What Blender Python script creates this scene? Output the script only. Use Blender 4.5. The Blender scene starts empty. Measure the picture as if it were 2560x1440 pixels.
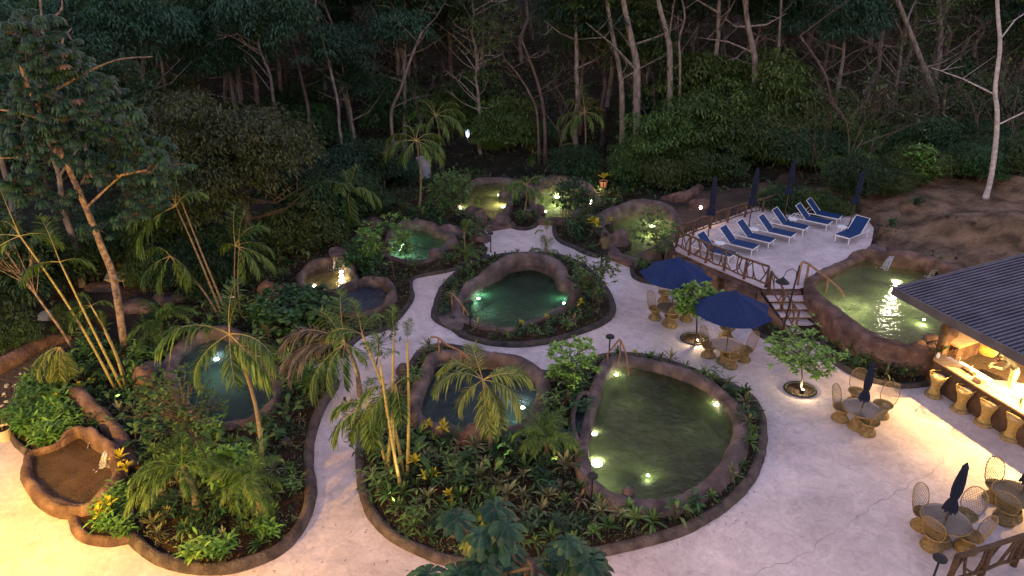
import bpy, math, random
from mathutils import Vector, Matrix, noise
from mathutils.geometry import delaunay_2d_cdt
R = random.Random(7)
rad = math.radians
sc = bpy.context.scene
C = sc.collection
# ------------------------------------------------------------------ camera
HC, TH, FP = 13.4, rad(25.2), 1706.7
cd = bpy.data.cameras.new('camera'); cam = bpy.data.objects.new('camera', cd); C.objects.link(cam)
cam.location = (0, 0, HC); cam.rotation_euler = (rad(90) - TH, 0, 0)
cd.sensor_width = 36; cd.lens = 24; cd.clip_start = .1; cd.clip_end = 600
sc.camera = cam
# ------------------------------------------------------------------ dusk sky and afterglow
w = bpy.data.worlds.new('World'); sc.world = w; w.use_nodes = True
nt = w.node_tree; bg = nt.nodes['Background']
sky = nt.nodes.new('ShaderNodeTexSky'); sky.sky_type = 'NISHITA'; sky.sun_disc = False
sky.sun_elevation = rad(2); sky.sun_rotation = rad(20)
tint = nt.nodes.new('ShaderNodeMix'); tint.data_type = 'RGBA'; tint.blend_type = 'MULTIPLY'
tint.inputs[0].default_value = 1; tint.inputs[7].default_value = (1.03, .775, .95, 1)   # white balance of the picture
nt.links.new(sky.outputs[0], tint.inputs[6]); nt.links.new(tint.outputs[2], bg.inputs[0])
bg.inputs[1].default_value = 0.15
sd = bpy.data.lights.new('afterglow_sun', 'SUN'); sd.energy = .012; sd.angle = rad(60); sd.color = (1, .8, .8)
so = bpy.data.objects.new('afterglow_sun', sd); C.objects.link(so); so.rotation_euler = (rad(55), 0, rad(-20))
sc.view_settings.view_transform = 'Standard'; sc.view_settings.look = 'None'
sc.view_settings.exposure = 3.15; sc.view_settings.gamma = 1
try:
    sc.cycles.use_denoising = True; sc.cycles.denoiser = 'OPENIMAGEDENOISE'
    sc.cycles.max_bounces = 6; sc.cycles.diffuse_bounces = 2; sc.cycles.glossy_bounces = 2
    sc.cycles.transmission_bounces = 4; sc.cycles.transparent_max_bounces = 10
    sc.cycles.sample_clamp_indirect = 3; sc.cycles.caustics_reflective = False; sc.cycles.caustics_refractive = False
    sc.cycles.use_light_tree = True
except Exception: pass

# ------------------------------------------------------------------ survey helpers: where a sight line meets a level / a depth
ct, st = math.cos(TH), math.sin(TH)
def G(px, py, z=0.):
    u = (px - 1280) / FP; v = (py - 720) / FP
    d = (u, ct - v * st, -st - v * ct); t = (z - HC) / d[2]
    return Vector((d[0] * t, d[1] * t, z))
def AY(px, py, Y):
    u = (px - 1280) / FP; v = (py - 720) / FP; t = Y / (ct - v * st)
    return Vector((u * t, Y, HC + t * (-st - v * ct)))
Z = Vector((0, 0, 1))
# ------------------------------------------------------------------ mesh builder
class MB:
    def __init__(s): s.v = []; s.f = []; s.m = []
    def add(s, vs, fs, mi=0):
        o = len(s.v); s.v.extend(tuple(p) for p in vs)
        for f in fs: s.f.append(tuple(i + o for i in f)); s.m.append(mi)
    def box(s, c, d, rz=0, mi=0, rx=0, ry=0):
        M = Matrix.Translation(c) @ Matrix.Rotation(rz, 4, 'Z') @ Matrix.Rotation(rx, 4, 'X') @ Matrix.Rotation(ry, 4, 'Y')
        x, y, z = d[0] / 2, d[1] / 2, d[2] / 2
        vs = [M @ Vector((a * x, b * y, e * z)) for a in (-1, 1) for b in (-1, 1) for e in (-1, 1)]
        s.add(vs, [(0, 1, 3, 2), (4, 6, 7, 5), (0, 4, 5, 1), (2, 3, 7, 6), (0, 2, 6, 4), (1, 5, 7, 3)], mi)
    def tube(s, P, r, n=6, cap=True, mi=0, closed=False):
        P = [Vector(p) for p in P]; L = len(P)
        if not hasattr(r, '__len__'): r = [r] * L
        vs = []; up = None
        for i, p in enumerate(P):
            if closed: t = P[(i + 1) % L] - P[i - 1]
            else: t = P[min(i + 1, L - 1)] - P[max(i - 1, 0)]
            if t.length < 1e-9: t = Vector((0, 0, 1))
            t.normalize()
            if up is None: up = Vector((0, 0, 1)) if abs(t.z) < .9 else Vector((1, 0, 0))
            a = t.cross(up)
            if a.length < 1e-3: a = t.cross(Vector((1, .1, 0)))
            a.normalize(); b = a.cross(t); up = b
            for k in range(n):
                an = 2 * math.pi * k / n
                vs.append(p + (a * math.cos(an) + b * math.sin(an)) * r[i])
        fs = []
        for i in range(L if closed else L - 1):
            j = (i + 1) % L
            for k in range(n):
                q = (k + 1) % n
                fs.append((i * n + k, i * n + q, j * n + q, j * n + k))
        if cap and not closed and n > 2: fs.append(tuple(range(n))[::-1]); fs.append(tuple(range((L - 1) * n, L * n)))
        s.add(vs, fs, mi)
    def lathe(s, prof, c=(0, 0, 0), n=20, mi=0, cap=False):
        vs = []
        for (r, z) in prof:
            for k in range(n):
                a = 2 * math.pi * k / n; vs.append((c[0] + r * math.cos(a), c[1] + r * math.sin(a), c[2] + z))
        fs = []
        for i in range(len(prof) - 1):
            for k in range(n):
                q = (k + 1) % n; fs.append((i * n + k, i * n + q, (i + 1) * n + q, (i + 1) * n + k))
        if cap: fs.append(tuple(range(n))[::-1]); fs.append(tuple(range((len(prof) - 1) * n, len(prof) * n)))
        s.add(vs, fs, mi)
    def leaf(s, p, d, L, W, droop=.3, mi=0, seg=3, roll=0):
        d = Vector(d).normalized(); p = Vector(p)
        sd_ = d.cross(Z)
        if sd_.length < .05: sd_ = Vector((1, 0, 0))
        sd_.normalize()
        if roll: sd_ = Matrix.Rotation(roll, 3, d) @ sd_
        if seg == 1:
            m = p + d * L * .5 - Z * droop * L * .2; e = p + d * L - Z * droop * L
            s.add([p, m + sd_ * W / 2, e, m - sd_ * W / 2], [(0, 1, 2, 3)], mi); return
        a = p + d * L * .4 - Z * droop * L * .12; b = p + d * L * .75 - Z * droop * L * .5; e = p + d * L * .97 - Z * droop * L
        n_ = sd_.cross(d) * W * .12
        s.add([p - sd_ * W * .12, p + sd_ * W * .12, a + sd_ * W / 2 + n_, a - sd_ * W / 2 + n_, b + sd_ * W * .36, b - sd_ * W * .36, e],
              [(0, 1, 2, 3), (3, 2, 4, 5), (5, 4, 6)], mi)
    def mesh(s, name, mats):
        me = bpy.data.meshes.new(name); me.from_pydata(s.v, [], s.f)
        for m in (mats if isinstance(mats, (list, tuple)) else [mats]): me.materials.append(m)
        if any(s.m): me.polygons.foreach_set('material_index', s.m)
        me.update(); return me
    def build(s, name, mats, parent=None, smooth=False, loc=None):
        me = s.mesh(name, mats)
        if smooth: me.polygons.foreach_set('use_smooth', [True] * len(me.polygons))
        return link(name, me, parent, loc)
def link(name, me, parent=None, loc=None, rz=0, s=None):
    o = bpy.data.objects.new(name, me); C.objects.link(o)
    if parent: o.parent = parent
    if loc is not None: o.location = loc
    if rz: o.rotation_euler.z = rz
    if s: o.scale = (s, s, s) if not hasattr(s, '__len__') else s
    return o
def tag(o, label=None, cat=None, group=None, kind=None):
    if label: o['label'] = label
    if cat: o['category'] = cat
    if group: o['group'] = group
    if kind: o['kind'] = kind
    return o
def thing(name, label, cat, loc=(0, 0, 0), rz=0, group=None):
    o = bpy.data.objects.new(name, None); C.objects.link(o); o.location = loc; o.rotation_euler.z = rz
    o.empty_display_size = .1
    return tag(o, label, cat, group)
def kids(o): return [c for c in KIDS.get(o.name, [])]
def dup(root, loc, rz=0, label=None, group=None, s=None):
    def cp(o, par):
        c = o.copy(); C.objects.link(c)
        if par: c.parent = par
        for ch in list(o.children): cp(ch, c)
        return c
    r = cp(root, None); r.location = loc; r.rotation_euler.z = rz
    if label: r['label'] = label
    if group: r['group'] = group
    if s: r.scale = (s, s, s)
    return r
# ------------------------------------------------------------------ materials
def mat(name, c1, c2=None, scale=3., rough=.8, bump=0., bscale=None, island=0., objr=0., transl=0., metal=0., c3=None, emis=None, spec=.3, detail=4, stretch=None, thr=(.35, .65), crack=0):
    m = bpy.data.materials.new(name); m.use_nodes = True; t = m.node_tree; N = t.nodes; Lk = t.links
    b = N['Principled BSDF']; b.inputs['Roughness'].default_value = rough; b.inputs['Metallic'].default_value = metal
    b.inputs['Specular IOR Level'].default_value = spec
    c1 = (*c1, 1); c2 = (*c2, 1) if c2 else c1
    tc = N.new('ShaderNodeTexCoord'); src = tc.outputs['Object']
    if island or objr: src = tc.outputs['Object']
    geo = N.new('ShaderNodeNewGeometry')
    if not (island or objr): src = geo.outputs['Position']
    mp = N.new('ShaderNodeMapping'); Lk.new(src, mp.inputs[0])
    if stretch: mp.inputs['Scale'].default_value = stretch
    nz = N.new('ShaderNodeTexNoise'); nz.inputs['Scale'].default_value = scale; nz.inputs['Detail'].default_value = detail
    Lk.new(mp.outputs[0], nz.inputs['Vector'])
    rp = N.new('ShaderNodeValToRGB'); rp.color_ramp.elements[0].color = c1; rp.color_ramp.elements[1].color = c2
    rp.color_ramp.elements[0].position = thr[0]; rp.color_ramp.elements[1].position = thr[1]
    if c3:
        e = rp.color_ramp.elements.new(.5); e.color = (*c3, 1)
    fac = nz.outputs[0]
    if island:
        mx = N.new('ShaderNodeMath'); mx.operation = 'ADD'; mx.use_clamp = True
        m1 = N.new('ShaderNodeMath'); m1.operation = 'MULTIPLY_ADD'; m1.inputs[1].default_value = island; m1.inputs[2].default_value = -island / 2
        Lk.new(geo.outputs['Random Per Island'], m1.inputs[0]); Lk.new(nz.outputs[0], mx.inputs[0]); Lk.new(m1.outputs[0], mx.inputs[1]); fac = mx.outputs[0]
    Lk.new(fac, rp.inputs[0]); col = rp.outputs[0]
    if objr:
        oi = N.new('ShaderNodeObjectInfo'); hs = N.new('ShaderNodeHueSaturation')
        a = N.new('ShaderNodeMapRange'); a.inputs['To Min'].default_value = 1 - objr; a.inputs['To Max'].default_value = 1 + objr
        Lk.new(oi.outputs['Random'], a.inputs[0]); Lk.new(a.outputs[0], hs.inputs['Value'])
        a2 = N.new('ShaderNodeMapRange'); a2.inputs['To Min'].default_value = .5 - objr * .06; a2.inputs['To Max'].default_value = .5 + objr * .04
        wn = N.new('ShaderNodeTexWhiteNoise'); wn.noise_dimensions = '1D'; Lk.new(oi.outputs['Random'], wn.inputs['W'])
        Lk.new(wn.outputs['Value'], a2.inputs[0]); Lk.new(a2.outputs[0], hs.inputs['Hue'])
        Lk.new(col, hs.inputs['Color']); col = hs.outputs[0]
    if crack:
        vo = N.new('ShaderNodeTexVoronoi'); vo.feature = 'DISTANCE_TO_EDGE'; vo.inputs['Scale'].default_value = crack
        n2 = N.new('ShaderNodeTexNoise'); n2.inputs['Scale'].default_value = 1.3; n2.inputs['Detail'].default_value = 6; Lk.new(mp.outputs[0], n2.inputs['Vector'])
        va = N.new('ShaderNodeVectorMath'); va.operation = 'MULTIPLY_ADD'; va.inputs[1].default_value = (2.2, 2.2, 0); Lk.new(n2.outputs['Color'], va.inputs[0]); Lk.new(mp.outputs[0], va.inputs[2])
        Lk.new(va.outputs[0], vo.inputs['Vector'])
        cr = N.new('ShaderNodeMapRange'); cr.inputs['From Max'].default_value = .006; cr.inputs['To Min'].default_value = .86; Lk.new(vo.outputs[0], cr.inputs[0])
        # fine swirly trowel marks and broad stains
        n3 = N.new('ShaderNodeTexNoise'); n3.inputs['Scale'].default_value = 2.2; n3.inputs['Detail'].default_value = 8; n3.inputs['Distortion'].default_value = 1.6; Lk.new(mp.outputs[0], n3.inputs['Vector'])
        r3 = N.new('ShaderNodeMapRange'); r3.inputs['From Min'].default_value = .3; r3.inputs['From Max'].default_value = .62; r3.inputs['To Min'].default_value = .82; r3.inputs['To Max'].default_value = 1.04; Lk.new(n3.outputs[0], r3.inputs[0])
        mm = N.new('ShaderNodeMath'); mm.operation = 'MULTIPLY'; Lk.new(cr.outputs[0], mm.inputs[0]); Lk.new(r3.outputs[0], mm.inputs[1])
        n4 = N.new('ShaderNodeTexNoise'); n4.inputs['Scale'].default_value = 11; n4.inputs['Detail'].default_value = 8; n4.inputs['Roughness'].default_value = .7; n4.inputs['Distortion'].default_value = .8; Lk.new(mp.outputs[0], n4.inputs['Vector'])
        r4 = N.new('ShaderNodeMapRange'); r4.inputs['From Min'].default_value = .3; r4.inputs['From Max'].default_value = .7; r4.inputs['To Min'].default_value = .84; r4.inputs['To Max'].default_value = 1.12; Lk.new(n4.outputs[0], r4.inputs[0])
        n5 = N.new('ShaderNodeTexNoise'); n5.inputs['Scale'].default_value = .38; n5.inputs['Detail'].default_value = 6; n5.inputs['Distortion'].default_value = .5; Lk.new(mp.outputs[0], n5.inputs['Vector'])
        r5 = N.new('ShaderNodeMapRange'); r5.inputs['From Min'].default_value = .34; r5.inputs['From Max'].default_value = .52; r5.inputs['To Min'].default_value = .80; r5.inputs['To Max'].default_value = 1.04; Lk.new(n5.outputs[0], r5.inputs[0])
        m4 = N.new('ShaderNodeMath'); m4.operation = 'MULTIPLY'; Lk.new(mm.outputs[0], m4.inputs[0]); Lk.new(r4.outputs[0], m4.inputs[1]); mm = N.new('ShaderNodeMath'); mm.operation = 'MULTIPLY'; Lk.new(m4.outputs[0], mm.inputs[0]); Lk.new(r5.outputs[0], mm.inputs[1])
        mc = N.new('ShaderNodeVectorMath'); mc.operation = 'SCALE'; Lk.new(col, mc.inputs[0]); Lk.new(mm.outputs[0], mc.inputs['Scale']); col = mc.outputs[0]
    Lk.new(col, b.inputs['Base Color'])
    if bump:
        nb = N.new('ShaderNodeTexNoise'); nb.inputs['Scale'].default_value = bscale or scale * 4; nb.inputs['Detail'].default_value = 5; Lk.new(mp.outputs[0], nb.inputs['Vector'])
        bp = N.new('ShaderNodeBump'); bp.inputs['Strength'].default_value = bump; bp.inputs['Distance'].default_value = .16 if bump >= 1 else .08
        Lk.new(nb.outputs[0], bp.inputs['Height']); Lk.new(bp.outputs[0], b.inputs['Normal'])
    if emis:
        b.inputs['Emission Color'].default_value = (*emis[0], 1); b.inputs['Emission Strength'].default_value = emis[1]
    if transl:
        tr = N.new('ShaderNodeBsdfTranslucent'); ms = N.new('ShaderNodeMixShader'); ms.inputs[0].default_value = transl
        Lk.new(col, tr.inputs[0]); Lk.new(b.outputs[0], ms.inputs[1]); Lk.new(tr.outputs[0], ms.inputs[2]); Lk.new(ms.outputs[0], N['Material Output'].inputs[0])
    return m
def water_mat(name, tintc, murk, mfac, wscale=9, bstr=.5, flow=(1, 1, 1), dif=.5):
    m = bpy.data.materials.new(name); m.use_nodes = True; t = m.node_tree; N = t.nodes; Lk = t.links
    N.remove(N['Principled BSDF'])
    geo = N.new('ShaderNodeNewGeometry'); mp = N.new('ShaderNodeMapping'); mp.inputs['Scale'].default_value = flow; Lk.new(geo.outputs['Position'], mp.inputs[0])
    nz = N.new('ShaderNodeTexNoise'); nz.inputs['Scale'].default_value = wscale * .6; nz.inputs['Detail'].default_value = 4; nz.inputs['Distortion'].default_value = 1.2; Lk.new(mp.outputs[0], nz.inputs['Vector'])
    bp = N.new('ShaderNodeBump'); bp.inputs['Strength'].default_value = bstr; bp.inputs['Distance'].default_value = .16; Lk.new(nz.outputs[0], bp.inputs['Height'])
    gl = N.new('ShaderNodeBsdfGlossy'); gl.inputs['Roughness'].default_value = .04; Lk.new(bp.outputs[0], gl.inputs['Normal'])
    tp = N.new('ShaderNodeBsdfTransparent'); tp.inputs[0].default_value = (*tintc, 1)
    df = N.new('ShaderNodeBsdfTranslucent'); df.inputs[0].default_value = (*murk, 1)
    dd = N.new('ShaderNodeBsdfDiffuse'); dd.inputs[0].default_value = (*[q * dif for q in murk], 1); dm = N.new('ShaderNodeMixShader'); dm.inputs[0].default_value = .5; Lk.new(df.outputs[0], dm.inputs[1]); Lk.new(dd.outputs[0], dm.inputs[2])
    n2 = N.new('ShaderNodeTexNoise'); n2.inputs['Scale'].default_value = 2.; n2.inputs['Detail'].default_value = 5; Lk.new(mp.outputs[0], n2.inputs['Vector'])
    mr = N.new('ShaderNodeMapRange'); mr.inputs['From Min'].default_value = .3; mr.inputs['From Max'].default_value = .7
    mr.inputs['To Min'].default_value = mfac * .6; mr.inputs['To Max'].default_value = mfac * 1.3; Lk.new(n2.outputs[0], mr.inputs[0])
    ma = N.new('ShaderNodeMixShader'); Lk.new(mr.outputs[0], ma.inputs[0]); Lk.new(tp.outputs[0], ma.inputs[1]); Lk.new(dm.outputs[0], ma.inputs[2])
    fr = N.new('ShaderNodeFresnel'); fr.inputs[0].default_value = 1.29; Lk.new(bp.outputs[0], fr.inputs['Normal'])
    fx = N.new('ShaderNodeMix'); fx.data_type='FLOAT'
    mb_ = N.new('ShaderNodeMixShader'); Lk.new(fr.outputs[0], mb_.inputs[0]); Lk.new(ma.outputs[0], mb_.inputs[1]); Lk.new(gl.outputs[0], mb_.inputs[2])
    N.remove(fx); Lk.new(mb_.outputs[0], N['Material Output'].inputs[0]); return m
M = {}
M['plaza'] = mat('pale_concrete', (.53, .44, .43), (.64, .545, .53), scale=.5, rough=.75, bump=.12, bscale=7, detail=8, crack=.13)
M['terrace'] = mat('pale_concrete_terrace', (.52, .43, .43), (.62, .53, .52), scale=.8, rough=.75, bump=.1, bscale=7, detail=8, crack=.13)
M['rock'] = mat('cast_rock', (.05, .036, .036), (.17, .122, .115), scale=1.7, rough=.72, bump=.8, bscale=9, detail=9, thr=(.32, .66), c3=(.10, .072, .068))
M['rockred'] = mat('red_cast_rock', (.06, .033, .026), (.20, .12, .09), scale=1.9, rough=.8, bump=.8, bscale=9, detail=9, thr=(.32, .66), c3=(.12, .07, .053))
M['kerbdark'] = mat('dark_kerb', (.03, .027, .027), (.075, .062, .055), scale=3, rough=.85, bump=.8, bscale=14)
M['kerb'] = mat('brown_kerb', (.05, .037, .033), (.13, .10, .085), scale=2.5, rough=.85, bump=.8, bscale=14)
M['soil'] = mat('soil', (.018, .009, .006), (.05, .024, .014), scale=3, rough=.95, bump=1, bscale=22, detail=6)
M['forestfloor'] = mat('forest_floor', (.006, .007, .004), (.022, .02, .012), scale=1.2, rough=1, bump=1, bscale=6, detail=8)
M['dirt'] = mat('dirt', (.024, .016, .012), (.085, .056, .04), scale=.35, rough=.95, bump=1, bscale=5, detail=9)
M['earth'] = mat('clay_bank', (.065, .042, .024), (.24, .155, .095), scale=1.1, rough=.95, bump=1, bscale=6, detail=9)
M['basin'] = mat('pool_basin', (.025, .04, .018), (.10, .125, .05), scale=1.2, rough=.8, bump=.4, detail=5)
M['basinblue'] = mat('blue_pool_basin', (.02, .045, .045), (.075, .12, .11), scale=1.2, rough=.8, bump=.4, detail=5)
M['basinbrown'] = mat('brown_pool_basin', (.14, .08, .045), (.26, .16, .09), scale=5, rough=.9, bump=.8, detail=6)
M['basingold'] = mat('gold_pool_basin', (.12, .10, .05), (.25, .2, .10), scale=2, rough=.9, bump=.6, detail=6)
M['w_green'] = water_mat('green_water', (.66, .75, .54), (.50, .60, .32), .34, dif=.14)
M['w_blue'] = water_mat('blue_water', (.34, .56, .62), (.15, .27, .40), .30, dif=.20)  # blue diffuse share paints the skylight's reflection into the water colour
M['w_grey'] = water_mat('grey_blue_water', (.4, .5, .6), (.24, .29, .38), .5, wscale=7, dif=.75)  # paler still: sky reflection put in as a strong grey-blue diffuse colour
M['w_brown'] = water_mat('brown_water', (.8, .62, .42), (.42, .28, .15), .38, wscale=10, dif=.7)
M['w_clear'] = water_mat('clear_water', (.85, .8, .65), (.4, .33, .2), .10)
M['w_teal'] = water_mat('teal_water', (.30, .58, .46), (.10, .46, .32), .24, dif=.04)
M['w_dark'] = water_mat('dark_green_water', (.38, .44, .38), (.26, .34, .16), .24, wscale=6, dif=.04)
M['bark'] = mat('pale_bark', (.10, .088, .082), (.23, .205, .195), scale=5, rough=.9, bump=.5, stretch=(1, 1, .4), objr=.25)
M['barkw'] = mat('white_bark', (.30, .28, .30), (.50, .48, .50), scale=5, rough=.9, bump=.4)
M['barkd'] = mat('brown_bark', (.042, .033, .03), (.10, .078, .07), scale=5, rough=.9, bump=.5, stretch=(1, 1, .4), objr=.25)
M['barkp'] = mat('speckled_bark', (.16, .10, .07), (.44, .34, .27), scale=9, rough=.9, bump=.7, detail=6, stretch=(1, 1, .8))
M['cane'] = mat('yellow_cane', (.22, .19, .07), (.36, .30, .12), scale=4, rough=.5, stretch=(1, 1, 4))
M['palmtrunk'] = mat('palm_trunk', (.17, .13, .09), (.30, .24, .17), scale=3, rough=.85, bump=.8, stretch=(.6, .6, 7))
def leafm(n, a, b, isl=.7, o=.3, tr=.28, r=.5, c3=None): return mat(n, a, b, scale=1.5, rough=r, island=isl, objr=o, transl=tr, spec=.35, c3=c3)
M['lf_forest'] = leafm('forest_leaf', (0.0176, 0.0463, 0.0167), (0.0541, 0.1232, 0.0419), o=.4)
M['lf_blue'] = leafm('bluegreen_leaf', (0.0172, 0.0509, 0.0303), (0.048, 0.1203, 0.0701), o=.35)
M['lf_olive'] = leafm('olive_leaf', (0.0293, 0.0546, 0.0143), (0.0829, 0.1365, 0.0356), o=.35)
M['lf_dry'] = leafm('dry_leaf', (.06, .045, .026), (.18, .13, .07), o=.35)
M['lf_bright'] = leafm('bright_leaf', (0.0629, 0.1615, 0.025), (0.1889, 0.3835, 0.0667))
M['lf_bank'] = leafm('bank_leaf', (.03, .075, .016), (.105, .185, .045))
M['lf_mid'] = leafm('garden_leaf', (0.0379, 0.0932, 0.0231), (0.1264, 0.2329, 0.0576))
M['lf_dark'] = leafm('deep_leaf', (0.0134, 0.0478, 0.0173), (0.0502, 0.1271, 0.0433))
M['lf_tip'] = leafm('pale_striped_leaf', (0.0977, 0.1045, 0.047), (0.2398, 0.2508, 0.1358))
M['lf_pink'] = leafm('pinkish_brown_leaf', (.12, .085, .05), (.26, .19, .12))
M['lf_yellow'] = leafm('yellow_croton_leaf', (.42, .36, .02), (.70, .60, .05), o=.1)
M['lf_palm'] = leafm('palm_leaf', (.035, .085, .014), (.13, .22, .045), isl=.6, o=.15, tr=.3)
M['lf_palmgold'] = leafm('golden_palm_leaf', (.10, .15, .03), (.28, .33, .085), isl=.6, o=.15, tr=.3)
M['lf_palmdry'] = leafm('dry_palm_leaf', (.11, .095, .06), (.24, .20, .14), isl=.6, o=.15)
M['lf_cec'] = leafm('lobed_leaf', (.012, .042, .02), (.038, .10, .05), isl=.5, r=.42)
M['wicker'] = mat('wicker', (.19, .13, .055), (.34, .25, .12), scale=12, rough=.6)
M['wickerg'] = mat('gold_wicker', (.42, .29, .09), (.55, .40, .15), scale=12, rough=.5)
M['cush'] = mat('pale_cushion', (.62, .54, .44), (.70, .62, .52), scale=8, rough=.9)
M['navy'] = mat('navy_canvas', (.004, .017, .075), (.006, .024, .105), scale=6, rough=.85, bump=.15)
M['navyd'] = mat('dark_navy_canvas', (.004, .009, .03), (.007, .014, .045), scale=6, rough=.85, bump=.2)
M['sling'] = mat('blue_sling', (.003, .027, .105), (.004, .037, .14), scale=30, rough=.7)
M['white'] = mat('white_paint', (.78, .78, .80), rough=.45)
M['black'] = mat('black_metal', (.02, .02, .022), rough=.5, metal=.3)
M['darkwood'] = mat('dark_wood', (.05, .028, .015), (.11, .065, .035), scale=3, rough=.7, bump=.3, stretch=(1, 1, 6))
M['branch'] = mat('rustic_branch', (.085, .045, .028), (.17, .10, .065), scale=6, rough=.8, bump=.5)
M['branchr'] = mat('red_branch', (.20, .10, .06), (.30, .17, .11), scale=6, rough=.8, bump=.5)
M['roof'] = mat('slate_blue_sheet', (.045, .05, .075), (.085, .09, .125), scale=1.2, rough=.55, bump=.2, detail=7)
M['roofedge'] = mat('grey_fascia', (.055, .055, .075), (.08, .08, .10), scale=2, rough=.6)
M['counter'] = mat('brown_counter_panel', (.06, .035, .024), (.10, .06, .04), scale=3, rough=.8, bump=.3)
M['wood'] = mat('pale_wood', (.36, .23, .12), (.50, .35, .20), scale=2, rough=.55, stretch=(1, 6, 1), bump=.1)
M['steel'] = mat('steel', (.55, .55, .56), rough=.3, metal=.9)
M['glass'] = water_mat('table_glass', (.85, .8, .7), (.60, .50, .38), .42, bstr=0, dif=1.)
M['concpipe'] = mat('grey_pipe_concrete', (.24, .25, .29), (.33, .34, .38), scale=4, rough=.85, bump=.3)
M['plastic'] = mat('weathered_tray', (.42, .38, .33), (.55, .50, .44), scale=4, rough=.6)
M['pot'] = mat('cream_pot', (.62, .52, .38), rough=.6)
M['potblack'] = mat('black_nursery_pot', (.015, .015, .015), rough=.5)
M['terracotta'] = mat('terracotta', (.42, .19, .09), (.5, .25, .13), scale=5, rough=.8)
M['foam'] = water_mat('white_water', (.95, .95, .97), (.9, .9, .95), .8, wscale=30, bstr=.5, flow=(1, 1, .15), dif=1.)
M['skin'] = mat('skin', (.36, .20, .13), rough=.55)
M['hair'] = mat('black_hair', (.01, .008, .007), rough=.6)
M['khaki'] = mat('olive_shirt', (.075, .065, .035), (.11, .095, .055), scale=12, rough=.9)
M['cloth_b'] = mat('black_cloth', (.012, .012, .015), (.025, .025, .03), scale=8, rough=.9)
M['apron'] = mat('cream_apron', (.55, .45, .33), rough=.9)
M['red'] = mat('red_petal', (.6, .02, .01), rough=.5)
M['bulb'] = mat('warm_lit_bulb', (1, .8, .5), emis=((1, .62, .26), 12))
M['poolbulb'] = mat('pool_lamp_glow', (1, .95, .8), emis=((1, .92, .66), 14))
M['basketlit'] = mat('lit_basket_weave', (.5, .3, .06), (.65, .42, .12), scale=14, rough=.7, transl=.4)
def lamp(name, loc, power, col=(1, .75, .42), r=.05, kind='POINT', parent=None, rot=None, spot=None, blend=.5):
    l = bpy.data.lights.new(name, kind); l.energy = power * .105; l.color = col
    if kind in ('POINT', 'SPOT'): l.shadow_soft_size = r
    if kind == 'SPOT': l.spot_size = rad(spot or 90); l.spot_blend = blend
    o = bpy.data.objects.new(name, l); C.objects.link(o); o.location = loc
    if rot: o.rotation_euler = rot
    if parent: o.parent = parent
    return o
# ------------------------------------------------------------------ curves / polygons
def smooth(P, closed=True, n=6):
    out = []; L = len(P); rng = range(L if closed else L - 1)
    for i in rng:
        if closed: a, b, c, d = P[i - 1], P[i], P[(i + 1) % L], P[(i + 2) % L]
        else: a, b, c, d = P[max(i - 1, 0)], P[i], P[i + 1], P[min(i + 2, L - 1)]
        for k in range(n):
            t = k / n
            out.append(tuple(.5 * (2 * b[j] + (c[j] - a[j]) * t + (2 * a[j] - 5 * b[j] + 4 * c[j] - d[j]) * t * t + (3 * b[j] - a[j] - 3 * c[j] + d[j]) * t ** 3) for j in range(len(b))))
    if not closed: out.append(tuple(P[-1]))
    return out
def area(P): return sum(P[i - 1][0] * P[i][1] - P[i][0] * P[i - 1][1] for i in range(len(P))) / 2
def inside(x, y, P):
    c = False; j = len(P) - 1
    for i in range(len(P)):
        xi, yi = P[i][0], P[i][1]; xj, yj = P[j][0], P[j][1]
        if (yi > y) != (yj > y) and x < (xj - xi) * (y - yi) / (yj - yi) + xi: c = not c
        j = i
    return c
def offset(P, d):   # outward for CCW polygon
    out = []; L = len(P)
    for i in range(L):
        ax, ay = P[i - 1][0], P[i - 1][1]; bx, by = P[(i + 1) % L][0], P[(i + 1) % L][1]
        tx, ty = bx - ax, by - ay; l = math.hypot(tx, ty) or 1
        out.append((P[i][0] + ty / l * d, P[i][1] - tx / l * d))
    return out
def resample(P, step, closed=True):
    out = []; L = len(P)
    for i in range(L if closed else L - 1):
        a, b = P[i], P[(i + 1) % L]; d = math.hypot(b[0] - a[0], b[1] - a[1]); k = max(1, int(d / step + .5))
        for j in range(k): out.append(tuple(a[q] + (b[q] - a[q]) * j / k for q in range(len(a))))
    if not closed: out.append(tuple(P[-1]))
    return out
def sheet(name, outer, holes, zf, step, m, kind='structure', label=None, grid=True, filt=None):
    """a ground sheet filled between an outer outline and its holes, with inner points so that it can undulate"""
    V = []; E = []
    for poly in [outer] + holes:
        o = len(V); V += [Vector((p[0], p[1])) for p in poly]; E += [(o + i, o + (i + 1) % len(poly)) for i in range(len(poly))]
    xs = [p[0] for p in outer]; ys = [p[1] for p in outer]
    if grid:
        y = min(ys) + step / 2
        while y < max(ys):
            x = min(xs) + step / 2
            while x < max(xs):
                jx, jy = x + R.uniform(-.2, .2) * step, y + R.uniform(-.2, .2) * step
                if inside(jx, jy, outer) and not any(inside(jx, jy, h) for h in holes): V.append(Vector((jx, jy)))
                x += step
            y += step
    v2, e2, f2 = delaunay_2d_cdt(V, E, [], 0, 1e-4)[:3]
    fs = []
    for f in f2:
        cx = sum(v2[i].x for i in f) / len(f); cy = sum(v2[i].y for i in f) / len(f)
        if inside(cx, cy, outer) and not any(inside(cx, cy, h) for h in holes): fs.append(tuple(f))
    mb = MB(); mb.add([(v.x, v.y, zf(v.x, v.y)) for v in v2], fs)
    o = mb.build(name, m, smooth=True); tag(o, kind=kind)
    if label: o['label'] = label
    return o
def fn(x, y, s=1., z=0): return noise.noise(Vector((x * s, y * s, z)))
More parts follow.
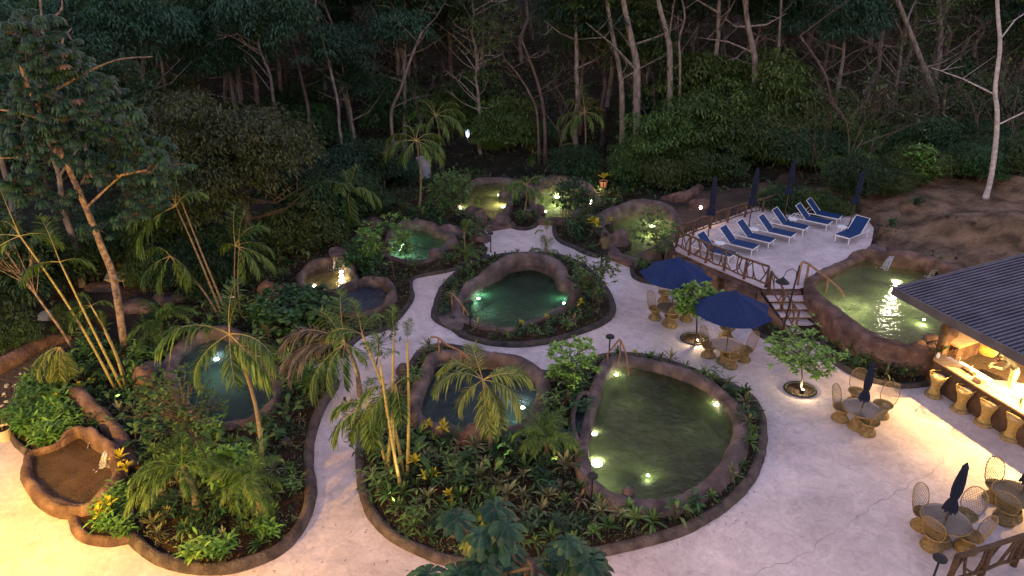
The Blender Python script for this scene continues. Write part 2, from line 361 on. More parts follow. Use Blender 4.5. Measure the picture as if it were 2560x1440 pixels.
def band(P, W, H, z0, zdn, name, m, closed=True, parent=None, amp=.06, skirt=None, lean=0.):
    """a cast rock rim or kerb: P runs along its inner edge (CCW), W/H per point"""
    L = len(P); mb = MB(); vs = []; K = 9
    for i in range(L):
        a = P[i - 1] if (closed or i > 0) else P[i]; b = P[(i + 1) % L] if (closed or i < L - 1) else P[i]
        tx, ty = b[0] - a[0], b[1] - a[1]; l = math.hypot(tx, ty) or 1; nx, ny = ty / l, -tx / l
        w_ = W[i] if hasattr(W, '__len__') else W; h_ = H[i] if hasattr(H, '__len__') else H
        sk = -.15 if skirt is None else skirt
        prof = [(.04, -zdn), (-.02, -.05), (-.02 - .05 * w_, h_ * .55), (.10 * w_, h_ * .92), (.38 * w_, h_ * 1.04), (.66 * w_, h_ * .98), (.9 * w_, h_ * .72), (1.02 * w_, h_ * .25 + z0 * 0), (1.06 * w_, sk - z0)]
        for k, (o_, h2) in enumerate(prof):
            n1 = fn(P[i][0] + o_ * 3, P[i][1] + k, 1.5, k * .35) + .5 * fn(P[i][0], P[i][1], 5, k)
            q = amp * (n1 + .35 * fn(P[i][0] * 1.7, P[i][1] * 1.7 + k * .9, 3.1, 2)) * (1 if 1 < k < 8 else .2)
            vs.append((P[i][0] + nx * (o_ + q + lean * max(h2, 0)), P[i][1] + ny * (o_ + q + lean * max(h2, 0)), z0 + h2 + amp * .8 * fn(P[i][0], P[i][1], 1.1, k) * (1 if 1 < k < 8 else 0)))
    fs = []
    for i in range(L if closed else L - 1):
        j = (i + 1) % L
        for k in range(K - 1): fs.append((i * K + k, i * K + k + 1, j * K + k + 1, j * K + k))
    if not closed: fs.append(tuple(range(K))); fs.append(tuple(range((L - 1) * K, L * K))[::-1])
    mb.add(vs, fs); return mb.build(name, m, parent, smooth=True)
# ================================================================== LAYOUT (outlines surveyed on the ground)
def gp(L, z=0.): return [tuple(G(a, b, z)[:2]) for a, b in L]
def ccw(P): return P if area(P) > 0 else P[::-1]
PLAZA = ccw(gp([(-260, 1080), (-60, 1090), (120, 1092), (200, 1200), (330, 1290), (500, 1290), (700, 1200), (740, 1050), (770, 950), (740, 900), (860, 860), (930, 800), (990, 735), (1010, 690), (1100, 662), (1190, 632), (1190, 575), (1215, 545),
                (1330, 545), (1420, 548), (1490, 620), (1560, 640), (1640, 670), (1730, 700), (1800, 740), (1880, 780), (1925, 815), (1990, 838), (2060, 838), (2080, 880), (2150, 915), (2250, 930), (2325, 935), (2560, 1080)]) +
             [(20, 15.5), (20, 7), (-17, 7), (-17, 13)])
# each pool: name, outline at water level (px), water z, depth
POOLS = [
 ('cascade_pool', [(82, 1144), (122, 1132), (147, 1123), (183, 1101), (203, 1096), (232, 1120), (262, 1140), (280, 1165), (284, 1196), (262, 1232), (225, 1262), (190, 1266), (147, 1258), (113, 1235), (89, 1202), (77, 1169)], .2, .3, 'basinbrown', 'w_brown'),
 ('deep_blue_pool', [(440, 925), (470, 882), (507, 858), (560, 850), (610, 880), (650, 905), (672, 940), (684, 975), (684, 1003), (662, 1027), (632, 1047), (595, 1058), (545, 1060), (495, 1035), (460, 990)], .1, .9, 'basinblue', 'w_blue'),
 ('upper_grotto_pool', [(758, 702), (772, 685), (800, 671), (841, 667), (867, 676), (888, 695), (880, 708), (850, 719), (815, 727), (786, 727), (765, 719)], .35, .6, 'basingold', 'w_clear'),
 ('lower_blue_pool', [(815, 740), (850, 729), (884, 716), (921, 718), (956, 723), (972, 739), (966, 758), (942, 775), (911, 785), (876, 787), (840, 779), (818, 762)], .1, .8, 'basinblue', 'w_grey'),
 ('teal_pool', [(965, 632), (985, 600), (1010, 580), (1035, 575), (1062, 580), (1095, 593), (1124, 610), (1108, 622), (1098, 633), (1080, 646), (1057, 653), (1030, 655), (997, 649), (975, 642)], .1, .8, 'basinblue', 'w_teal'),
 ('double_lit_pool', [(1135, 517), (1160, 500), (1180, 478), (1195, 464), (1225, 462), (1282, 465), (1278, 480), (1268, 495), (1267, 519), (1256, 540), (1251, 555), (1217, 557), (1195, 546), (1165, 536), (1145, 527)], .1, .7, 'basingold', 'w_green'),
 ('round_lit_pool', [(1338, 508), (1347, 490), (1367, 473), (1398, 466), (1430, 478), (1467, 487), (1486, 504), (1484, 517), (1450, 525), (1436, 532), (1426, 544), (1403, 545), (1357, 543), (1345, 528)], .1, .7, 'basin', 'w_green'),
 ('long_green_pool', [(1507, 567), (1551, 546), (1599, 533), (1640, 535), (1672, 552), (1688, 572), (1684, 595), (1634, 619), (1600, 635), (1588, 646), (1551, 633), (1535, 612), (1518, 590)], .1, .8, 'basin', 'w_green'),
 ('central_pool', [(1152, 768), (1170, 750), (1190, 733), (1220, 716), (1249, 700), (1277, 683), (1305, 677), (1336, 676), (1381, 693), (1395, 723), (1423, 738), (1424, 758), (1392, 780), (1343, 799), (1305, 812), (1267, 822), (1215, 815), (1180, 803), (1158, 788)], .1, .8, 'basinblue', 'w_teal'),
 ('oval_pool', [(1080, 945), (1085, 925), (1102, 915), (1145, 916), (1220, 922), (1295, 932), (1332, 960), (1346, 990), (1343, 1017), (1325, 1050), (1295, 1075), (1245, 1084), (1195, 1082), (1145, 1080), (1095, 1072), (1060, 1055), (1053, 1025), (1060, 990)], .1, .85, 'basinblue', 'w_blue'),
 ('large_round_pool', [(1528, 926), (1566, 917), (1635, 930), (1707, 952), (1761, 978), (1804, 1013), (1830, 1051), (1832, 1102), (1810, 1152), (1772, 1203), (1718, 1242), (1645, 1262), (1580, 1260), (1526, 1241), (1481, 1205), (1470, 1163), (1474, 1102), (1487, 1044), (1505, 975)], .12, .95, 'basin', 'w_dark'),
]
UPPER = ccw(smooth(gp([(2035, 722), (2051, 703), (2099, 681), (2130, 664), (2165, 653), (2200, 662), (2255, 672), (2310, 678), (2365, 700), (2395, 745), (2385, 800), (2350, 845), (2322, 866), (2290, 870), (2255, 867), (2196, 846), (2134, 811), (2082, 773), (2054, 748)], .95)))
pools = []
for nm, px, z, dep, bm_, wm in POOLS:
    pools.append((nm, resample(ccw(smooth(gp(px, z), n=5)), .3), z, dep, bm_, wm))
PO = {p[0]: p[1] for p in pools}
holes = [offset(p[1], .16) for p in pools]
# beds: soil outline (world), kerb open path
BEDC = ccw(smooth(gp([(915, 1095), (910, 1160), (918, 1230), (943, 1290), (990, 1338), (1060, 1374), (1130, 1398), (1240, 1408), (1400, 1395), (1500, 1374), (1600, 1352), (1700, 1322), (1790, 1272), (1850, 1220), (1884, 1160), (1898, 1100), (1895, 1050), (1878, 1008), (1835, 975), (1770, 950), (1700, 922), (1620, 900), (1540, 895), (1490, 905), (1440, 940), (1360, 940), (1290, 918), (1200, 888), (1110, 872), (1062, 882), (1030, 925), (1000, 965), (945, 1030)])))
BEDD = ccw(smooth(gp([(1098, 762), (1118, 715), (1172, 668), (1245, 645), (1330, 638), (1395, 644), (1450, 665), (1488, 700), (1516, 742), (1524, 778), (1500, 806), (1440, 831), (1370, 851), (1300, 861), (1230, 856), (1170, 841), (1140, 822), (1100, 800), (1093, 783)])))
BEDA = ccw(gp([(345, 1345), (400, 1388), (480, 1414), (560, 1417), (640, 1398), (705, 1363), (750, 1303), (767, 1240), (762, 1180), (767, 1100), (790, 1030), (818, 985), (830, 965), (826, 952), (800, 948), (782, 938), (775, 905), (860, 888), (872, 862), (905, 838), (960, 822), (985, 800), (1003, 780), (1024, 747), (1021, 715), (1034, 694), (1114, 678), (1162, 664), (1215, 640), (1219, 624), (1206, 608), (1202, 585), (1222, 562)]) +
           gp([(1222, 430), (1000, 425), (800, 470), (600, 600), (420, 700), (340, 840), (150, 880), (90, 960), (45, 1000), (38, 1060), (60, 1110), (120, 1130), (210, 1080), (290, 1130), (320, 1200), (335, 1290)]))
BEDB = ccw(smooth(gp([(192, 1262), (215, 1235), (290, 1190), (335, 1215), (336, 1340), (280, 1352), (225, 1340), (200, 1300)])))
BEDB1 = ccw(smooth(gp([(45, 1000), (90, 960), (150, 985), (190, 1040), (196, 1090), (140, 1122), (80, 1135), (45, 1100), (38, 1050)])))
BEDE = ccw(smooth(gp([(1275, 540), (1277, 560), (1290, 570), (1312, 573), (1332, 566), (1340, 550), (1335, 520), (1325, 490), (1300, 470), (1285, 500)])))
BEDF = ccw(gp([(1392, 562), (1391, 580), (1399, 597), (1414, 609), (1440, 619), (1468, 634), (1505, 640), (1540, 600), (1530, 560), (1600, 500), (1620, 440), (1440, 430), (1440, 500), (1470, 530), (1430, 552)]))
BEDG = ccw(smooth(gp([(1588, 665), (1585, 685), (1600, 698), (1640, 706), (1700, 700), (1720, 670), (1700, 640), (1640, 625), (1600, 648)])))
BEDH = ccw(gp([(1886, 800), (1892, 822), (1912, 842), (1950, 857), (1975, 850), (1960, 820), (1930, 790), (1900, 775)]))
BEDI = ccw(gp([(2068, 862), (2078, 892), (2105, 915), (2150, 940), (2200, 955), (2262, 963), (2315, 957), (2335, 935), (2320, 880), (2200, 840), (2090, 820), (2055, 830)]))
TERR = ccw(gp([(1690, 628), (1715, 640), (1770, 665), (1830, 690), (1870, 706), (1907, 722), (1997, 722), (2030, 712), (2051, 697), (2099, 676), (2130, 659), (2165, 646), (2180, 600), (2185, 570), (2160, 540), (2080, 512), (2010, 490), (1960, 495), (1900, 512), (1820, 545), (1720, 580), (1680, 598)], 1.))
allbeds = [BEDA, BEDB, BEDB1, BEDC, BEDD, BEDE, BEDF, BEDG, BEDH, BEDI]
# terrain heights
CP = []
for px, py, z in [(0, 1000, 0), (200, 900, 0), (60, 830, .1), (400, 760, .1), (330, 640, .3), (600, 640, .1), (250, 600, .8), (800, 560, 0), (900, 480, .1), (1100, 450, 0), (1300, 440, 0), (1500, 440, .2), (1620, 470, .4), (1650, 500, .5), (1740, 520, .7), (1600, 600, 0), (1660, 660, 0), (1500, 540, 0),
                  (1850, 490, 1.0), (1980, 465, 1.3), (2120, 480, 1.6), (2200, 520, 1.5), (2250, 560, 1.35), (2330, 600, 1.4), (2400, 540, 2.3), (2300, 490, 2.2), (2450, 640, 1.5), (2560, 640, 1.8), (2560, 540, 2.8), (2450, 480, 2.4), (1800, 640, .9), (1950, 600, .9), (2100, 560, .9), (2150, 700, .3), (2300, 760, .3), (2400, 700, .6), (2230, 630, .9), (2330, 665, 1.1),
                  (1800, 800, 0), (1300, 900, 0), (2300, 1000, 0), (2560, 1000, 0), (2560, 860, .2), (700, 400, .3), (1300, 380, .8), (1000, 380, .5), (1700, 420, .8), (2000, 420, 1.8), (2300, 420, 2.6), (2560, 440, 3.2)]:
    g = G(px, py, z); CP.append((g.x, g.y, z))
def hz(x, y):
    if inside(x, y, PLAZA) or any(inside(x, y, b) for b in allbeds): return -.04
    if inside(x, y, TERR) or inside(x, y, UPPER): return .2
    if y < 12 or (x > 12 and y < 20): return -.04
    a = b = 0
    for cx, cy, cz in CP:
        q = 1 / (((x - cx) ** 2 + (y - cy) ** 2) ** 1.6 + .02); a += q; b += q * cz
    h = b / a
    s = max(0, y - 47); h += .22 * s * (s / (s + 8))
    return h + .10 * fn(x, y, .4) + .07 * fn(x, y, 1.3) - .03
OUT = [(-95, -30), (95, -30), (95, 170), (-95, 170)]
def terrain():
    V = []; 
    def row(step, x0, x1, y0, y1):
        y = y0
        while y <= y1:
            x = x0
            while x <= x1: V.append((x + R.uniform(-.15, .15) * step, y + R.uniform(-.15, .15) * step)); x += step
            y += step
    row(.6, -34, 34, 9, 50); 
    for (x, y) in [(x_, y_) for x_ in range(-94, 95, 4) for y_ in range(-29, 170, 4)]:
        if not (-35 < x < 35 and 8 < y < 51): V.append((x + R.uniform(-1, 1), y + R.uniform(-1, 1)))
    vv = [Vector(v) for v in V]; E = []
    for poly in [OUT] + holes:
        o = len(vv); vv += [Vector((p[0], p[1])) for p in poly]; E += [(o + i, o + (i + 1) % len(poly)) for i in range(len(poly))]
    v2, e2, f2 = delaunay_2d_cdt(vv, E, [], 0, 1e-4)[:3]
    fs = []
    for f in f2:
        cx = sum(v2[i].x for i in f) / len(f); cy = sum(v2[i].y for i in f) / len(f)
        if not any(inside(cx, cy, h) for h in holes): fs.append(tuple(f))
    mb = MB(); mb.add([(v.x, v.y, hz(v.x, v.y)) for v in v2], fs)
    me = mb.mesh('ground', [M['dirt'], M['earth'], M['forestfloor']])
    bank = gp([(1960, 492), (2010, 476), (2150, 474), (2300, 476), (2440, 505), (2700, 565), (2700, 760), (2330, 700), (2240, 640), (2190, 600), (2190, 560), (2080, 512)], 1.3)
    for p in me.polygons:
        c = p.center
        p.use_smooth = True
        if inside(c.x, c.y, bank): p.material_index = 1
        elif c.y > 41 + 2 * fn(c.x, 0, .2) or (c.x < -16 and c.y > 33 + fn(c.x, 0, .3)): p.material_index = 2
    tag(link('ground', me), kind='structure')
terrain()
plz_holes = [h for n_, h in zip([p[0] for p in pools], holes) if n_ not in ()]
def clipped(P):   # holes that lie inside a sheet
    return [h for h in holes if sum(inside(q[0], q[1], P) for q in h) > len(h) * .5]
sheet('plaza', PLAZA, clipped(PLAZA), lambda x, y: 0., 1.4, M['plaza'])
def soil(P, z=.07, amp=.05, step=.5):
    return sheet('soil_bed', P, clipped(P), lambda x, y: z + amp * fn(x, y, 1.1) + amp * .6 * fn(x, y, 3.4), step, M['soil'])
seam = smooth(gp([(1880, 1440), (1935, 1415), (2010, 1385), (2060, 1345), (2120, 1310), (2165, 1275), (2215, 1245), (2275, 1210), (2330, 1180), (2352, 1140), (2330, 1125)]), False, 6)
seam = [(a + .12 * fn(a, b, 3), b + .12 * fn(b, a, 3)) for a, b in resample(seam, .1, False)]; mb = MB(); n = len(seam)
mb.add([(a + sg * .012 * (.4 + abs(fn(a, b, 9))), b - sg * .012, .004) for a, b in seam for sg in (-1, 1)], [(2 * i, 2 * i + 1, 2 * i + 3, 2 * i + 2) for i in range(n - 1)])
tag(mb.build('paving_seam', mat('seam_dirt', (.32, .265, .26), (.5, .43, .42), scale=2)), kind='structure')
for b in allbeds: soil(resample(b, .5), z=.08 if b in (BEDA,) else .095)
# terrace slab with rocky retaining front
tr = resample(TERR, .6); sheet('terrace', tr, [], lambda x, y: 1., 1.5, M['terrace'])
mb = MB(); L = len(tr); mb.add([(p[0], p[1], 1.) for p in tr] + [(p[0], p[1], -.1) for p in tr], [(i, L + i, L + (i + 1) % L, (i + 1) % L) for i in range(L)])
tag(mb.build('terrace_edge', M['rockred']), kind='structure')
tw = smooth(gp([(1680, 614), (1712, 643), (1770, 668), (1830, 692), (1870, 709), (1905, 725)], 1.), closed=False, n=6)
o = band(resample(tw, .3, False), .3, -.12, .98, .2, 'retaining_wall', M['rockred'], closed=False, amp=.10, skirt=-.05)
tag(o, 'reddish rock retaining wall below the lounger terrace railing', 'wall')
# kerbs -----------------------------------------------------------------
def kerb(px, w_, h_, m, label, closed=False, z=0, amp=.04, skirt=-.06):
    P = smooth(gp(px), closed=closed, n=6)
    if closed: P = ccw(P)
    P = resample(P, .22, closed)
    o = band(P, w_, h_, z, .1, 'kerb', m, closed=closed, amp=amp, skirt=skirt); tag(o, label, 'kerb'); return o
kerb([(1219, 640), (1162, 664), (1114, 678), (1034, 694), (1021, 715), (1024, 747), (1003, 780), (985, 800), (960, 822), (905, 838), (872, 862), (862, 886), (820, 896), (776, 904)][::-1], .2, .12, M['kerbdark'], 'dark kerb winding beside the path from the teal pool to the blue pool')
kerb([(778, 945), (800, 946), (824, 950), (830, 965), (818, 985), (790, 1030), (767, 1100), (762, 1180), (767, 1240), (750, 1303), (705, 1363), (640, 1398), (560, 1417), (480, 1414), (400, 1388), (345, 1340), (335, 1290), (335, 1230)][::-1], .26, .22, M['kerb'], 'broad brown kerb round the front of the left palm bed')
kerb([(192, 1262), (196, 1290), (205, 1322), (228, 1342), (280, 1352), (334, 1342)], .22, .2, M['rockred'], 'short curved kerb round the small bed beside the brown pool')
kerb([(60, 955), (40, 1010), (36, 1060), (48, 1105), (80, 1132)], .18, .16, M['kerb'], 'kerb round the bright green planting left of the brown pool')
P = resample(offset(BEDC, -.02), .22)
band(P, .26, .17, 0, .1, 'kerb', M['kerb'], amp=.04, skirt=-.06); tag(C.objects[-1], 'long brown kerb round the middle bed of the oval and large pools', 'kerb')
P = resample(BEDD, .22)
band(P, .26, .15, 0, .1, 'kerb', M['kerbdark'], amp=.04, skirt=-.06); tag(C.objects[-1], 'dark kerb encircling the central pool bed', 'kerb')
band(resample(BEDE, .2), .22, .16, 0, .1, 'kerb', M['kerbdark'], amp=.03, skirt=-.06); tag(C.objects[-1], 'small dark kerb round the island palm between the two lit pools', 'kerb')
kerb([(1440, 552), (1410, 553), (1393, 562), (1391, 580), (1399, 597), (1414, 609), (1440, 619), (1468, 634), (1500, 643)], .22, .16, M['kerbdark'], 'dark curved kerb beside the path behind the standing man')
kerb([(1592, 655), (1586, 672), (1590, 690), (1608, 702), (1650, 710)], .22, .16, M['kerbdark'], 'dark kerb half hidden by the farther blue parasol')
kerb([(1886, 800), (1892, 822), (1912, 842), (1950, 857), (1978, 852)], .2, .12, M['kerbdark'], 'dark kerb of the bed at the foot of the lamp post')
kerb([(2062, 850), (2078, 892), (2105, 915), (2150, 940), (2200, 955), (2262, 963), (2318, 956)], .22, .14, M['kerbdark'], 'dark kerb below the raised pool wall beside the bar')
# ------------------------------------------------------------------ pools
def prof_at(P, spec, z):
    """spec: list of (px,py,w,h); nearest-weighted width and height for each path point"""
    S = [(G(a, b, z), w_, h_) for a, b, w_, h_ in spec]; W = []; H = []
    for p in P:
        q = [(1 / (((p[0] - g.x) ** 2 + (p[1] - g.y) ** 2) ** 1.5 + .01), w_, h_) for g, w_, h_ in S]; t = sum(x[0] for x in q)
        W.append(sum(x[0] * x[1] for x in q) / t); H.append(sum(x[0] * x[2] for x in q) / t)
    return W, H
RIM = {
 'cascade_pool': ([(82, 1144, .3, .22), (147, 1123, .22, .25), (200, 1095, .35, .5), (240, 1110, .45, .8), (284, 1165, .5, .8), (280, 1215, .35, .3), (190, 1266, .38, .2), (89, 1202, .38, .2)], 'rockred', 'brown cast rock rim round the shallow cascade pool'),
 'deep_blue_pool': ([(440, 925, .6, .5), (507, 858, .7, .6), (600, 870, .7, .6), (672, 940, .5, .5), (684, 1003, .4, .3), (632, 1047, .4, .25), (545, 1060, .35, .2), (460, 990, .5, .3)], 'rock', 'rocky rim round the deep blue pool under the left palms'),
 'upper_grotto_pool': ([(758, 702, .5, .5), (800, 671, .7, .7), (867, 676, .6, .6), (888, 700, .3, .2), (815, 727, .15, .06), (765, 719, .4, .2)], 'rock', 'dark rock rim round the small gold lit grotto pool'),
 'lower_blue_pool': ([(815, 740, .3, .1), (884, 714, .3, .35), (921, 716, .7, .75), (956, 723, .7, .75), (972, 745, .6, .6), (942, 775, .35, .25), (876, 787, .3, .2), (825, 768, .3, .2)], 'rock', 'purple brown rock rim curling round the lower blue pool'),
 'teal_pool': ([(965, 632, .4, .3), (1010, 580, .7, .7), (1062, 580, .8, .8), (1124, 608, .7, .6), (1098, 633, .3, .2), (1057, 653, .4, .2), (997, 649, .4, .2)], 'rock', 'bluish rock rim round the teal pool'),
 'double_lit_pool': ([(1135, 517, .5, .4), (1180, 478, .5, .5), (1240, 460, .6, .6), (1280, 475, .5, .5), (1267, 519, .5, .5), (1245, 557, .5, .04), (1217, 557, .5, .04), (1165, 536, .5, .3)], 'rock', 'rock rim of the far left pool with two lamps'),
 'round_lit_pool': ([(1338, 508, .5, .5), (1367, 473, .8, .9), (1430, 478, .8, 1.0), (1486, 504, .5, .5), (1450, 525, .5, .4), (1403, 546, .5, .04), (1357, 544, .5, .04)], 'rock', 'rock rim with a high back round the brightest round pool'),
 'long_green_pool': ([(1507, 567, .8, .9), (1551, 546, .8, .9), (1599, 533, .8, 1.0), (1640, 535, .8, .9), (1688, 572, .6, .6), (1600, 635, .5, .1), (1551, 633, .5, .04), (1518, 590, .6, .5)], 'rock', 'rock rim with a high wavy back round the long green pool'),
 'central_pool': ([(1152, 768, .45, .5), (1190, 733, .55, .75), (1249, 700, .65, .95), (1305, 677, .75, 1.0), (1381, 693, .75, .95), (1424, 745, .5, .7), (1400, 778, .35, .3), (1343, 799, .3, .12), (1267, 822, .3, .1), (1180, 803, .4, .1), (1156, 788, .6, .1)], 'rock', 'thick rock rim with a high arched back round the central pool'),
 'oval_pool': ([(1080, 945, .45, .45), (1102, 915, .5, .5), (1220, 922, .5, .55), (1332, 960, .5, .5), (1346, 1010, .4, .4), (1295, 1075, .4, .3), (1195, 1082, .35, .2), (1095, 1072, .45, .3), (1053, 1025, .45, .4)], 'rock', 'rock rim round the oval pool behind the golden palm'),
 'large_round_pool': ([(1528, 926, .4, .35), (1635, 930, .42, .35), (1761, 978, .45, .35), (1830, 1051, .5, .3), (1810, 1152, .5, .28), (1718, 1242, .45, .25), (1580, 1260, .42, .25), (1481, 1205, .42, .25), (1474, 1102, .35, .3), (1505, 975, .4, .4)], 'rock', 'smooth rock rim round the largest round pool'),
}
def basin(nm, P, z, dep, bm_, wm, label=None):
    root = thing('pool', label or 'basin', 'pool')
    inn = offset(P, -.22 if dep > .5 else -.05); mb = MB(); L = len(P); o2 = offset(P, .12)
    vs = [(p[0], p[1], z + .03) for p in o2] + [(p[0], p[1], z - dep * .6) for p in P] + [(p[0], p[1], z - dep) for p in inn]
    fs = [(k * L + i, k * L + (i + 1) % L, (k + 1) * L + (i + 1) % L, (k + 1) * L + i) for k in (0, 1) for i in range(L)]
    mb.add(vs, fs); mb.add([(p[0], p[1], z - dep) for p in inn], [tuple(range(L))])
    mb.build('basin', M[bm_], root)
    wv = offset(P, .08); mb = MB(); mb.add([(p[0], p[1], z) for p in wv], [tuple(range(L))]); mb.build('water', M[wm], root)
    return root
PLAB = {'cascade_pool': 'shallow brown pool with a small cascade at the lower left', 'deep_blue_pool': 'dark blue pool behind the tall left palm', 'upper_grotto_pool': 'small grotto pool with golden lit water under the mango tree', 'lower_blue_pool': 'rippled blue pool just below the grotto pool', 'teal_pool': 'teal pool with a bright lamp behind a young tree',
        'double_lit_pool': 'far left pool of the back pair with lit shallow water', 'round_lit_pool': 'bright green pool with a large lamp, right of the island palm', 'long_green_pool': 'long murky green pool behind the standing man', 'central_pool': 'green blue pool in the kerbed bed in the middle of the plaza',
        'oval_pool': 'oval blue pool behind the golden palm', 'large_round_pool': 'largest pool, round with dark green lit water'}
for nm, P, z, dep, bm_, wm in pools:
    root = basin(nm, P, z, dep, bm_, wm, PLAB[nm])
    sp, mm, lb = RIM[nm]; W, H = prof_at(P, sp, z); kW, kH = {'central_pool': (.84, .82), 'lower_blue_pool': (.62, .65), 'upper_grotto_pool': (.6, .6), 'teal_pool': (.7, .7), 'large_round_pool': (1.0, 1.05), 'oval_pool': (.95, 1.), 'cascade_pool': (.72, .75)}.get(nm, (.76, .78)); W = [q * kW for q in W]; H = [q * kH for q in H]
    o = band(P, W, H, z, .4, 'pool_rim', M[mm], amp=.07, parent=root)
# raised pool beside the bar: its own tall wall
root = basin('raised', resample(UPPER, .3), .95, .7, 'basin', 'w_green', 'raised green pool at terrace level beside the bar roof')
W, H = prof_at(resample(UPPER, .3), [(2035, 722, .4, .25), (2130, 664, .5, .2), (2180, 652, .6, .5), (2255, 672, .8, .7), (2330, 690, .8, .6), (2360, 840, .35, .15), (2300, 872, .5, .18), (2134, 811, .6, .2), (2060, 750, .6, .25)], .95)
band(resample(UPPER, .3), W, H, .95, .4, 'pool_rim', M['rockred'], amp=.09, skirt=-.1, parent=root)
# trough beside the large pool, and the far-left ridge
P = resample(ccw(smooth(gp([(1452, 995), (1472, 995), (1470, 1050), (1460, 1102), (1444, 1100), (1436, 1050)], .35))), .2)
root = thing('rock_trough', 'narrow rock trough of still water at the left edge of the largest pool', 'trough')
band(P, .14, .14, .35, .2, 'rim', M['rock'], amp=.03, parent=root, skirt=0.0)
mb = MB(); mb.add([(p[0], p[1], .37) for p in offset(P, .05)], [tuple(range(len(P)))]); mb.build('water', M['w_blue'], root)
mb = MB(); mb.add([(p[0], p[1], .2) for p in offset(P, .05)], [tuple(range(len(P)))]); mb.build('basin', M['basinblue'], root)
def ridge(px, w_, h_, m, label, z=0., amp=.1):
    P = resample(smooth(gp(px, z), closed=False, n=5), .25, False); n = len(P)
    hh = [h_ * min(1, .35 + 3 * min(i, n - 1 - i) / n) for i in range(n)]
    o = band(P, w_, hh, z, .2, 'rock_ridge', M[m], closed=False, amp=amp, skirt=-.2); tag(o, label, 'rock'); return o
ridge([(-40, 950), (40, 915), (110, 875), (180, 850)][::-1], .5, .45, 'rockred', 'orange lit rock ridge along the dirt path at the far left')
ridge([(318, 1190), (285, 1120), (240, 1070), (190, 1020), (150, 985)], .45, .7, 'rockred', 'lit rock ridge running up behind the cascade pool')
ridge([(1770, 480), (1740, 505), (1700, 515), (1650, 505)], .7, .8, 'rockred', 'reddish rock bank behind the long green pool', z=.3)
ridge([(2330, 690), (2290, 668), (2230, 645), (2170, 632)], .7, .5, 'rockred', 'reddish rock bank behind the raised pool spouts', z=.95)
# entrance steps of flat rock
def slab(px, z, th, m, nm, label, cat, parent=None, rnd=True):
    P = ccw(smooth(gp(px, z), n=4) if rnd else gp(px, z)); L = len(P); mb = MB(); I = offset(P, -.04)
    mb.add([(p[0], p[1], z) for p in I] + [(p[0], p[1], z - .03) for p in P] + [(p[0], p[1], z - th) for p in P],
           [tuple(range(L))] + [(k * L + (i + 1) % L, k * L + i, (k + 1) * L + i, (k + 1) * L + (i + 1) % L) for k in (0, 1) for i in range(L)])
    o = mb.build(nm, M[m], parent)
    if not parent: tag(o, label, cat)
    return o
slab([(1093, 785), (1112, 772), (1150, 776), (1160, 800), (1150, 824), (1105, 806)], .16, .2, 'rock', 'entry_step', 'flat rock step on the left side of the central pool', 'step')
slab([(1500, 632), (1512, 624), (1600, 655), (1590, 668)], .16, .2, 'rockred', 'entry_step', 'long low rock step in front of the long green pool', 'step', rnd=False)
slab([(1218, 562), (1216, 575), (1290, 562), (1285, 552)], .14, .2, 'rockred', 'entry_step', 'low rock step in front of the far left pool', 'step', rnd=False)
slab([(1340, 545), (1338, 556), (1430, 562), (1432, 550)], .14, .2, 'rockred', 'entry_step', 'low rock step in front of the brightest round pool', 'step', rnd=False)
# pool lamps ------------------------------------------------------------
def pool_lamp(px, py, z, label, power=30, r=.07, aim=None):
    p = G(px, py, z); t = thing('pool_lamp', label, 'lamp', p, group='underwater pool lamps')
    mb = MB(); mb.lathe([(r * 1.25, -.03), (r * 1.3, 0), (r * 1.05, .012)], n=12); mb.build('housing', M['steel'], t)
    mb = MB(); mb.lathe([(r, .014), (r * .8, .04), (.001, .055)], n=12); mb.build('lens', M['poolbulb'], t)
    best = min([(x_[1], x_[2]) for x_ in pools] + [(UPPER, .95)], key=lambda q: min((a_[0] - p.x) ** 2 + (a_[1] - p.y) ** 2 for a_ in q[0]) if not inside(p.x, p.y, q[0]) else -1)[0]
    cxy = Vector((sum(a_[0] for a_ in best) / len(best), sum(a_[1] for a_ in best) / len(best), p.z)) - p; cxy.z = -.38 * max(cxy.length, .8)
    l = lamp('glow', (0, 0, .06), power * (.9 if z > .5 else 1.1 if z > .2 else 3. if py < 640 else 3.2 if px > 1450 else 4.) , (1, .95, .60), .05, 'SPOT', parent=t, rot=cxy.to_track_quat('-Z', 'Y').to_euler(), spot=150, blend=.9)
    lamp('halo', (0, 0, -.12), power * (.55 if z > .3 else .9 if py < 640 else .3), (1, .95, .60), .05, parent=t)
    return t
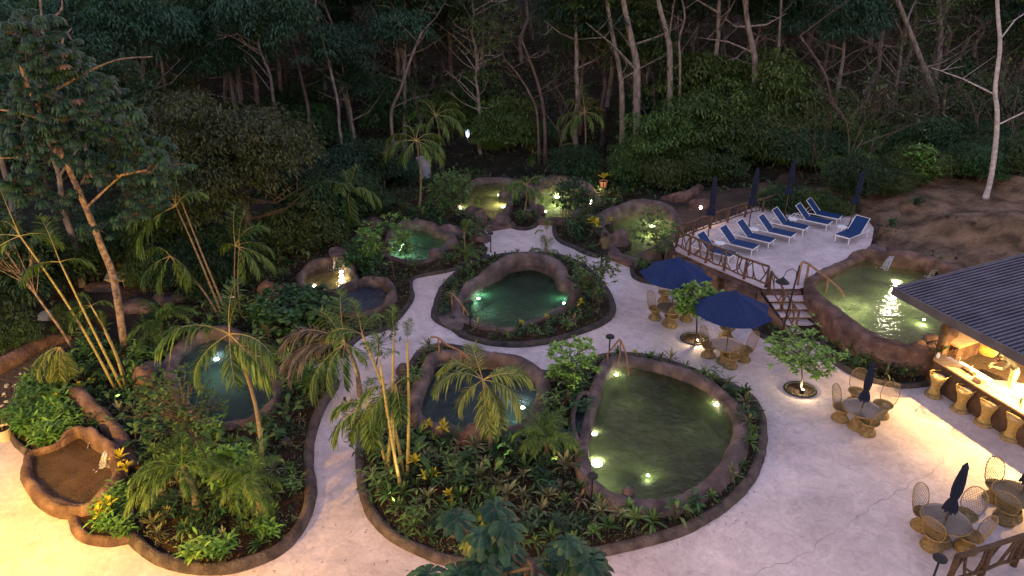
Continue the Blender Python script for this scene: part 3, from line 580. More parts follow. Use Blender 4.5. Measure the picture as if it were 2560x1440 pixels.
for a in [(541, 899, -.10, 'lamp under the drooping fronds in the dark blue pool', 55, .10), (853, 680, .30, 'right hand lamp of the small golden grotto pool', 16, .09), (786, 716, .25, 'front lamp of the small golden grotto pool', 12, .08),
          (1005, 610, 0, 'bright lamp in the teal pool behind a sapling', 90, .13), (1250, 488, .05, 'large lamp at the back of the double lit pool', 60, .15), (1149, 522, .02, 'lamp beside a stone at the left tip of the double lit pool', 45, .10), (1258, 518, .02, 'lamp at the right edge of the double lit pool', 30, .10),
          (1392, 493, -.1, 'broadest lamp, in the back of the round pool', 150, .18), (1363, 530, 0, 'small lamp at the front left of the round pool', 20, .07), (1478, 503, .02, 'lamp by the small spout of the round pool', 30, .10),
          (1630, 566, -.15, 'lamp in the long green pool behind a young tree', 110, .13), (1196, 747, -.12, 'left lamp of the central pool', 45, .07), (1410, 759, -.12, 'right lamp of the central pool', 30, .06),
          (1307, 1020, -.15, 'lamp in the oval pool beside the palm frond', 40, .07), (1541, 938, 0, 'lamp at the top left of the largest pool by the handrail', 50, .07), (1790, 1013, 0, 'lamp at the right end of the largest pool', 40, .07),
          (1486, 1086, .02, 'upper lamp of the two on the left wall of the largest pool', 14, .08), (1492, 1160, .0, 'lower lamp of the two on the left wall of the largest pool', 40, .15), (1620, 1190, -.65, 'deep lamp glowing green near the front of the largest pool', 45, .05),
          (2241, 706, .88, 'bright lamp beside the roof corner in the raised pool', 45, .16), (2120, 800, .45, 'hidden lamp along the front wall of the raised pool', 300, .05), (2310, 800, .45, 'hidden lamp under the roof edge in the raised pool', 150, .05)]:
    pool_lamp(*a)
# water spouts
def spout(top, bot, w_, label):
    a, b = Vector(top), Vector(bot); mb = MB(); side = (b - a).cross(Z); side.normalize(); n = int(10 + w_ * 60)
    for j in range(n):
        q = R.uniform(-.5, .5) * w_; q2 = q * 1.7 + R.uniform(-.04, .04); P = []
        for k in range(8):
            t = k / 7 * R.uniform(.9, 1); P.append((a.x + (b.x - a.x) * t ** .8 + side.x * (q + (q2 - q) * t), a.y + (b.y - a.y) * t ** .8 + side.y * (q + (q2 - q) * t), a.z + (b.z - a.z) * t ** 1.6 + .01))
        mb.tube(P, [R.uniform(.006, .014) * (1 - .3 * k / 7) for k in range(8)], 4, cap=False)
    for j in range(60):
        an = R.uniform(0, 6.28); rr = abs(R.gauss(0, .5)) * w_ * 1.5; c = b + Vector((math.cos(an) * rr, math.sin(an) * rr, .012)); s_ = R.uniform(.012, .035)
        mb.add([c + Vector((s_, 0, 0)), c + Vector((0, s_, 0)), c - Vector((s_, 0, 0)), c - Vector((0, s_, 0)), c + Vector((0, 0, s_ * .7))], [(0, 1, 4), (1, 2, 4), (2, 3, 4), (3, 0, 4)])
    tag(mb.build('water_spout', M['foam'], smooth=True), label, 'waterfall')
spout(G(268, 1128, .6), G(258, 1168, .22), .14, 'white water pouring from the rock ridge into the shallow brown pool')
spout(G(228, 1103, .4), G(222, 1122, .13), .1, 'small trickle left of the main cascade into the brown pool')
spout(G(2236, 636, 1.5), G(2212, 672, .97), .2, 'white waterfall into the back of the raised pool')
spout(G(2340, 676, 1.5), G(2325, 694, .97), .15, 'second waterfall half hidden beside the roof')
spout(G(838, 640, .95), G(838, 668, .37), .45, 'faint curtain of water from the rock shelf into the grotto pool')
slab([(822, 622), (845, 616), (868, 625), (862, 640), (830, 640)], 1.0, .25, 'rock', 'rock_shelf', 'flat overhanging rock shelf above the grotto pool', 'rock')
# ================================================================== PLANTS
def dirv(az, el): return Vector((math.cos(az) * math.cos(el), math.sin(az) * math.cos(el), math.sin(el)))
def m_dracaena(seed, n, L, W, stem, droop, mats):
    r = random.Random(seed); mb = MB()
    if stem: mb.tube([(0, 0, -.05), (r.uniform(-.03, .03), r.uniform(-.03, .03), stem)], [.018, .012], 4, mi=1)
    for i in range(n):
        az = i * 2.4 + r.uniform(-.3, .3); el = rad(r.uniform(5, 80)); p = Vector((0, 0, stem * r.uniform(.75, 1.05)))
        mb.leaf(p, dirv(az, el), L * r.uniform(.75, 1.15), W * r.uniform(.8, 1.2), droop * (1.1 - el / 1.6))
    return mb.mesh('dracaena', mats)
def m_leafy(seed, ns, h, L, W, mats, spread=.35):
    r = random.Random(seed); mb = MB()
    for i in range(ns):
        az = r.uniform(0, 6.28); el = rad(r.uniform(50, 85)); d = dirv(az, el); hh = h * r.uniform(.6, 1.1)
        b = Vector((r.uniform(-1, 1), r.uniform(-1, 1), 0)) * spread * .4; top = b + d * hh
        mb.tube([b, b + d * hh * .5 + Z * .02, top], [.008, .006, .004], 3, cap=False, mi=1)
        for k in range(9):
            t = .25 + .75 * k / 8; mb.leaf(b.lerp(top, t), dirv(az + k * 2.4 + r.uniform(-.4, .4), rad(r.uniform(0, 50))), L * r.uniform(.7, 1.1), W, r.uniform(.15, .4))
    return mb.mesh('leafy', mats)
def m_broad(seed, n, h, L, W, mats):
    r = random.Random(seed); mb = MB()
    for i in range(n):
        az = i * 2.4 + r.uniform(-.4, .4); el = rad(r.uniform(45, 85)); d = dirv(az, el); hh = h * r.uniform(.5, 1)
        mb.tube([(0, 0, 0), d * hh], [.01, .006], 3, cap=False, mi=1)
        mb.leaf(d * hh, dirv(az, el - .5), L * r.uniform(.8, 1.2), W * r.uniform(.8, 1.2), r.uniform(.3, .7))
    return mb.mesh('broad', mats)
def m_grass(seed, n, L, mats):
    r = random.Random(seed); mb = MB()
    for i in range(n): mb.leaf((r.uniform(-.05, .05), r.uniform(-.05, .05), 0), dirv(r.uniform(0, 6.28), rad(r.uniform(35, 85))), L * r.uniform(.6, 1.1), .022, r.uniform(.2, .8))
    return mb.mesh('grass', mats)
st_ = M['barkd']
KIND = {
 'striped': [m_dracaena(i, 15, .34, .045, .10 + .06 * i, .55, [M['lf_tip'], st_]) for i in range(4)],
 'green': [m_dracaena(10 + i, 18, .32, .05, .08 + .05 * i, .45, [M['lf_mid'], st_]) for i in range(4)],
 'dark': [m_leafy(20 + i, 7, .42, .2, .05, [M['lf_dark'], st_]) for i in range(3)] + [m_leafy(27, 9, .5, .17, .045, [M['lf_mid'], st_])],
 'bright': [m_leafy(30 + i, 9, .5, .24, .055, [M['lf_bright'], st_]) for i in range(3)],
 'croton': [m_dracaena(40 + i, 14, .22, .06, .32, .25, [M['lf_yellow'], st_]) for i in range(3)],
 'pink': [m_dracaena(50 + i, 11, .30, .05, .22, .95, [M['lf_pink'], st_]) for i in range(3)],
 'broad': [m_broad(60 + i, 8, .45, .36, .12, [M['lf_mid'], st_]) for i in range(3)],
 'grass': [m_grass(70 + i, 34, .42, [M['lf_dark'], st_]) for i in range(2)] + [m_grass(74, 30, .4, [M['lf_mid'], st_])],
}
PHR = {'striped': ('dracaena_plant', 'pale striped dracaena rosettes', 'plant'), 'green': ('rosette_plant', 'green strap leaved rosettes', 'plant'), 'dark': ('leafy_shrub', 'low dark leafy shrubs', 'shrub'), 'bright': ('bushy_plant', 'bright green lance leaved bushes', 'plant'),
       'croton': ('croton_plant', 'yellow crotons', 'plant'), 'pink': ('wilted_plant', 'wilted pinkish brown rosettes', 'plant'), 'broad': ('broadleaf_plant', 'broad leaved upright plants', 'plant'), 'grass': ('grass_clump', 'narrow leaved grassy clumps', 'plant')}
SING = {'striped': 'pale striped dracaena rosette', 'green': 'green strap leaved rosette', 'dark': 'low dark leafy shrub', 'bright': 'bright green lance leaved bush', 'croton': 'yellow leaved croton', 'pink': 'wilted pinkish brown rosette', 'broad': 'broad leaved upright plant', 'grass': 'narrow leaved grassy clump'}
wet = [offset(p[1], .38) for p in pools]; wet_tight = [offset(p[1], .05) for p in pools]
wet = [offset(p[1], {'cascade_pool': .42, 'central_pool': .45, 'oval_pool': .42, 'large_round_pool': .42, 'long_green_pool': .7}.get(p[0], .5)) for p in pools]
upw = offset(UPPER, .6)
def free(x, y): return not any(inside(x, y, h) for h in wet) and not inside(x, y, upw) and not inside(x, y, TERR)
LM = [(g_[0], g_[1], t_) for px_, py_, t_ in [(1225, 1130, 'the golden palm'), (1000, 1200, 'the golden canes'), (1365, 1150, 'the low date palm'), (1475, 1130, 'the rock trough'), (1880, 1050, 'the right tip of the kerb'), (1840, 1190, 'the right curve of the kerb'), (1700, 1290, 'the front of the largest pool'), (1560, 1310, 'the front left of the largest pool'), (1130, 1350, 'the front kerb'), (960, 1280, 'the left curve of the kerb'), (1080, 1200, 'the tallest croton'), (1400, 1260, 'the hollow behind the foreground leaves'), (1270, 1240, 'the bare soil patch'), (1420, 980, 'the rosette leaved young tree'), (1300, 925, 'the top kerb'), (1180, 1110, 'the broken topped rock'),
      (1120, 740, 'the curved handrail'), (1250, 650, 'the back of the arch'), (1400, 655, 'the feathery small palm'), (1480, 765, 'the open young tree'), (1500, 800, 'the right end of the kerb'), (1300, 845, 'the middle of the front kerb'), (1180, 825, 'the rock step'),
      (490, 1275, 'the short front palm'), (650, 1290, 'the stout front palm'), (560, 1400, 'the nursery pots'), (400, 1360, 'the left curve of the kerb'), (740, 1280, 'the right curve of the kerb'), (655, 1190, 'the tall thin palm'), (800, 970, 'the kerb tip'), (760, 1090, 'the straight kerb edge'), (300, 990, 'the yellow canes'), (372, 965, 'the orange rock'), (420, 1090, 'the yellowing tree'), (310, 1150, 'the lit ridge'), (240, 1010, 'the drooping fan palm'), (312, 868, 'the speckled trunk'), (560, 800, 'the leaning thin palms'), (690, 760, 'the dark red boulder'), (480, 860, 'the far rim of the blue pool'),
      (880, 810, 'the narrow path kerb'), (980, 740, 'the curled pool rim'), (900, 640, 'the dark shrub'), (1160, 640, 'the spiky palm'), (1060, 670, 'the teal pool front'), (870, 575, 'the broad palm'), (1060, 440, 'the concrete cylinder'), (1000, 500, 'the pale flat stones'), (1140, 550, 'the dense round tree'), (780, 640, 'the grotto'), (640, 655, 'the mango tree'), (1200, 450, 'the double pool back'), (1500, 475, 'the terracotta pot'), (1440, 600, 'the curved kerb'), (1440, 510, 'the dense dark tree'), (1590, 480, 'the rock bank'), (2110, 880, 'the stair side'), (2200, 920, 'the tall croton'), (2290, 940, 'the first bar stool')] for g_ in [G(px_, py_, .1)]]
placed = []
def plant(kind, x, y, z, s, bedname, label=None):
    me = R.choice(KIND[kind]); nm, ph, cat = PHR[kind]
    o = link(nm, me, None, (x, y, z), R.uniform(0, 6.28), s); nm_ = min(LM, key=lambda q: (q[0] - x) ** 2 + (q[1] - y) ** 2)[2]; lb = label or '%s %s near %s' % ('small' if s < 1.05 else 'large' if s > 1.4 else 'middle sized', SING[kind], nm_)
    tag(o, lb, cat, '%s near %s' % (ph, nm_)); placed.append((x, y)); return o
def scatter(P, n, md, weights, bedname, s=(.8, 1.35), z=.1, region=None, near=None):
    xs = [p[0] for p in P]; ys = [p[1] for p in P]; inn = offset(P, -.22); loc = []; tries = 0
    ks = list(weights); ws = [weights[k] for k in ks]
    while len(loc) < n and tries < n * 60:
        tries += 1; x = R.uniform(min(xs), max(xs)); y = R.uniform(min(ys), max(ys))
        if not inside(x, y, inn) or not free(x, y): continue
        if region and not region(x, y): continue
        if any((x - a) ** 2 + (y - b) ** 2 < md * md for a, b in loc): continue
        loc.append((x, y)); plant(R.choices(ks, ws)[0], x, y, z, R.uniform(*s), bedname)
scatter(BEDC, 190, .40, {'striped': 24, 'green': 30, 'dark': 25, 'pink': 5, 'grass': 12, 'broad': 3}, 'the long kerbed middle bed', s=(1.0, 1.75))
scatter(BEDD, 80, .34, {'striped': 15, 'green': 30, 'dark': 30, 'pink': 8, 'grass': 12}, 'the kerbed bed round the central pool', s=(.8, 1.3))
fx0 = G(340, 1200).x
scatter(BEDA, 120, .31, {'green': 35, 'bright': 6, 'striped': 16, 'dark': 14, 'grass': 8}, 'the front of the left palm bed', s=(.9, 1.35), region=lambda x, y: y < 16.3 and x > fx0)
scatter(BEDA, 120, .45, {'broad': 22, 'green': 18, 'dark': 30, 'bright': 10, 'striped': 6, 'grass': 6}, 'the bed between the brown and deep blue pools', s=(1., 1.7), region=lambda x, y: 16.3 < y < 22.5 and x < -7.)
scatter(BEDA, 34, .42, {'striped': 14, 'pink': 8, 'green': 4}, 'the bare right edge of the left palm bed', s=(.85, 1.3), region=lambda x, y: 16.3 < y < 21 and x > -7.)
scatter(BEDA, 150, .5, {'dark': 40, 'grass': 20, 'green': 15, 'broad': 15, 'striped': 5}, 'the shady beds round the far left pools', s=(1.1, 2.2), region=lambda x, y: y > 22.5)
scatter(BEDB1, 44, .26, {'bright': 1}, 'the small planter left of the brown pool', s=(.9, 1.4))
scatter(BEDB, 22, .28, {'bright': 3, 'dark': 1}, 'the small bed below the brown pool', s=(.8, 1.2))
scatter(BEDE, 16, .25, {'dark': 3, 'broad': 2, 'grass': 2}, 'the small island bed between the lit pools', s=(.9, 1.3))
scatter(BEDF, 60, .5, {'dark': 6, 'broad': 2, 'grass': 3, 'green': 2}, 'the bed behind the standing man', s=(1.1, 2.))
scatter(BEDG, 12, .3, {'dark': 3, 'green': 2}, 'the small bed by the farther parasol', s=(.9, 1.3))
scatter(BEDH, 10, .3, {'grass': 3, 'green': 1}, 'the bed at the foot of the lamp post', s=(.6, .9))
scatter(BEDI, 34, .35, {'dark': 4, 'green': 3, 'striped': 2}, 'the bed below the raised pool wall', s=(.9, 1.4), region=lambda x, y: True)
for i, (px, py, s, lb) in enumerate([(1110, 1095, 1.3, 'star shaped yellow croton left of the broken rock in the middle bed'), (1072, 1085, 1.1, 'yellow croton at the left foot of the oval pool'), (1040, 1185, 1.4, 'tallest yellow croton beside the leaning cane palms'), (1062, 1212, 1.0, 'yellow croton just below the tallest one by the canes'), (1088, 1208, 1.0, 'second yellow croton right of the cane bases'),
        (1122, 1255, .9, 'small yellow croton low in the middle bed'), (1130, 1270, .7, 'smallest yellow croton low in the middle bed'), (1303, 828, 1.0, 'yellow croton on the front kerb of the central pool'), (1365, 805, .8, 'little yellow croton right of the central pool front'), (1450, 775, 1.1, 'yellow croton at the right end of the central bed'),
        (1490, 590, 2.0, 'large golden croton beside the standing man'), (1478, 575, 1.6, 'golden croton left of the standing man'), (1525, 565, 1.1, 'yellow croton on the edge of the long green pool'), (1540, 500, 1.0, 'yellow croton in the dark bed above the long pool'), (280, 1290, 1.3, 'large yellow croton in the small bed below the brown pool'), (255, 1310, 1.2, 'yellow croton low on the left of the small bed'),
        (310, 1180, 1.5, 'yellow croton at the end of the lit ridge'), (322, 1200, 1.3, 'yellow croton nearest the short front palm'), (150, 1020, 1.1, 'yellow croton at the top of the small left planter'), (165, 1045, 1.1, 'second yellow croton in the small left planter'), (232, 975, 1.0, 'yellow croton near the cane bases at the left'), (205, 985, 1.0, 'yellow croton left of the yellow canes'), (2165, 885, 1.2, 'tall yellow croton against the raised pool wall'), (2225, 925, 1.1, 'yellow croton near the first bar stool'), (1585, 895, .8, 'yellow croton by the handrail of the largest pool')]):
    g = G(px, py, .1); o = plant('croton', g.x, g.y, .1, s * 1.08, 'the beds', lb); o['group'] = 'yellow crotons dotted through the beds'
# low ground cover between the plants
def cover(P, n, name, label, mats, L=.14, z=.09, region=None, hfun=None, tight=False):
    mb = MB(); xs = [p[0] for p in P]; ys = [p[1] for p in P]; k = 0; tries = 0
    while k < n and tries < n * 12:
        tries += 1; x = R.uniform(min(xs), max(xs)); y = R.uniform(min(ys), max(ys))
        if fn(x, y, .9, 5) < -.12 and R.random() < .85: continue
        if not inside(x, y, P) or (P is not FOR and not free(x, y)): continue
        if region and not region(x, y): continue
        zz = z if hfun is None else hfun(x, y)
        for j in range(4): mb.leaf((x + R.uniform(-.06, .06) * L / .14, y + R.uniform(-.06, .06) * L / .14, zz), dirv(R.uniform(0, 6.28), rad(R.uniform(5, 75))), L * R.uniform(.6, 1.3), L * .24, .3, mi=R.randrange(len(mats)), seg=1)
        k += 1
    o = mb.build(name, mats); tag(o, label, 'ground cover', kind='stuff')
FOR = [(-70, 40), (70, 40), (70, 100), (-70, 100)]
gm = [M['lf_mid'], M['lf_dark'], M['lf_tip'], M['lf_dry']]
cover(BEDC, 3200, 'ground_cover', 'low leaf litter and seedlings in the middle bed', gm)
cover(BEDD, 1500, 'ground_cover', 'low seedlings round the central pool', gm, L=.12)
cover(BEDA, 8000, 'ground_cover', 'low seedlings and litter under the left palms', gm, L=.16)
cover(BEDF, 1200, 'ground_cover', 'low dark planting behind the lit pools', gm, L=.2)
cover(BEDI, 500, 'ground_cover', 'low dark planting below the raised pool', gm)
# ------------------------------------------------------------------ palms
def frond_mesh(seed, el0, curl, n, ll, mats, side=0., lw=.03, hang=.5, bare=.18, seglf=3):
    """unit-length frond along +X starting at angle el0, curling down; leaflets both sides"""
    r = random.Random(seed); mb = MB(); pts = []; p = Vector((0, 0, 0)); el = el0; az = 0.; K = 16
    for k in range(K + 1):
        pts.append(p.copy()); p = p + dirv(az, el) / K; el -= curl / K * (.4 + 1.2 * k / K); az += side / K
    mb.tube(pts, [(.009 if seglf > 1 else .007) * (1 - .85 * k / K) + .0012 for k in range(K + 1)], 4, mi=1)
    for i in range(n):
        t = bare + (1 - bare) * (i + r.uniform(-.2, .2)) / n; t = min(max(t, bare), .995); q = t * K; a = int(q); b = min(a + 1, K); pp = pts[a].lerp(pts[b], q - a); tg = (pts[b] - pts[max(a - 1, 0)]).normalized()
        s_ = tg.cross(Z); s_ = s_.normalized() if s_.length > .05 else Vector((0, 1, 0)); up = s_.cross(tg)
        l_ = ll * (.45 + .9 * math.sin(math.pi * min(1, (t - bare) / (1 - bare) * .85 + .12))) * r.uniform(.85, 1.1)
        for sg in (-1, 1):
            if r.random() < .07: continue
            d = (tg * (.55 + .35 * t) + s_ * sg * .9 + up * r.uniform(.0, .35)).normalized()
            mb.leaf(pp, (d + Vector((r.uniform(-.15, .15), r.uniform(-.15, .15), r.uniform(-.25, .15)))), l_ * (1 if r.random() > .12 else r.uniform(.4, .8)), lw * r.uniform(.6, 1.3), hang * r.uniform(.3, 2.1), seg=seglf)
    return mb.mesh('frond', mats)
FR = {}
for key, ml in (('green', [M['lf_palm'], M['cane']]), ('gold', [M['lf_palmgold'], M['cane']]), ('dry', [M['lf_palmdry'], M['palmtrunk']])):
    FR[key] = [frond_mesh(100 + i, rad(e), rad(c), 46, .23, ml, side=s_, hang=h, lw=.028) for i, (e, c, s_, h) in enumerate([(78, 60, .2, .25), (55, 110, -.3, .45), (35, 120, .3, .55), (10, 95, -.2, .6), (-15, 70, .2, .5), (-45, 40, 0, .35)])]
FINE = [frond_mesh(200 + i, rad(e), rad(c), 85, .20, [M['lf_palm'], M['lf_palm']], side=s_, hang=.35, lw=.017, seglf=1, bare=.1) for i, (e, c, s_) in enumerate([(70, 80, .1), (45, 120, -.2), (20, 110, .2), (0, 70, 0)])]
def palm(base, crown, fr, label, mat_='green', trunk='palmtrunk', r0=.06, bend=.12, cat='palm tree', group=None, fine=False, dry=0, name='palm_tree', root=None, lscale=1., seed=0):
    """fr: list of (azimuth deg [0 = right, 90 = away], variant 0 upright .. 5 hanging, length m)"""
    base = Vector(base); crown = Vector(crown)
    t = root or thing(name, label, cat, base, group=group); off = base - t.location if root else Vector((0, 0, 0))
    c = crown - base; K = 8; mb = MB(); rr = random.Random(seed)
    sd_ = Vector((c.y, -c.x, 0)) * .15 + Vector((rr.uniform(-1, 1), rr.uniform(-1, 1), 0)) * bend * c.length * .5
    P = [off + c * (k / K) + sd_ * math.sin(math.pi * k / K) - Vector((0, 0, .1 if k == 0 else 0)) for k in range(K + 1)]
    rd = [r0 * (1.25 - .6 * k / K) * (1.12 if k % 2 else 1) for k in range(K + 1)]
    mb.tube(P, rd, 7); tk = mb.build('trunk', M[trunk], t, smooth=True)
    for i, (az, v, L) in enumerate(fr):
        set_ = FINE if fine else FR['dry' if i < dry else mat_]
        v = min(v, len(set_) - 1); o = link('frond', set_[v], t, off + c); o.rotation_euler = (rr.uniform(-.3, .3), 0, rad(az + rr.uniform(-8, 8))); o.scale = (L, L, L)
        if i < dry and not fine: o['label'] = 'dry brown frond'
    return t
def ring(n, L, v0=1, v1=4, a0=0, seed=1, jit=18):
    r = random.Random(seed); return [(a0 + 360 * i / n + r.uniform(-jit, jit), r.randint(v0, v1), L * r.uniform(.8, 1.15)) for i in range(n)]
def ground_palm(bpx, cpx, *a, **k):
    b = G(*bpx, .1) if len(bpx) == 2 else G(*bpx); c = AY(cpx[0], cpx[1], b.y + k.pop('dy', 0)); return palm(b, c, *a, **k)
# big left palm: an upright spear and two arching fronds
ground_palm((655, 1190), (573, 835), [(75, 0, 1.5), (50, 0, 1.1), (195, 2, 2.0), (220, 4, 1.5), (-45, 4, 1.8), (-20, 3, 1.7), (-75, 5, 1.4)], 'tall thin palm with a bright upright spear over the deep blue pool', r0=.055, mat_='green')
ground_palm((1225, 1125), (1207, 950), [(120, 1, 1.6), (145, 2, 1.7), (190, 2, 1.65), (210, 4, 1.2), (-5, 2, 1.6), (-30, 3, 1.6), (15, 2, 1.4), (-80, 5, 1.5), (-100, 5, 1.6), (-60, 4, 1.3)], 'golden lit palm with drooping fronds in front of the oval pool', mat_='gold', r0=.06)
ground_palm((1365, 1150), (1364, 1095), ring(15, 1.05, 0, 3, seed=5), 'low fine leaved date palm left of the largest pool', fine=True, r0=.07, trunk='barkd')
ground_palm((492, 1275), (455, 1165), [(175, 2, 1.5), (200, 2, 1.6), (215, 3, 1.7), (230, 3, 1.4), (120, 0, 1.2), (100, 1, 1.2), (20, 2, 1.4), (-10, 3, 1.2), (60, 1, 1.2), (-60, 4, 1.0), (150, 1, 1.3)], 'short front palm with long fronds sweeping left over the brown pool', fine=True, r0=.085)
ground_palm((650, 1290), (628, 1185), ring(10, 1.15, 1, 3, seed=8) + [(80, 0, 1.1), (-70, 3, 1.1)], 'short stout front palm with a full round head', fine=True, r0=.085)
ground_palm((900, 985), (862, 858), [(172, 2, 2.5), (190, 3, 2.5), (205, 3, 2.2), (222, 4, 2.1), (238, 4, 1.8), (80, 0, 1.9), (150, 1, 2.1), (-40, 4, 1.0), (250, 5, 1.5), (165, 3, 2.2)], 'large leaning palm with sweeping fronds at the narrow path', r0=.075, dry=3)
ground_palm((868, 575), (872, 478), ring(10, 2.0, 1, 4, seed=12) + [(70, 0, 1.6)], 'broad palm on the far left between the mango tree and the teal pool', mat_='green', r0=.08)
ground_palm((1048, 525), (1040, 352), [(180, 3, 2.2), (200, 3, 2.1), (165, 2, 2.0), (0, 3, 1.9), (-20, 4, 2.0), (20, 2, 1.9), (90, 1, 1.9), (130, 1, 1.9), (-60, 4, 1.7), (235, 4, 1.8)], 'slender palm with down curved fronds beside the concrete cylinder', r0=.06, dry=1)
ground_palm((1100, 430), (1090, 290), [(150, 1, 2.4), (120, 1, 2.2), (170, 2, 2.2), (10, 2, 2.3), (-15, 3, 2.3), (40, 1, 2.1), (-50, 4, 2.0), (220, 4, 1.8)], 'tall palm behind the slender palm at the forest edge', r0=.07)
ground_palm((1457, 415), (1461, 282), [(100, 0, 2.2), (80, 1, 2.2), (150, 1, 2.2), (200, 4, 2.4), (215, 4, 2.2), (20, 2, 2.0), (-20, 3, 1.8), (60, 1, 2.0), (170, 3, 2.2), (-60, 4, 1.6)], 'tall single trunked palm behind the round lit pool', r0=.07, trunk='palmtrunk')
ground_palm((1308, 545), (1316, 462), ring(9, 1.3, 1, 4, seed=15), 'small palm on the island between the two lit pools', r0=.045)
ground_palm((1370, 655), (1362, 640), [(180, 1, .9), (150, 1, .8), (60, 0, 1.0), (90, 0, 1.1), (20, 1, .8), (-40, 2, .7), (210, 2, .8), (110, 0, 1.0)], 'small feathery palm at the back of the central pool', r0=.05)
ground_palm((1367, 655), (1365, 580), [(170, 2, .6), (80, 0, .7), (60, 0, .6), (100, 0, .7)], 'upright palm shoot standing out of the small feathery palm', r0=.025, trunk='cane')
ground_palm((1165, 655), (1163, 640), ring(11, .9, 0, 2, seed=19), 'spiky young palm beside the teal pool', r0=.04, fine=True)
ground_palm((1160, 640), (1160, 590), [(80, 0, .9), (100, 0, .8), (60, 0, .9)], 'thin palm shoot behind the spiky young palm', r0=.02, trunk='cane')
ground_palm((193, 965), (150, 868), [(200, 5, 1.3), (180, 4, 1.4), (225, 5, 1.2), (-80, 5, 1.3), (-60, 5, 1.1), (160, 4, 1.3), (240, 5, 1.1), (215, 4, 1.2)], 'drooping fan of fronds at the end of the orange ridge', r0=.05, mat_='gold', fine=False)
ground_palm((960, 470), (958, 430), ring(9, 1.9, 0, 2, seed=22), 'shaggy young palm left of the concrete cylinder', r0=.06)
ground_palm((1400, 395), (1400, 370), ring(8, 1.6, 0, 3, seed=23), 'dim young palm at the forest edge behind the far pools', r0=.06)
ground_palm((1560, 430), (1562, 395), ring(9, 1.7, 0, 3, seed=25), 'dark young palm right of the lit potted plant', r0=.06)
ground_palm((1330, 410), (1332, 385), ring(8, 1.5, 0, 3, seed=27), 'low palm in the dark behind the double lit pool', r0=.06)
ground_palm((400, 860), (402, 800), ring(9, 1.3, 0, 3, seed=33), 'bushy young palm beside the speckled trunk', r0=.05, fine=True)
# cane palms: several stems each
def cane_clump(stems, label, cat='palm tree', m='cane', r0=.04):
    b0 = G(*stems[0][0], .1); root = thing('cane_palm', label, cat, b0)
    for i, (bp, cp, fr) in enumerate(stems):
        b = G(*bp, .1); c = AY(cp[0], cp[1], b.y + .1); palm(b, c, fr, None, trunk=m, r0=r0, root=root, bend=.05, seed=i + 3)
    return root
cane_clump([((290, 975), (50, 590), [(180, 3, 1.8), (150, 2, 1.8), (205, 4, 1.5), (120, 0, 1.8), (30, 3, 1.2)]), ((308, 975), (150, 655), [(130, 0, 1.7), (40, 3, 1.0), (190, 3, 1.4)]), ((318, 965), (228, 765), [(150, 1, .9), (200, 4, 1.0), (20, 2, .7), (180, 3, .9)]), ((312, 970), (262, 830), [(120, 0, .8), (60, 0, .6)])],
            'clump of yellow cane palms leaning left with few fronds')
cane_clump([((560, 800), (440, 515), [(120, 0, 1.6), (100, 0, 1.4), (165, 2, 1.9), (195, 3, 2.2), (215, 4, 2.3), (30, 1, 1.4)]), ((572, 795), (452, 500), [(110, 0, 1.4), (140, 1, 1.6), (180, 3, 1.8)]), ((555, 805), (425, 640), [(195, 4, 1.6), (215, 5, 1.5), (-20, 4, 1.4), (-50, 5, 1.5), (160, 2, 1.4)])], 'clump of thin leaning palms behind the deep blue pool', m='palmtrunk')
cane_clump([((590, 780), (588, 615), [(80, 0, 1.8), (60, 1, 1.7), (30, 3, 1.6), (-20, 4, 1.6), (150, 3, 1.2), (0, 4, 1.8)]), ((600, 780), (598, 620), [(70, 0, 1.6), (-40, 5, 1.4)])], 'pair of thin palm stems against the mango tree', m='palmtrunk', r0=.03)
cane_clump([((1005, 1235), (950, 905), [(100, 0, .8), (150, 1, .9), (20, 1, .6)]), ((990, 1190), (985, 845), [(90, 0, .9), (60, 0, .8), (130, 0, .8)]), ((1018, 1190), (1018, 850), [(80, 0, .6), (110, 0, .5)]), ((1010, 1185), (905, 835), [(120, 0, 1.0), (170, 2, 1.1), (60, 1, .9), (200, 2, .9)]),
            ((975, 1195), (925, 1010), [(180, 3, 1.3), (200, 4, 1.5), (215, 5, 1.2), (240, 5, 1.2), (-60, 5, 1.1), (160, 3, 1.0), (100, 1, 1.0), (-90, 5, 1.3)]), ((968, 1200), (990, 960), [(225, 4, 1.3), (250, 5, 1.3), (200, 3, 1.2), (30, 2, .8), (-70, 5, 1.1)])],
           'tall clump of golden cane palms at the left end of the middle bed', r0=.042)
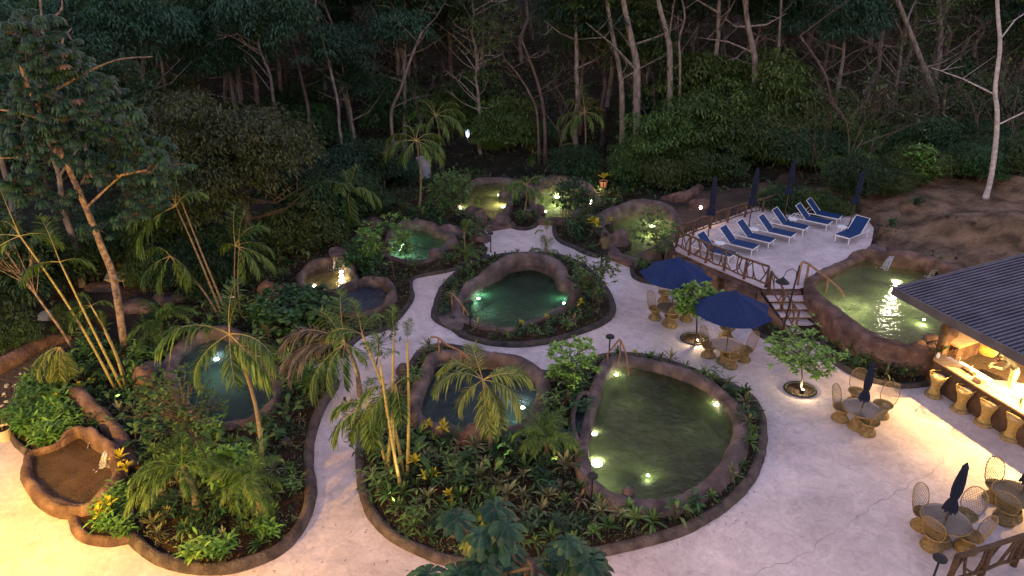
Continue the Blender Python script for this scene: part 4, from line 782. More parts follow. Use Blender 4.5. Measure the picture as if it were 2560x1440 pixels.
# ------------------------------------------------------------------ garden trees with leaf rosettes
def young_tree(base, top, rx, rz, nb, label, lf='lf_bright', leafL=.16, nl=7, name='young_tree', trunkm='barkd', r0=.028, twig=3, group=None, lw=.45, crown_c=None, flat=False, seed=0):
    base = Vector(base); t = thing(name, label, 'tree', base, group=group); r = random.Random(seed * 7 + 11)
    T = Vector(top) - base; mb = MB(); lb = MB()
    fork = T * .62
    mb.tube([(0, 0, -.1), T * .3 + Vector((.04, 0, 0)), fork, T], [r0, r0 * .85, r0 * .7, r0 * .3], 6)
    for i in range(nb):
        az = i * 2.4 + r.uniform(-.5, .5); hh = r.uniform(-1, 1); rr = (1 - hh * hh) ** .5 if not flat else 1; rr *= r.uniform(.55, 1.)
        e = T + Vector((math.cos(az) * rx * rr, math.sin(az) * rx * rr, hh * rz)); s_ = fork.lerp(T, r.uniform(0, .8))
        mid = s_.lerp(e, .5) + Vector((0, 0, r.uniform(-.05, .12) * rx)); mb.tube([s_, mid, e], [r0 * .4, r0 * .25, r0 * .12], 3, cap=False)
        ends = [e] + [mid.lerp(e, r.uniform(.0, .9)) + Vector((r.uniform(-1, 1), r.uniform(-1, 1), r.uniform(-.6, .8))) * rx * .3 for _ in range(twig)]
        for q in ends:
            if q is not e: mb.tube([mid.lerp(e, .4), q], [r0 * .18, r0 * .1], 3, cap=False)
            for k in range(nl): lb.leaf(q, dirv(k * 2.4 + r.uniform(-.4, .4), rad(r.uniform(-20, 60))), leafL * r.uniform(.7, 1.2), leafL * lw, .25, seg=3)
    mb.build('trunk', M[trunkm], t, smooth=True); lb.build('crown', M[lf], t); return t
def yt(bpx, tpx, rx, rz, nb, label, **k):
    z = k.pop('z', .1); b = G(*bpx, z); c = AY(*tpx, b.y); return young_tree(b, c, rx, rz, nb, label, **k)
yt((1420, 975), (1428, 895), 1.05, .62, 26, 'young tree with rosettes of bright leaves between the oval and largest pools', leafL=.20, seed=1)
yt((1482, 765), (1480, 685), 1.15, .8, 26, 'open branched young tree on the right of the central pool', leafL=.20, seed=2, lf='lf_mid')
yt((1640, 668), (1640, 575), 1.3, 1.05, 34, 'young tree in front of the long green pool lamp', leafL=.17, seed=3, lf='lf_mid')
yt((1418, 565), (1432, 485), 1.3, .9, 60, 'dense dark young tree beside the round lit pool', leafL=.17, nl=8, lf='lf_dark', seed=4)
yt((1140, 555), (1128, 480), 1.5, 1.15, 80, 'dense round young tree left of the double lit pool', leafL=.17, nl=8, lf='lf_mid', seed=5)
yt((988, 712), (965, 590), 1.45, .6, 60, 'flat crowned bright young tree over the left of the teal pool', leafL=.16, lf='lf_bright', seed=6, flat=True)
yt((1012, 668), (1010, 615), .4, .3, 7, 'thin dark sapling against the bright teal pool lamp', leafL=.22, lf='lf_dark', seed=7, twig=1)
yt((2002, 972), (2005, 880), 1.35, .55, 40, 'umbrella shaped tree in the round planter hole near the bar', leafL=.19, seed=8, flat=True, r0=.035)
yt((1737, 858), (1745, 748), 1.05, .55, 44, 'bushy lit tree in the round planter hole between the two open parasols', leafL=.24, nl=7, seed=9, r0=.04)
yt((940, 905), (950, 845), .9, .7, 20, 'sparse twiggy sapling beside the golden canes', leafL=.14, seed=10, twig=1, nl=4, lf='lf_mid')
yt((530, 1180), (440, 1010), 1.4, 1.0, 46, 'leafy tree with yellowing leaves in front of the deep blue pool', leafL=.17, nl=5, seed=11, lf='lf_mid', twig=2, r0=.045)
yt((690, 815), (735, 770), 1.6, .5, 90, 'broad dark mound of round leaves below the grotto pool', leafL=.22, lw=.8, nl=7, lf='lf_dark', seed=12, flat=True, name='mounded_shrub')
yt((915, 680), (905, 640), 1.1, .8, 50, 'dark shrub between the grotto pool and the teal pool', leafL=.22, lf='lf_dark', seed=13, name='leafy_bush')
yt((1240, 390), (1235, 320), 1.9, 2.2, 90, 'conical green bush glowing faintly at the back of the garden', leafL=.32, lf='lf_bright', seed=14, name='leafy_bush')
yt((640, 1240), (570, 1165), .7, .5, 30, 'broad leaved green clump left of the stout front palm', leafL=.26, lf='lf_bright', seed=15, name='leafy_bush', lw=.35)
yt((790, 420), (800, 400), .9, .9, 40, 'dim bush at the edge of the mango tree', leafL=.25, lf='lf_dark', seed=16, name='leafy_bush')
yt((2300, 445), (2292, 415), 1.35, 1.2, 90, 'round bright green bush on the bank under the bare trees', leafL=.22, lf='lf_bright', seed=17, name='round_bush', z=2.4)
yt((1455, 470), (1460, 440), .9, .7, 40, 'leafy shrub behind the round lit pool', leafL=.2, lf='lf_dark', seed=19, name='leafy_bush')
# ------------------------------------------------------------------ lobed-leaf trees (left and foreground)
def lobed(mb, c, r, droop, nlobe, rr, tilt, mi=0):
    base = rr.uniform(0, 6.28)
    for k in range(nlobe):
        az = base + 2 * math.pi * k / nlobe; d = Vector((math.cos(az), math.sin(az), .15)) + tilt; d.normalize()
        L = r * rr.uniform(.85, 1.1); s_ = d.cross(Z).normalized(); W = r * .42
        a = c + d * L * .35 + Z * .02 * r; b = c + d * L * .7 - Z * droop * L * .28; e = c + d * L * .95 - Z * droop * L * .8
        f = -Z * W * .18
        mb.add([c, a + s_ * W * .3 + f, a, a - s_ * W * .3 + f, b + s_ * W * .52 + f, b, b - s_ * W * .52 + f, e + s_ * W * .25, e - s_ * W * .25],
               [(0, 1, 2), (0, 2, 3), (1, 4, 5, 2), (2, 5, 6, 3), (4, 7, 5), (5, 7, 8), (5, 8, 6)], mi)
def lobed_tree(trunk, limbs, clusters, label, leafr=.33, per=4, lf='lf_cec', tm='barkp', name='lobed_leaf_tree', r0=.13, flower=0, seed=1, spread=.45, droop=1.2):
    """trunk: list of world points; limbs: lists of points; clusters: points that carry whorls of hand shaped leaves"""
    base = Vector(trunk[0]); t = thing(name, label, 'tree', base); r = random.Random(seed); mb = MB(); n = len(trunk)
    P = smooth([tuple(Vector(p) - base) for p in trunk], False, 4); mb.tube(P, [r0 * (1.1 - .75 * i / len(P)) for i in range(len(P))], 9)
    for L in limbs:
        Q = smooth([tuple(Vector(p) - base) for p in L], False, 4); a = r0 * .42; mb.tube(Q, [a * (1 - .75 * i / len(Q)) for i in range(len(Q))], 6)
    mb.build('trunk', M[tm], t, smooth=True); lb = MB(); tw = MB()
    for c, s_ in clusters:
        c = Vector(c) - base
        for k in range(per):
            q = c + Vector((r.uniform(-1, 1), r.uniform(-1, 1), r.uniform(-.6, .6))) * spread * s_
            tw.tube([c - Z * .12, q], [.012, .007], 3, cap=False)
            lobed(lb, q, leafr * s_ * r.uniform(.75, 1.15), droop * r.uniform(.7, 1.2), 9, r, Vector((r.uniform(-.25, .25), r.uniform(-.35, .05), r.uniform(0, .1))), mi=1 if r.random() < flower else 0)
    lb.build('crown', [M[lf], M['lf_pink']], t); tag(tw.build('twigs', M['barkd'], t), kind='stuff'); return t
Y1 = 23.1
def A1(px, py, dy=0): return AY(px, py, Y1 + dy)
rr = random.Random(5)
cl = []
for (cx, cy, rx, ry, n) in [(90, 160, 110, 90, 26), (60, 110, 80, 50, 12), (170, 210, 120, 70, 22), (260, 270, 80, 50, 14), (60, 300, 90, 90, 24), (160, 340, 120, 60, 18), (310, 330, 40, 30, 6), (230, 420, 60, 40, 8), (400, 380, 60, 50, 14), (380, 480, 60, 50, 10), (90, 430, 90, 60, 14), (60, 560, 70, 40, 6), (330, 530, 40, 30, 5), (20, 60, 60, 60, 8), (240, 560, 20, 20, 3), (150, 500, 40, 30, 4)]:
    for _ in range(int(n * .75)):
        an = rr.uniform(0, 6.28); q = rr.uniform(0, 1) ** .5; cl.append((A1(cx + math.cos(an) * rx * q, cy + math.sin(an) * ry * q, rr.uniform(-1.6, 1.6)), rr.uniform(.85, 1.3)))
lobed_tree([G(312, 868, .1), A1(285, 700), A1(255, 620), A1(232, 560), A1(180, 440), A1(130, 340), A1(95, 270), A1(60, 190), A1(30, 60)],
           [[A1(215, 520), A1(290, 450), A1(345, 408, .4)], [A1(290, 440), A1(370, 425, .5), A1(425, 422, .8)], [A1(95, 270), A1(110, 150, .6), A1(100, 0, 1), A1(95, -60, 1)], [A1(110, 300), A1(40, 280, -.6), A1(-40, 270, -1)], [A1(130, 350), A1(60, 390, -.5), A1(-20, 395, -1)], [A1(100, 60, .8), A1(150, 30, .9), A1(155, 0, 1)],
            [A1(100, 250, .4), A1(200, 190, 1), A1(290, 150, 1.4), A1(380, 142, 1.6)], [A1(175, 205, 1), A1(155, 110, 1.2), A1(180, 70, 1.4)]],
           cl, 'large near tree with hand shaped leaves and a speckled trunk at the upper left', flower=.008, leafr=.215, per=6)
b2 = G(208, 722, .1)
lobed_tree([b2, AY(190, 620, b2.y), AY(160, 530, b2.y), AY(148, 440, b2.y), AY(125, 370, b2.y), AY(100, 250, b2.y)], [[AY(150, 440, b2.y), AY(190, 380, b2.y), AY(240, 330, b2.y)]],
           [(AY(rr.uniform(-60, 300), rr.uniform(150, 420), b2.y + rr.uniform(-1, 2)), rr.uniform(1, 1.5)) for _ in range(44)], 'second hand leaved tree with a plain trunk behind the speckled one', tm='bark', r0=.15, seed=4, leafr=.24, per=5)
b3 = G(195, 890, .1)
young_tree(b3, AY(30, 650, b3.y), 1.1, .9, 18, 'twiggy crooked sapling leaning left across the dirt path', trunkm='barkp', r0=.055, twig=2, nl=3, leafL=.15, lf='lf_olive', seed=31)
# foreground tree rising from below the frame
YF = 7.4
cf = []
for (px, py, s_) in [(1165, 1310, 1.0), (1265, 1300, 1.0), (1215, 1355, 1.05), (1160, 1400, 1.05), (1240, 1420, 1.0), (1290, 1395, .9), (1345, 1420, 1.05), (1410, 1400, .9), (1410, 1345, .75), (1465, 1385, .75), (1130, 1450, 1.1), (1330, 1460, 1.2), (1460, 1460, 1.1), (1500, 1440, 1), (1200, 1480, 1.2), (1400, 1500, 1.2), (1270, 1520, 1.2), (1100, 1480, 1.)]:
    cf.append((AY(px, py, YF + R.uniform(-.4, .5)), s_))
lobed_tree([(0.3, 6.4, -.1), (.35, 6.4, 3), (.3, 6.8, 6.), AY(1300, 1500, YF)], [[(.3, 6.8, 6.), AY(1180, 1440, YF), AY(1165, 1330, YF)], [(.3, 6.8, 6.), AY(1290, 1400, YF), AY(1265, 1315, YF)], [(.3, 6.8, 6.), AY(1400, 1450, YF), AY(1420, 1360, YF)]],
           cf, 'foreground tree of dusky green hand shaped leaves at the bottom edge', leafr=.34, per=2, tm='barkd', seed=8, spread=.26, r0=.07, droop=.75)
# ================================================================== FOREST
def crown_mesh(seed, rx, rz, nclump, nleaf, lL, lW, droop, mats, top=.25, cr=.9):
    r = random.Random(seed); mb = MB()
    lobes = [(Vector((r.uniform(-.6, .6) * rx, r.uniform(-.6, .6) * rx, r.uniform(-.5, .6) * rz)), r.uniform(.4, .7)) for _ in range(7)]
    for i in range(nclump):
        lc, lr = r.choice(lobes); d = dirv(r.uniform(0, 6.28), math.asin(r.uniform(-.6, 1))); q = r.uniform(.7, 1.)
        c = lc + Vector((d.x * rx * lr * q, d.y * rx * lr * q, d.z * rz * lr * q)); cs = cr * r.uniform(.6, 1.3)
        for k in range(nleaf):
            a = r.uniform(0, 6.28); rr_ = r.uniform(.1, 1) ** .6; p = c + Vector((math.cos(a) * rr_ * cs, math.sin(a) * rr_ * cs, top * cs * (1 - rr_ * rr_) + r.uniform(-.12, .12) * cs))
            mb.leaf(p, dirv(a + r.uniform(-.6, .6), rad(r.uniform(-35, 25))), lL * r.uniform(.7, 1.3), lW * r.uniform(.8, 1.2), droop, seg=1, mi=0)
    return mb.mesh('crown', mats)
def wood_mesh(seed, h, rx, rz, r0, m, nl=9, lean=.08, twigs=2):
    r = random.Random(seed); mb = MB(); T = Vector((r.uniform(-1, 1) * lean * h, r.uniform(-1, 1) * lean * h, h)); K = 7
    w_ = [Vector((fn(seed, k * .7, 1) * .05 * h, fn(k * .7, seed, 1) * .05 * h, 0)) for k in range(K + 1)]
    P = [T * (k / K) + w_[k] - w_[0] for k in range(K + 1)]; mb.tube([P[0] - Z * .5] + P[1:], [r0 * (1.15 - .75 * k / K) for k in range(K + 1)], 7)
    for i in range(nl):
        s_ = r.uniform(.4, .95) * K; a = int(s_); b = P[a].lerp(P[min(a + 1, K)], s_ - a); az = r.uniform(0, 6.28); L = r.uniform(.5, 1) * rx * (1.3 - .5 * s_ / K)
        e = b + Vector((math.cos(az) * L, math.sin(az) * L, r.uniform(.1, .9) * rz)); mid = b.lerp(e, .5) + Vector((0, 0, r.uniform(-.25, .2) * L)); mb.tube([b, mid, e], [r0 * .4, r0 * .25, r0 * .08], 4, cap=False)
        for _ in range(twigs):
            q = mid.lerp(e, r.uniform(0, .8)); f = q + Vector((r.uniform(-1, 1), r.uniform(-1, 1), r.uniform(-.3, 1))) * L * .45; mb.tube([q, q.lerp(f, .5) + Vector((0, 0, r.uniform(-.1, .1) * L)), f], [r0 * .16, r0 * .1, r0 * .04], 3, cap=False)
    return mb.mesh('trunk', m)
PROTO = []
for i, (rx, rz, ncl, nl, lL, lW, dr, lm, top, cr, h, tm) in enumerate([
        (3.4, 3.0, 170, 64, .27, .10, .5, 'lf_blue', .6, .95, 10, 'bark'), (3.0, 3.6, 210, 56, .21, .09, .4, 'lf_forest', .5, .8, 9, 'barkd'), (3.8, 2.6, 190, 60, .24, .095, .6, 'lf_forest', .7, .9, 11, 'bark'),
        (2.8, 4.0, 170, 44, .24, .11, .5, 'lf_olive', .4, .8, 8, 'barkd'), (3.6, 3.2, 150, 60, .29, .11, .7, 'lf_blue', .8, 1.0, 12, 'bark'), (3.0, 3.2, 60, 24, .24, .10, .4, 'lf_olive', .3, .8, 9, 'bark')]):
    PROTO.append((crown_mesh(500 + i, rx, rz, ncl, nl, lL, lW, dr, [M[lm]], top, cr), wood_mesh(600 + i, h, rx, rz, .16, M[tm]), h))
TL = ['bluish tiered forest tree', 'dark green uneven crowned forest tree', 'broad flat crowned forest tree', 'olive narrow crowned forest tree', 'tall tree with large bluish leaf tiers', 'thin leaved forest tree']
def where(x, y):
    px_ = 1280 + FP * x / (y * ct + (HC - 3) * st); k_ = ['cut by the left edge', 'behind the near left tree', 'above the mango tree', 'above the left palms', 'left of the dark gap', 'over the dark gap', 'above the green bank', 'behind the loungers', 'above the bare tangle', 'behind the white trunk', 'cut by the right edge']
    return k_[sum(px_ > q for q in (80, 430, 750, 960, 1180, 1420, 1700, 1980, 2330, 2540))] + (', in the front row' if y < 58 else ', midway up' if y < 74 else ', high in the view')
def ftree(i, x, y, s, label=None, z=None, group='trees massed in the dark forest', rz_=None):
    cm, wm_, h = PROTO[i]; t = thing('forest_tree', label or TL[i] + ' ' + where(x, y), 'tree', (x, y, (hz(x, y) if z is None else z)), R.uniform(0, 6.28), group); t.scale = (s, s, s)
    link('trunk', wm_, t); link('crown', cm, t, (0, 0, h * .93)); return t
n = 0; y = 51.
while y < 96:
    x = -.80 * y - 6
    while x < .80 * y + 6:
        X, Y_ = x + R.uniform(-2.2, 2.2), y + R.uniform(-2.2, 2.2); u = X / Y_
        gap = (-.02 < u < .09 and Y_ < 68)
        right = u > .42 and Y_ < 62
        if not gap and not (right and R.random() < .3):
            i = R.choices(range(6), [3, 3, 3, 2, 3, 1] if X < 8 else [1, 2, 2, 4, 1, 5])[0]; ftree(i, X, Y_, R.uniform(.8, 1.25) * (1 if Y_ < 75 else 1.2)); n += 1
        x += 5.0
    y += 5.2
# nearer trees along the garden edge: (px, py of base, kind, scale, label)
for px, py, i, s, lb in [(60, 640, 0, .95, 'dark tree filling the far left edge behind the speckled trunk'), (-120, 640, 2, 1.0, 'dark tree cut by the left edge of the view'), (330, 560, 1, .85, 'dark tree between the near left tree and the mango tree'), (420, 500, 4, .85, 'bluish tiered tree above the mango tree'), (150, 560, 3, .9, 'olive tree behind the near left tree'),
        (740, 470, 4, .85, 'bluish tiered tree right behind the mango tree'), (900, 430, 0, .8, 'tiered tree left of the tall palm'), (1600, 380, 2, .62, 'dark tree right of the tall palm'), (1900, 420, 3, .6, 'olive tree behind the loungers'), (250, 480, 2, .9, 'flat crowned tree deep on the left'), (620, 440, 0, .95, 'blue green tree over the mango tree crown')]:
    g = G(px, py, .3); ftree(i, g.x, g.y, s, lb, group=None); 
# big rounded small-leaved tree (left of centre)
bm = G(640, 655, .1)
t = thing('mango_tree', 'big rounded small leaved tree with a dense olive dome left of centre', 'tree', bm)
link('trunk', wood_mesh(71, 5.5, 3.5, 2., .2, M['barkd']), t)
link('crown', crown_mesh(72, 4.6, 3.6, 520, 46, .19, .085, .6, [mat('mango_leaf', (.03, .042, .014), (.09, .11, .038), scale=1.5, rough=.4, island=.8, transl=.22)], .6, .75), t, (-.3, .6, 4.1))
bm = G(470, 640, .1); t = thing('mango_tree', 'smaller dark dome tree leaning on the left of the big rounded tree', 'tree', bm)
link('trunk', wood_mesh(73, 4, 2.5, 2., .15, M['barkd']), t); link('crown', crown_mesh(74, 2.9, 2.6, 220, 46, .19, .08, .6, [M['lf_olive']], .6, .7), t, (0, .3, 3.2))
# leafy shrub bank on the right of centre
SH = [(crown_mesh(80 + i, 2., 1.9, 150, 56, .19, .09, .5, [M[m_]], .5, .7), wood_mesh(90 + i, 1.6, 1.5, 1.5, .07, M['barkd'])) for i, m_ in enumerate(['lf_bank', 'lf_bank', 'lf_forest', 'lf_olive', 'lf_blue'])]
SHL = ['bright green bank shrub', 'mid green bank shrub', 'dark green bank shrub', 'olive bank shrub', 'bluish dark shrub']
def shrub(px, py, i, s, label, group=None, z=.5, name='forest_shrub'):
    g = G(px, py, z); t = thing(name, label, 'shrub', (g.x, g.y, hz(g.x, g.y)), R.uniform(0, 6.28), group); t.scale = (s, s, s * R.uniform(.9, 1.2)); link('trunk', SH[i][1], t); link('crown', SH[i][0], t, (0, 0, 1.7)); return t
for px, py, i, s, lb in [(1575, 445, 1, .8, 'mid green shrub behind the lit potted plant'), (1640, 440, 0, 1.15, 'yellow green shrub mass above the long green pool'), (1720, 430, 0, 1.3, 'tall bright green shrub in the centre of the green bank'), (1800, 430, 1, 1.3, 'mid green shrub behind the left lounger parasols'), (1880, 440, 3, 1.2, 'olive shrub behind the middle loungers'),
        (1680, 470, 3, .8, 'low olive brown shrub at the foot of the green bank'), (1780, 470, 3, .8, 'low olive shrub beside the first closed terrace parasol'), (1620, 390, 2, 1.3, 'dark shrub above the yellow green shrub mass'), (1700, 380, 0, 1.5, 'upper bright green shrub of the green bank'), (1790, 380, 0, 1.5, 'upper bright green shrub on the right of the bank'), (1880, 390, 1, 1.5, 'upper mid green shrub at the right end of the bank'),
        (1950, 430, 3, 1.0, 'olive shrub above the far loungers'), (1215, 395, 0, .6, 'green shrub beside the small white post lamp'), (1270, 395, 1, 1.0, 'mid green shrub right of the conical bush'), (1350, 385, 2, .6, 'dark shrub in front of the dark forest gap'), (1000, 440, 4, .6, 'bluish shrub behind the shaggy young palm'),
        (930, 450, 2, 1.0, 'dark shrub at the right foot of the mango tree'), (850, 470, 4, 1.0, 'bluish dark shrub beneath the mango tree'), (820, 560, 2, .9, 'dark shrub over the grotto pool'), (750, 600, 3, .9, 'olive shrub left of the grotto pool'), (560, 660, 2, .8, 'dark shrub at the foot of the leaning thin palms'), (900, 520, 2, .8, 'dark shrub beneath the broad palm'), (760, 540, 2, 1.1, 'dark shrub in the hollow right of the mango tree'),
        (60, 760, 2, 1.1, 'dark shrub left of the dirt path'), (230, 690, 2, .6, 'small dark shrub between the two left trunks'), (370, 690, 3, .5, 'low olive shrub right of the wheelbarrow'), (450, 700, 2, .6, 'dark shrub under the hanging fronds'), (30, 850, 3, .45, 'low olive shrub at the bend of the dirt path'), (400, 640, 2, .9, 'dark shrub behind the timber poles'), (500, 720, 2, .6, 'dark shrub left of the white rack'), (180, 800, 3, .4, 'small olive shrub beside the crooked sapling'), (130, 700, 3, 1.0, 'olive shrub behind the twiggy sapling'), (-60, 780, 2, 1.2, 'dark shrub at the left edge above the dirt path'), (300, 640, 4, .8, 'dark shrub behind the overturned wheelbarrow'), (1440, 440, 2, .8, 'low dark shrub behind the round pool rim'), (2080, 460, 3, .55, 'low olive scrub at the top of the clay bank'), (2420, 470, 3, .6, 'low scrub left of the white trunk'), (2540, 470, 2, .7, 'dark scrub right of the white trunk')]:
    shrub(px, py, i, s, lb)
for k in range(134):
    px = R.uniform(-200, 2760) if k < 46 else R.uniform(1920, 2700); py = R.uniform(330, 415) if k < 46 else (R.uniform(400, 462) if k < 84 else R.uniform(436, 470))
    if 1200 < px < 1420 and py < 380 or 980 < px < 1560 and py > 355: continue
    i = R.choice([1, 2, 2, 3, 4] if px < 1950 else [3, 3, 2]); shrub(px, py, i, R.uniform(.9, 1.6) * (1 if k < 46 else .5 if k < 84 else .42), SHL[i] + ' in the undergrowth, ' + ['larger one ', 'lower one '][k >= 46] + where(G(px, py, 1.).x, G(px, py, 1.).y).split(',')[0], 'shrubs in the dark forest undergrowth', z=1. if k < 84 else 2.3)
cover(FOR, 15000, 'undergrowth', 'dark leafy undergrowth and litter on the forest floor', [M['lf_forest'], M['lf_olive'], M['lf_dry'], M['lf_dark']], L=.5, hfun=lambda x, y: hz(x, y) + .05)
# trees whose pale trunks stand out: (list of px points from foot to top), radius, label, branches
def trunk_tree(pts, r0, label, tm='bark', foot=None, zb=.4, crown=None, br=6, seed=0, name='pale_trunk_tree', dy=0):
    b = G(*(foot or pts[0]), zb); b.z = hz(b.x, b.y) - .1; W = [Vector(b)] + [AY(p[0], p[1], b.y + dy) for p in pts[1:]]
    t = thing(name, label, 'tree', b); r = random.Random(seed + 77); mb = MB(); P = smooth([tuple(p - b) for p in W], False, 4); n = len(P)
    r0 *= .75; rr_ = [r0 * (1.1 - .55 * i / n) for i in range(n)]; rr_[0] = r0 * 1.7; rr_[1] = r0 * 1.25; mb.tube(P, rr_, 8)
    for i in range(br):
        k = r.randrange(n // 3, n); p = Vector(P[k]); az = r.uniform(0, 6.28); L = r.uniform(1.5, 4); e = p + Vector((math.cos(az) * L, math.sin(az) * L * .6, r.uniform(.2, 1.) * L)); m_ = p.lerp(e, .5) + Vector((0, 0, r.uniform(-.3, .3)))
        mb.tube([p, m_, e], [r0 * .38, r0 * .25, r0 * .08], 4, cap=False)
        for _ in range(3):
            q = m_.lerp(e, r.uniform(0, .8)); f = q + Vector((r.uniform(-1, 1), r.uniform(-.6, .6), r.uniform(-.4, 1))) * L * .4; mb.tube([q, f], [r0 * .14, r0 * .05], 3, cap=False)
    mb.build('trunk', M[tm], t, smooth=True)
    if crown is not None: link('crown', PROTO[crown][0], t, Vector(P[-1]) + Vector((0, .5, 1.5)))
    return t
TT = [([(874, 442), (850, 330), (845, 260), (820, 150), (795, 60), (785, -40)], .13, 'long bent pale trunk left of the tall palms', None),
      ([(596, 190), (580, 110), (560, 45), (545, -30)], .15, 'forked pale trunk above the mango tree', None), ([(410, 185), (398, 120), (375, 75), (360, -10)], .13, 'pale forked trunk at the upper left of the forest', None), ([(770, 270), (755, 200), (735, 120), (720, 40)], .10, 'thin pale trunk right of the mango tree crown', None),
      ([(978, 290), (1000, 225), (1030, 140), (1055, 80)], .11, 'thin leaning pale trunk above the palm pair', None), ([(930, 300), (932, 180), (945, 80), (925, 0)], .13, 'dim forked trunk left of the dark gap', None),
      ([(1360, 285), (1345, 210), (1322, 145), (1300, 90)], .11, 'slim trunk leaning left in the dark gap', None), ([(1343, 288), (1325, 235), (1290, 180), (1262, 150)], .08, 'thin curved trunk left of the slim leaning one in the gap', None),
      ([(1555, 240), (1548, 170), (1530, 80), (1512, -30)], .17, 'straight pinkish pale trunk above the green bank', None), ([(1592, 200), (1590, 150), (1572, 70), (1552, -30)], .24, 'thick grey trunk right of the pinkish pale one', None), ([(1675, 150), (1668, 90), (1650, 20), (1640, -30)], .18, 'grey trunk at the top above the green bank', None),
      ([(1888, 175), (1880, 110), (1868, 50), (1858, -30)], .20, 'leaning pale trunk above the loungers', None), ([(1925, 200), (1945, 130), (1950, 60), (1955, -30)], .10, 'thin twin trunk right of the leaning pale one', None), ([(1700, 165), (1698, 100), (1712, 40), (1700, -20)], .08, 'thin dark pole like trunk above the bank', None),
      ([(2175, 442), (2140, 350), (2110, 295), (2080, 250), (2060, 180), (2000, 90)], .15, 'leaning pale brown trunk behind the last terrace parasol', None), ([(2350, 440), (2345, 380), (2355, 330), (2360, 260), (2365, 210)], .15, 'red brown forked trunk beside the round green bush', None),
      ([(2300, 370), (2300, 320), (2320, 240), (2345, 160), (2350, 60), (2340, -40)], .34, 'thickest grey leaning trunk in the bare wood at the right', None), ([(2340, 260), (2310, 170), (2275, 80), (2240, -10)], .20, 'thick pale trunk leaning left at the upper right', None),
      ([(2330, 380), (2345, 300), (2365, 220)], .18, 'dim trunk behind the red brown forked one', None), ([(2230, 380), (2190, 300), (2120, 230), (2080, 200)], .08, 'thin bare leaning stem in the right tangle', None), ([(2215, 370), (2235, 320), (2330, 270), (2420, 200), (2440, 190)], .08, 'long bare stem reaching right through the tangle', None),
      ([(2460, 380), (2465, 300), (2450, 240), (2440, 100)], .09, 'thin pinkish bare trunk left of the white one', None)]
for k, (pts, r0, lb, cr_) in enumerate(TT):
    foot = pts[0]; zb = {True: 3., False: .8}[foot[1] < 300]
    if foot[1] < 300: b = G(foot[0], max(foot[1], 320), 3.); pts = [(foot[0] + 6, max(foot[1], 320))] + pts
    trunk_tree(pts, r0 * (1.5 if foot[1] < 300 else 1), lb, tm='bark' if k not in (14, 15, 6, 7, 21) else 'barkd', zb=zb, crown=cr_, seed=k, br=4)
trunk_tree([(2465, 492), (2478, 440), (2490, 350), (2493, 280), (2488, 220), (2500, 120), (2495, 40), (2490, -60)], .17, 'white smooth trunk standing at the top of the clay bank', tm='barkw', zb=2.4, br=3, seed=50)
# bare twiggy trees on the right
def bare_mesh(seed):
    r = random.Random(seed); mb = MB(); lf = MB()
    def grow(p, d, L, rd, dep):
        q = p + d * L * .5 + Vector((r.uniform(-1, 1), r.uniform(-1, 1), r.uniform(-.5, .5))) * L * .1; e = p + d * L
        mb.tube([p, q, e], [rd, rd * .8, rd * .6], 4 if dep < 2 else 3, cap=False)
        if dep >= 4:
            for k in range(3): lf.leaf(e, dirv(r.uniform(0, 6.28), rad(r.uniform(-30, 60))), .2, .09, .2, seg=1)
            return
        for k in range(r.randint(2, 3)):
            nd = (d + Vector((r.uniform(-1, 1), r.uniform(-1, 1), r.uniform(-.6, .6))) * .75).normalized(); grow(p.lerp(e, r.uniform(.55, 1)), nd, L * r.uniform(.6, .85), rd * .58, dep + 1)
    for k in range(r.randint(1, 3)): grow(Vector((0, 0, -.1)), Vector((r.uniform(-.5, .5), r.uniform(-.4, .4), 1)).normalized(), 2.3, .042, 0)
    return mb.mesh('trunk', M['barkd']), lf.mesh('crown', M['lf_olive'])
BARE = [bare_mesh(s) for s in (1, 2, 3, 4)]
for k in range(30):
    px = R.uniform(1990, 2650); py = R.uniform(330, 455); g = G(px, py, 2.); bm_, bl = R.choice(BARE)
    t = thing('bare_tree', ('low' if py > 400 else 'tall') + ' bare twiggy tree ' + ('left of the leaning brown trunk' if px < 2140 else 'between the leaning trunk and the green bush' if px < 2260 else 'around the forked trunk' if px < 2400 else 'left of the white trunk' if px < 2480 else 'right of the white trunk'), 'tree', (g.x, g.y, hz(g.x, g.y)), R.uniform(0, 6.28), 'bare twiggy trees of the right hand scrub'); s = R.uniform(.8, 1.5); t.scale = (s, s, s); link('trunk', bm_, t); link('crown', bl, t)
for px, py in [(1640, 300), (1420, 200), (1050, 250)]:
    g = G(px, max(py, 340), 3.); bm_, bl = R.choice(BARE); t = thing('bare_tree', 'half bare tree with twigs rising ' + where(g.x, g.y).split(',')[0], 'tree', (g.x, g.y, hz(g.x, g.y)), R.uniform(0, 6.28), 'half bare trees among the dark crowns'); t.scale = (1.3, 1.3, 1.7); link('trunk', bm_, t); link('crown', bl, t)
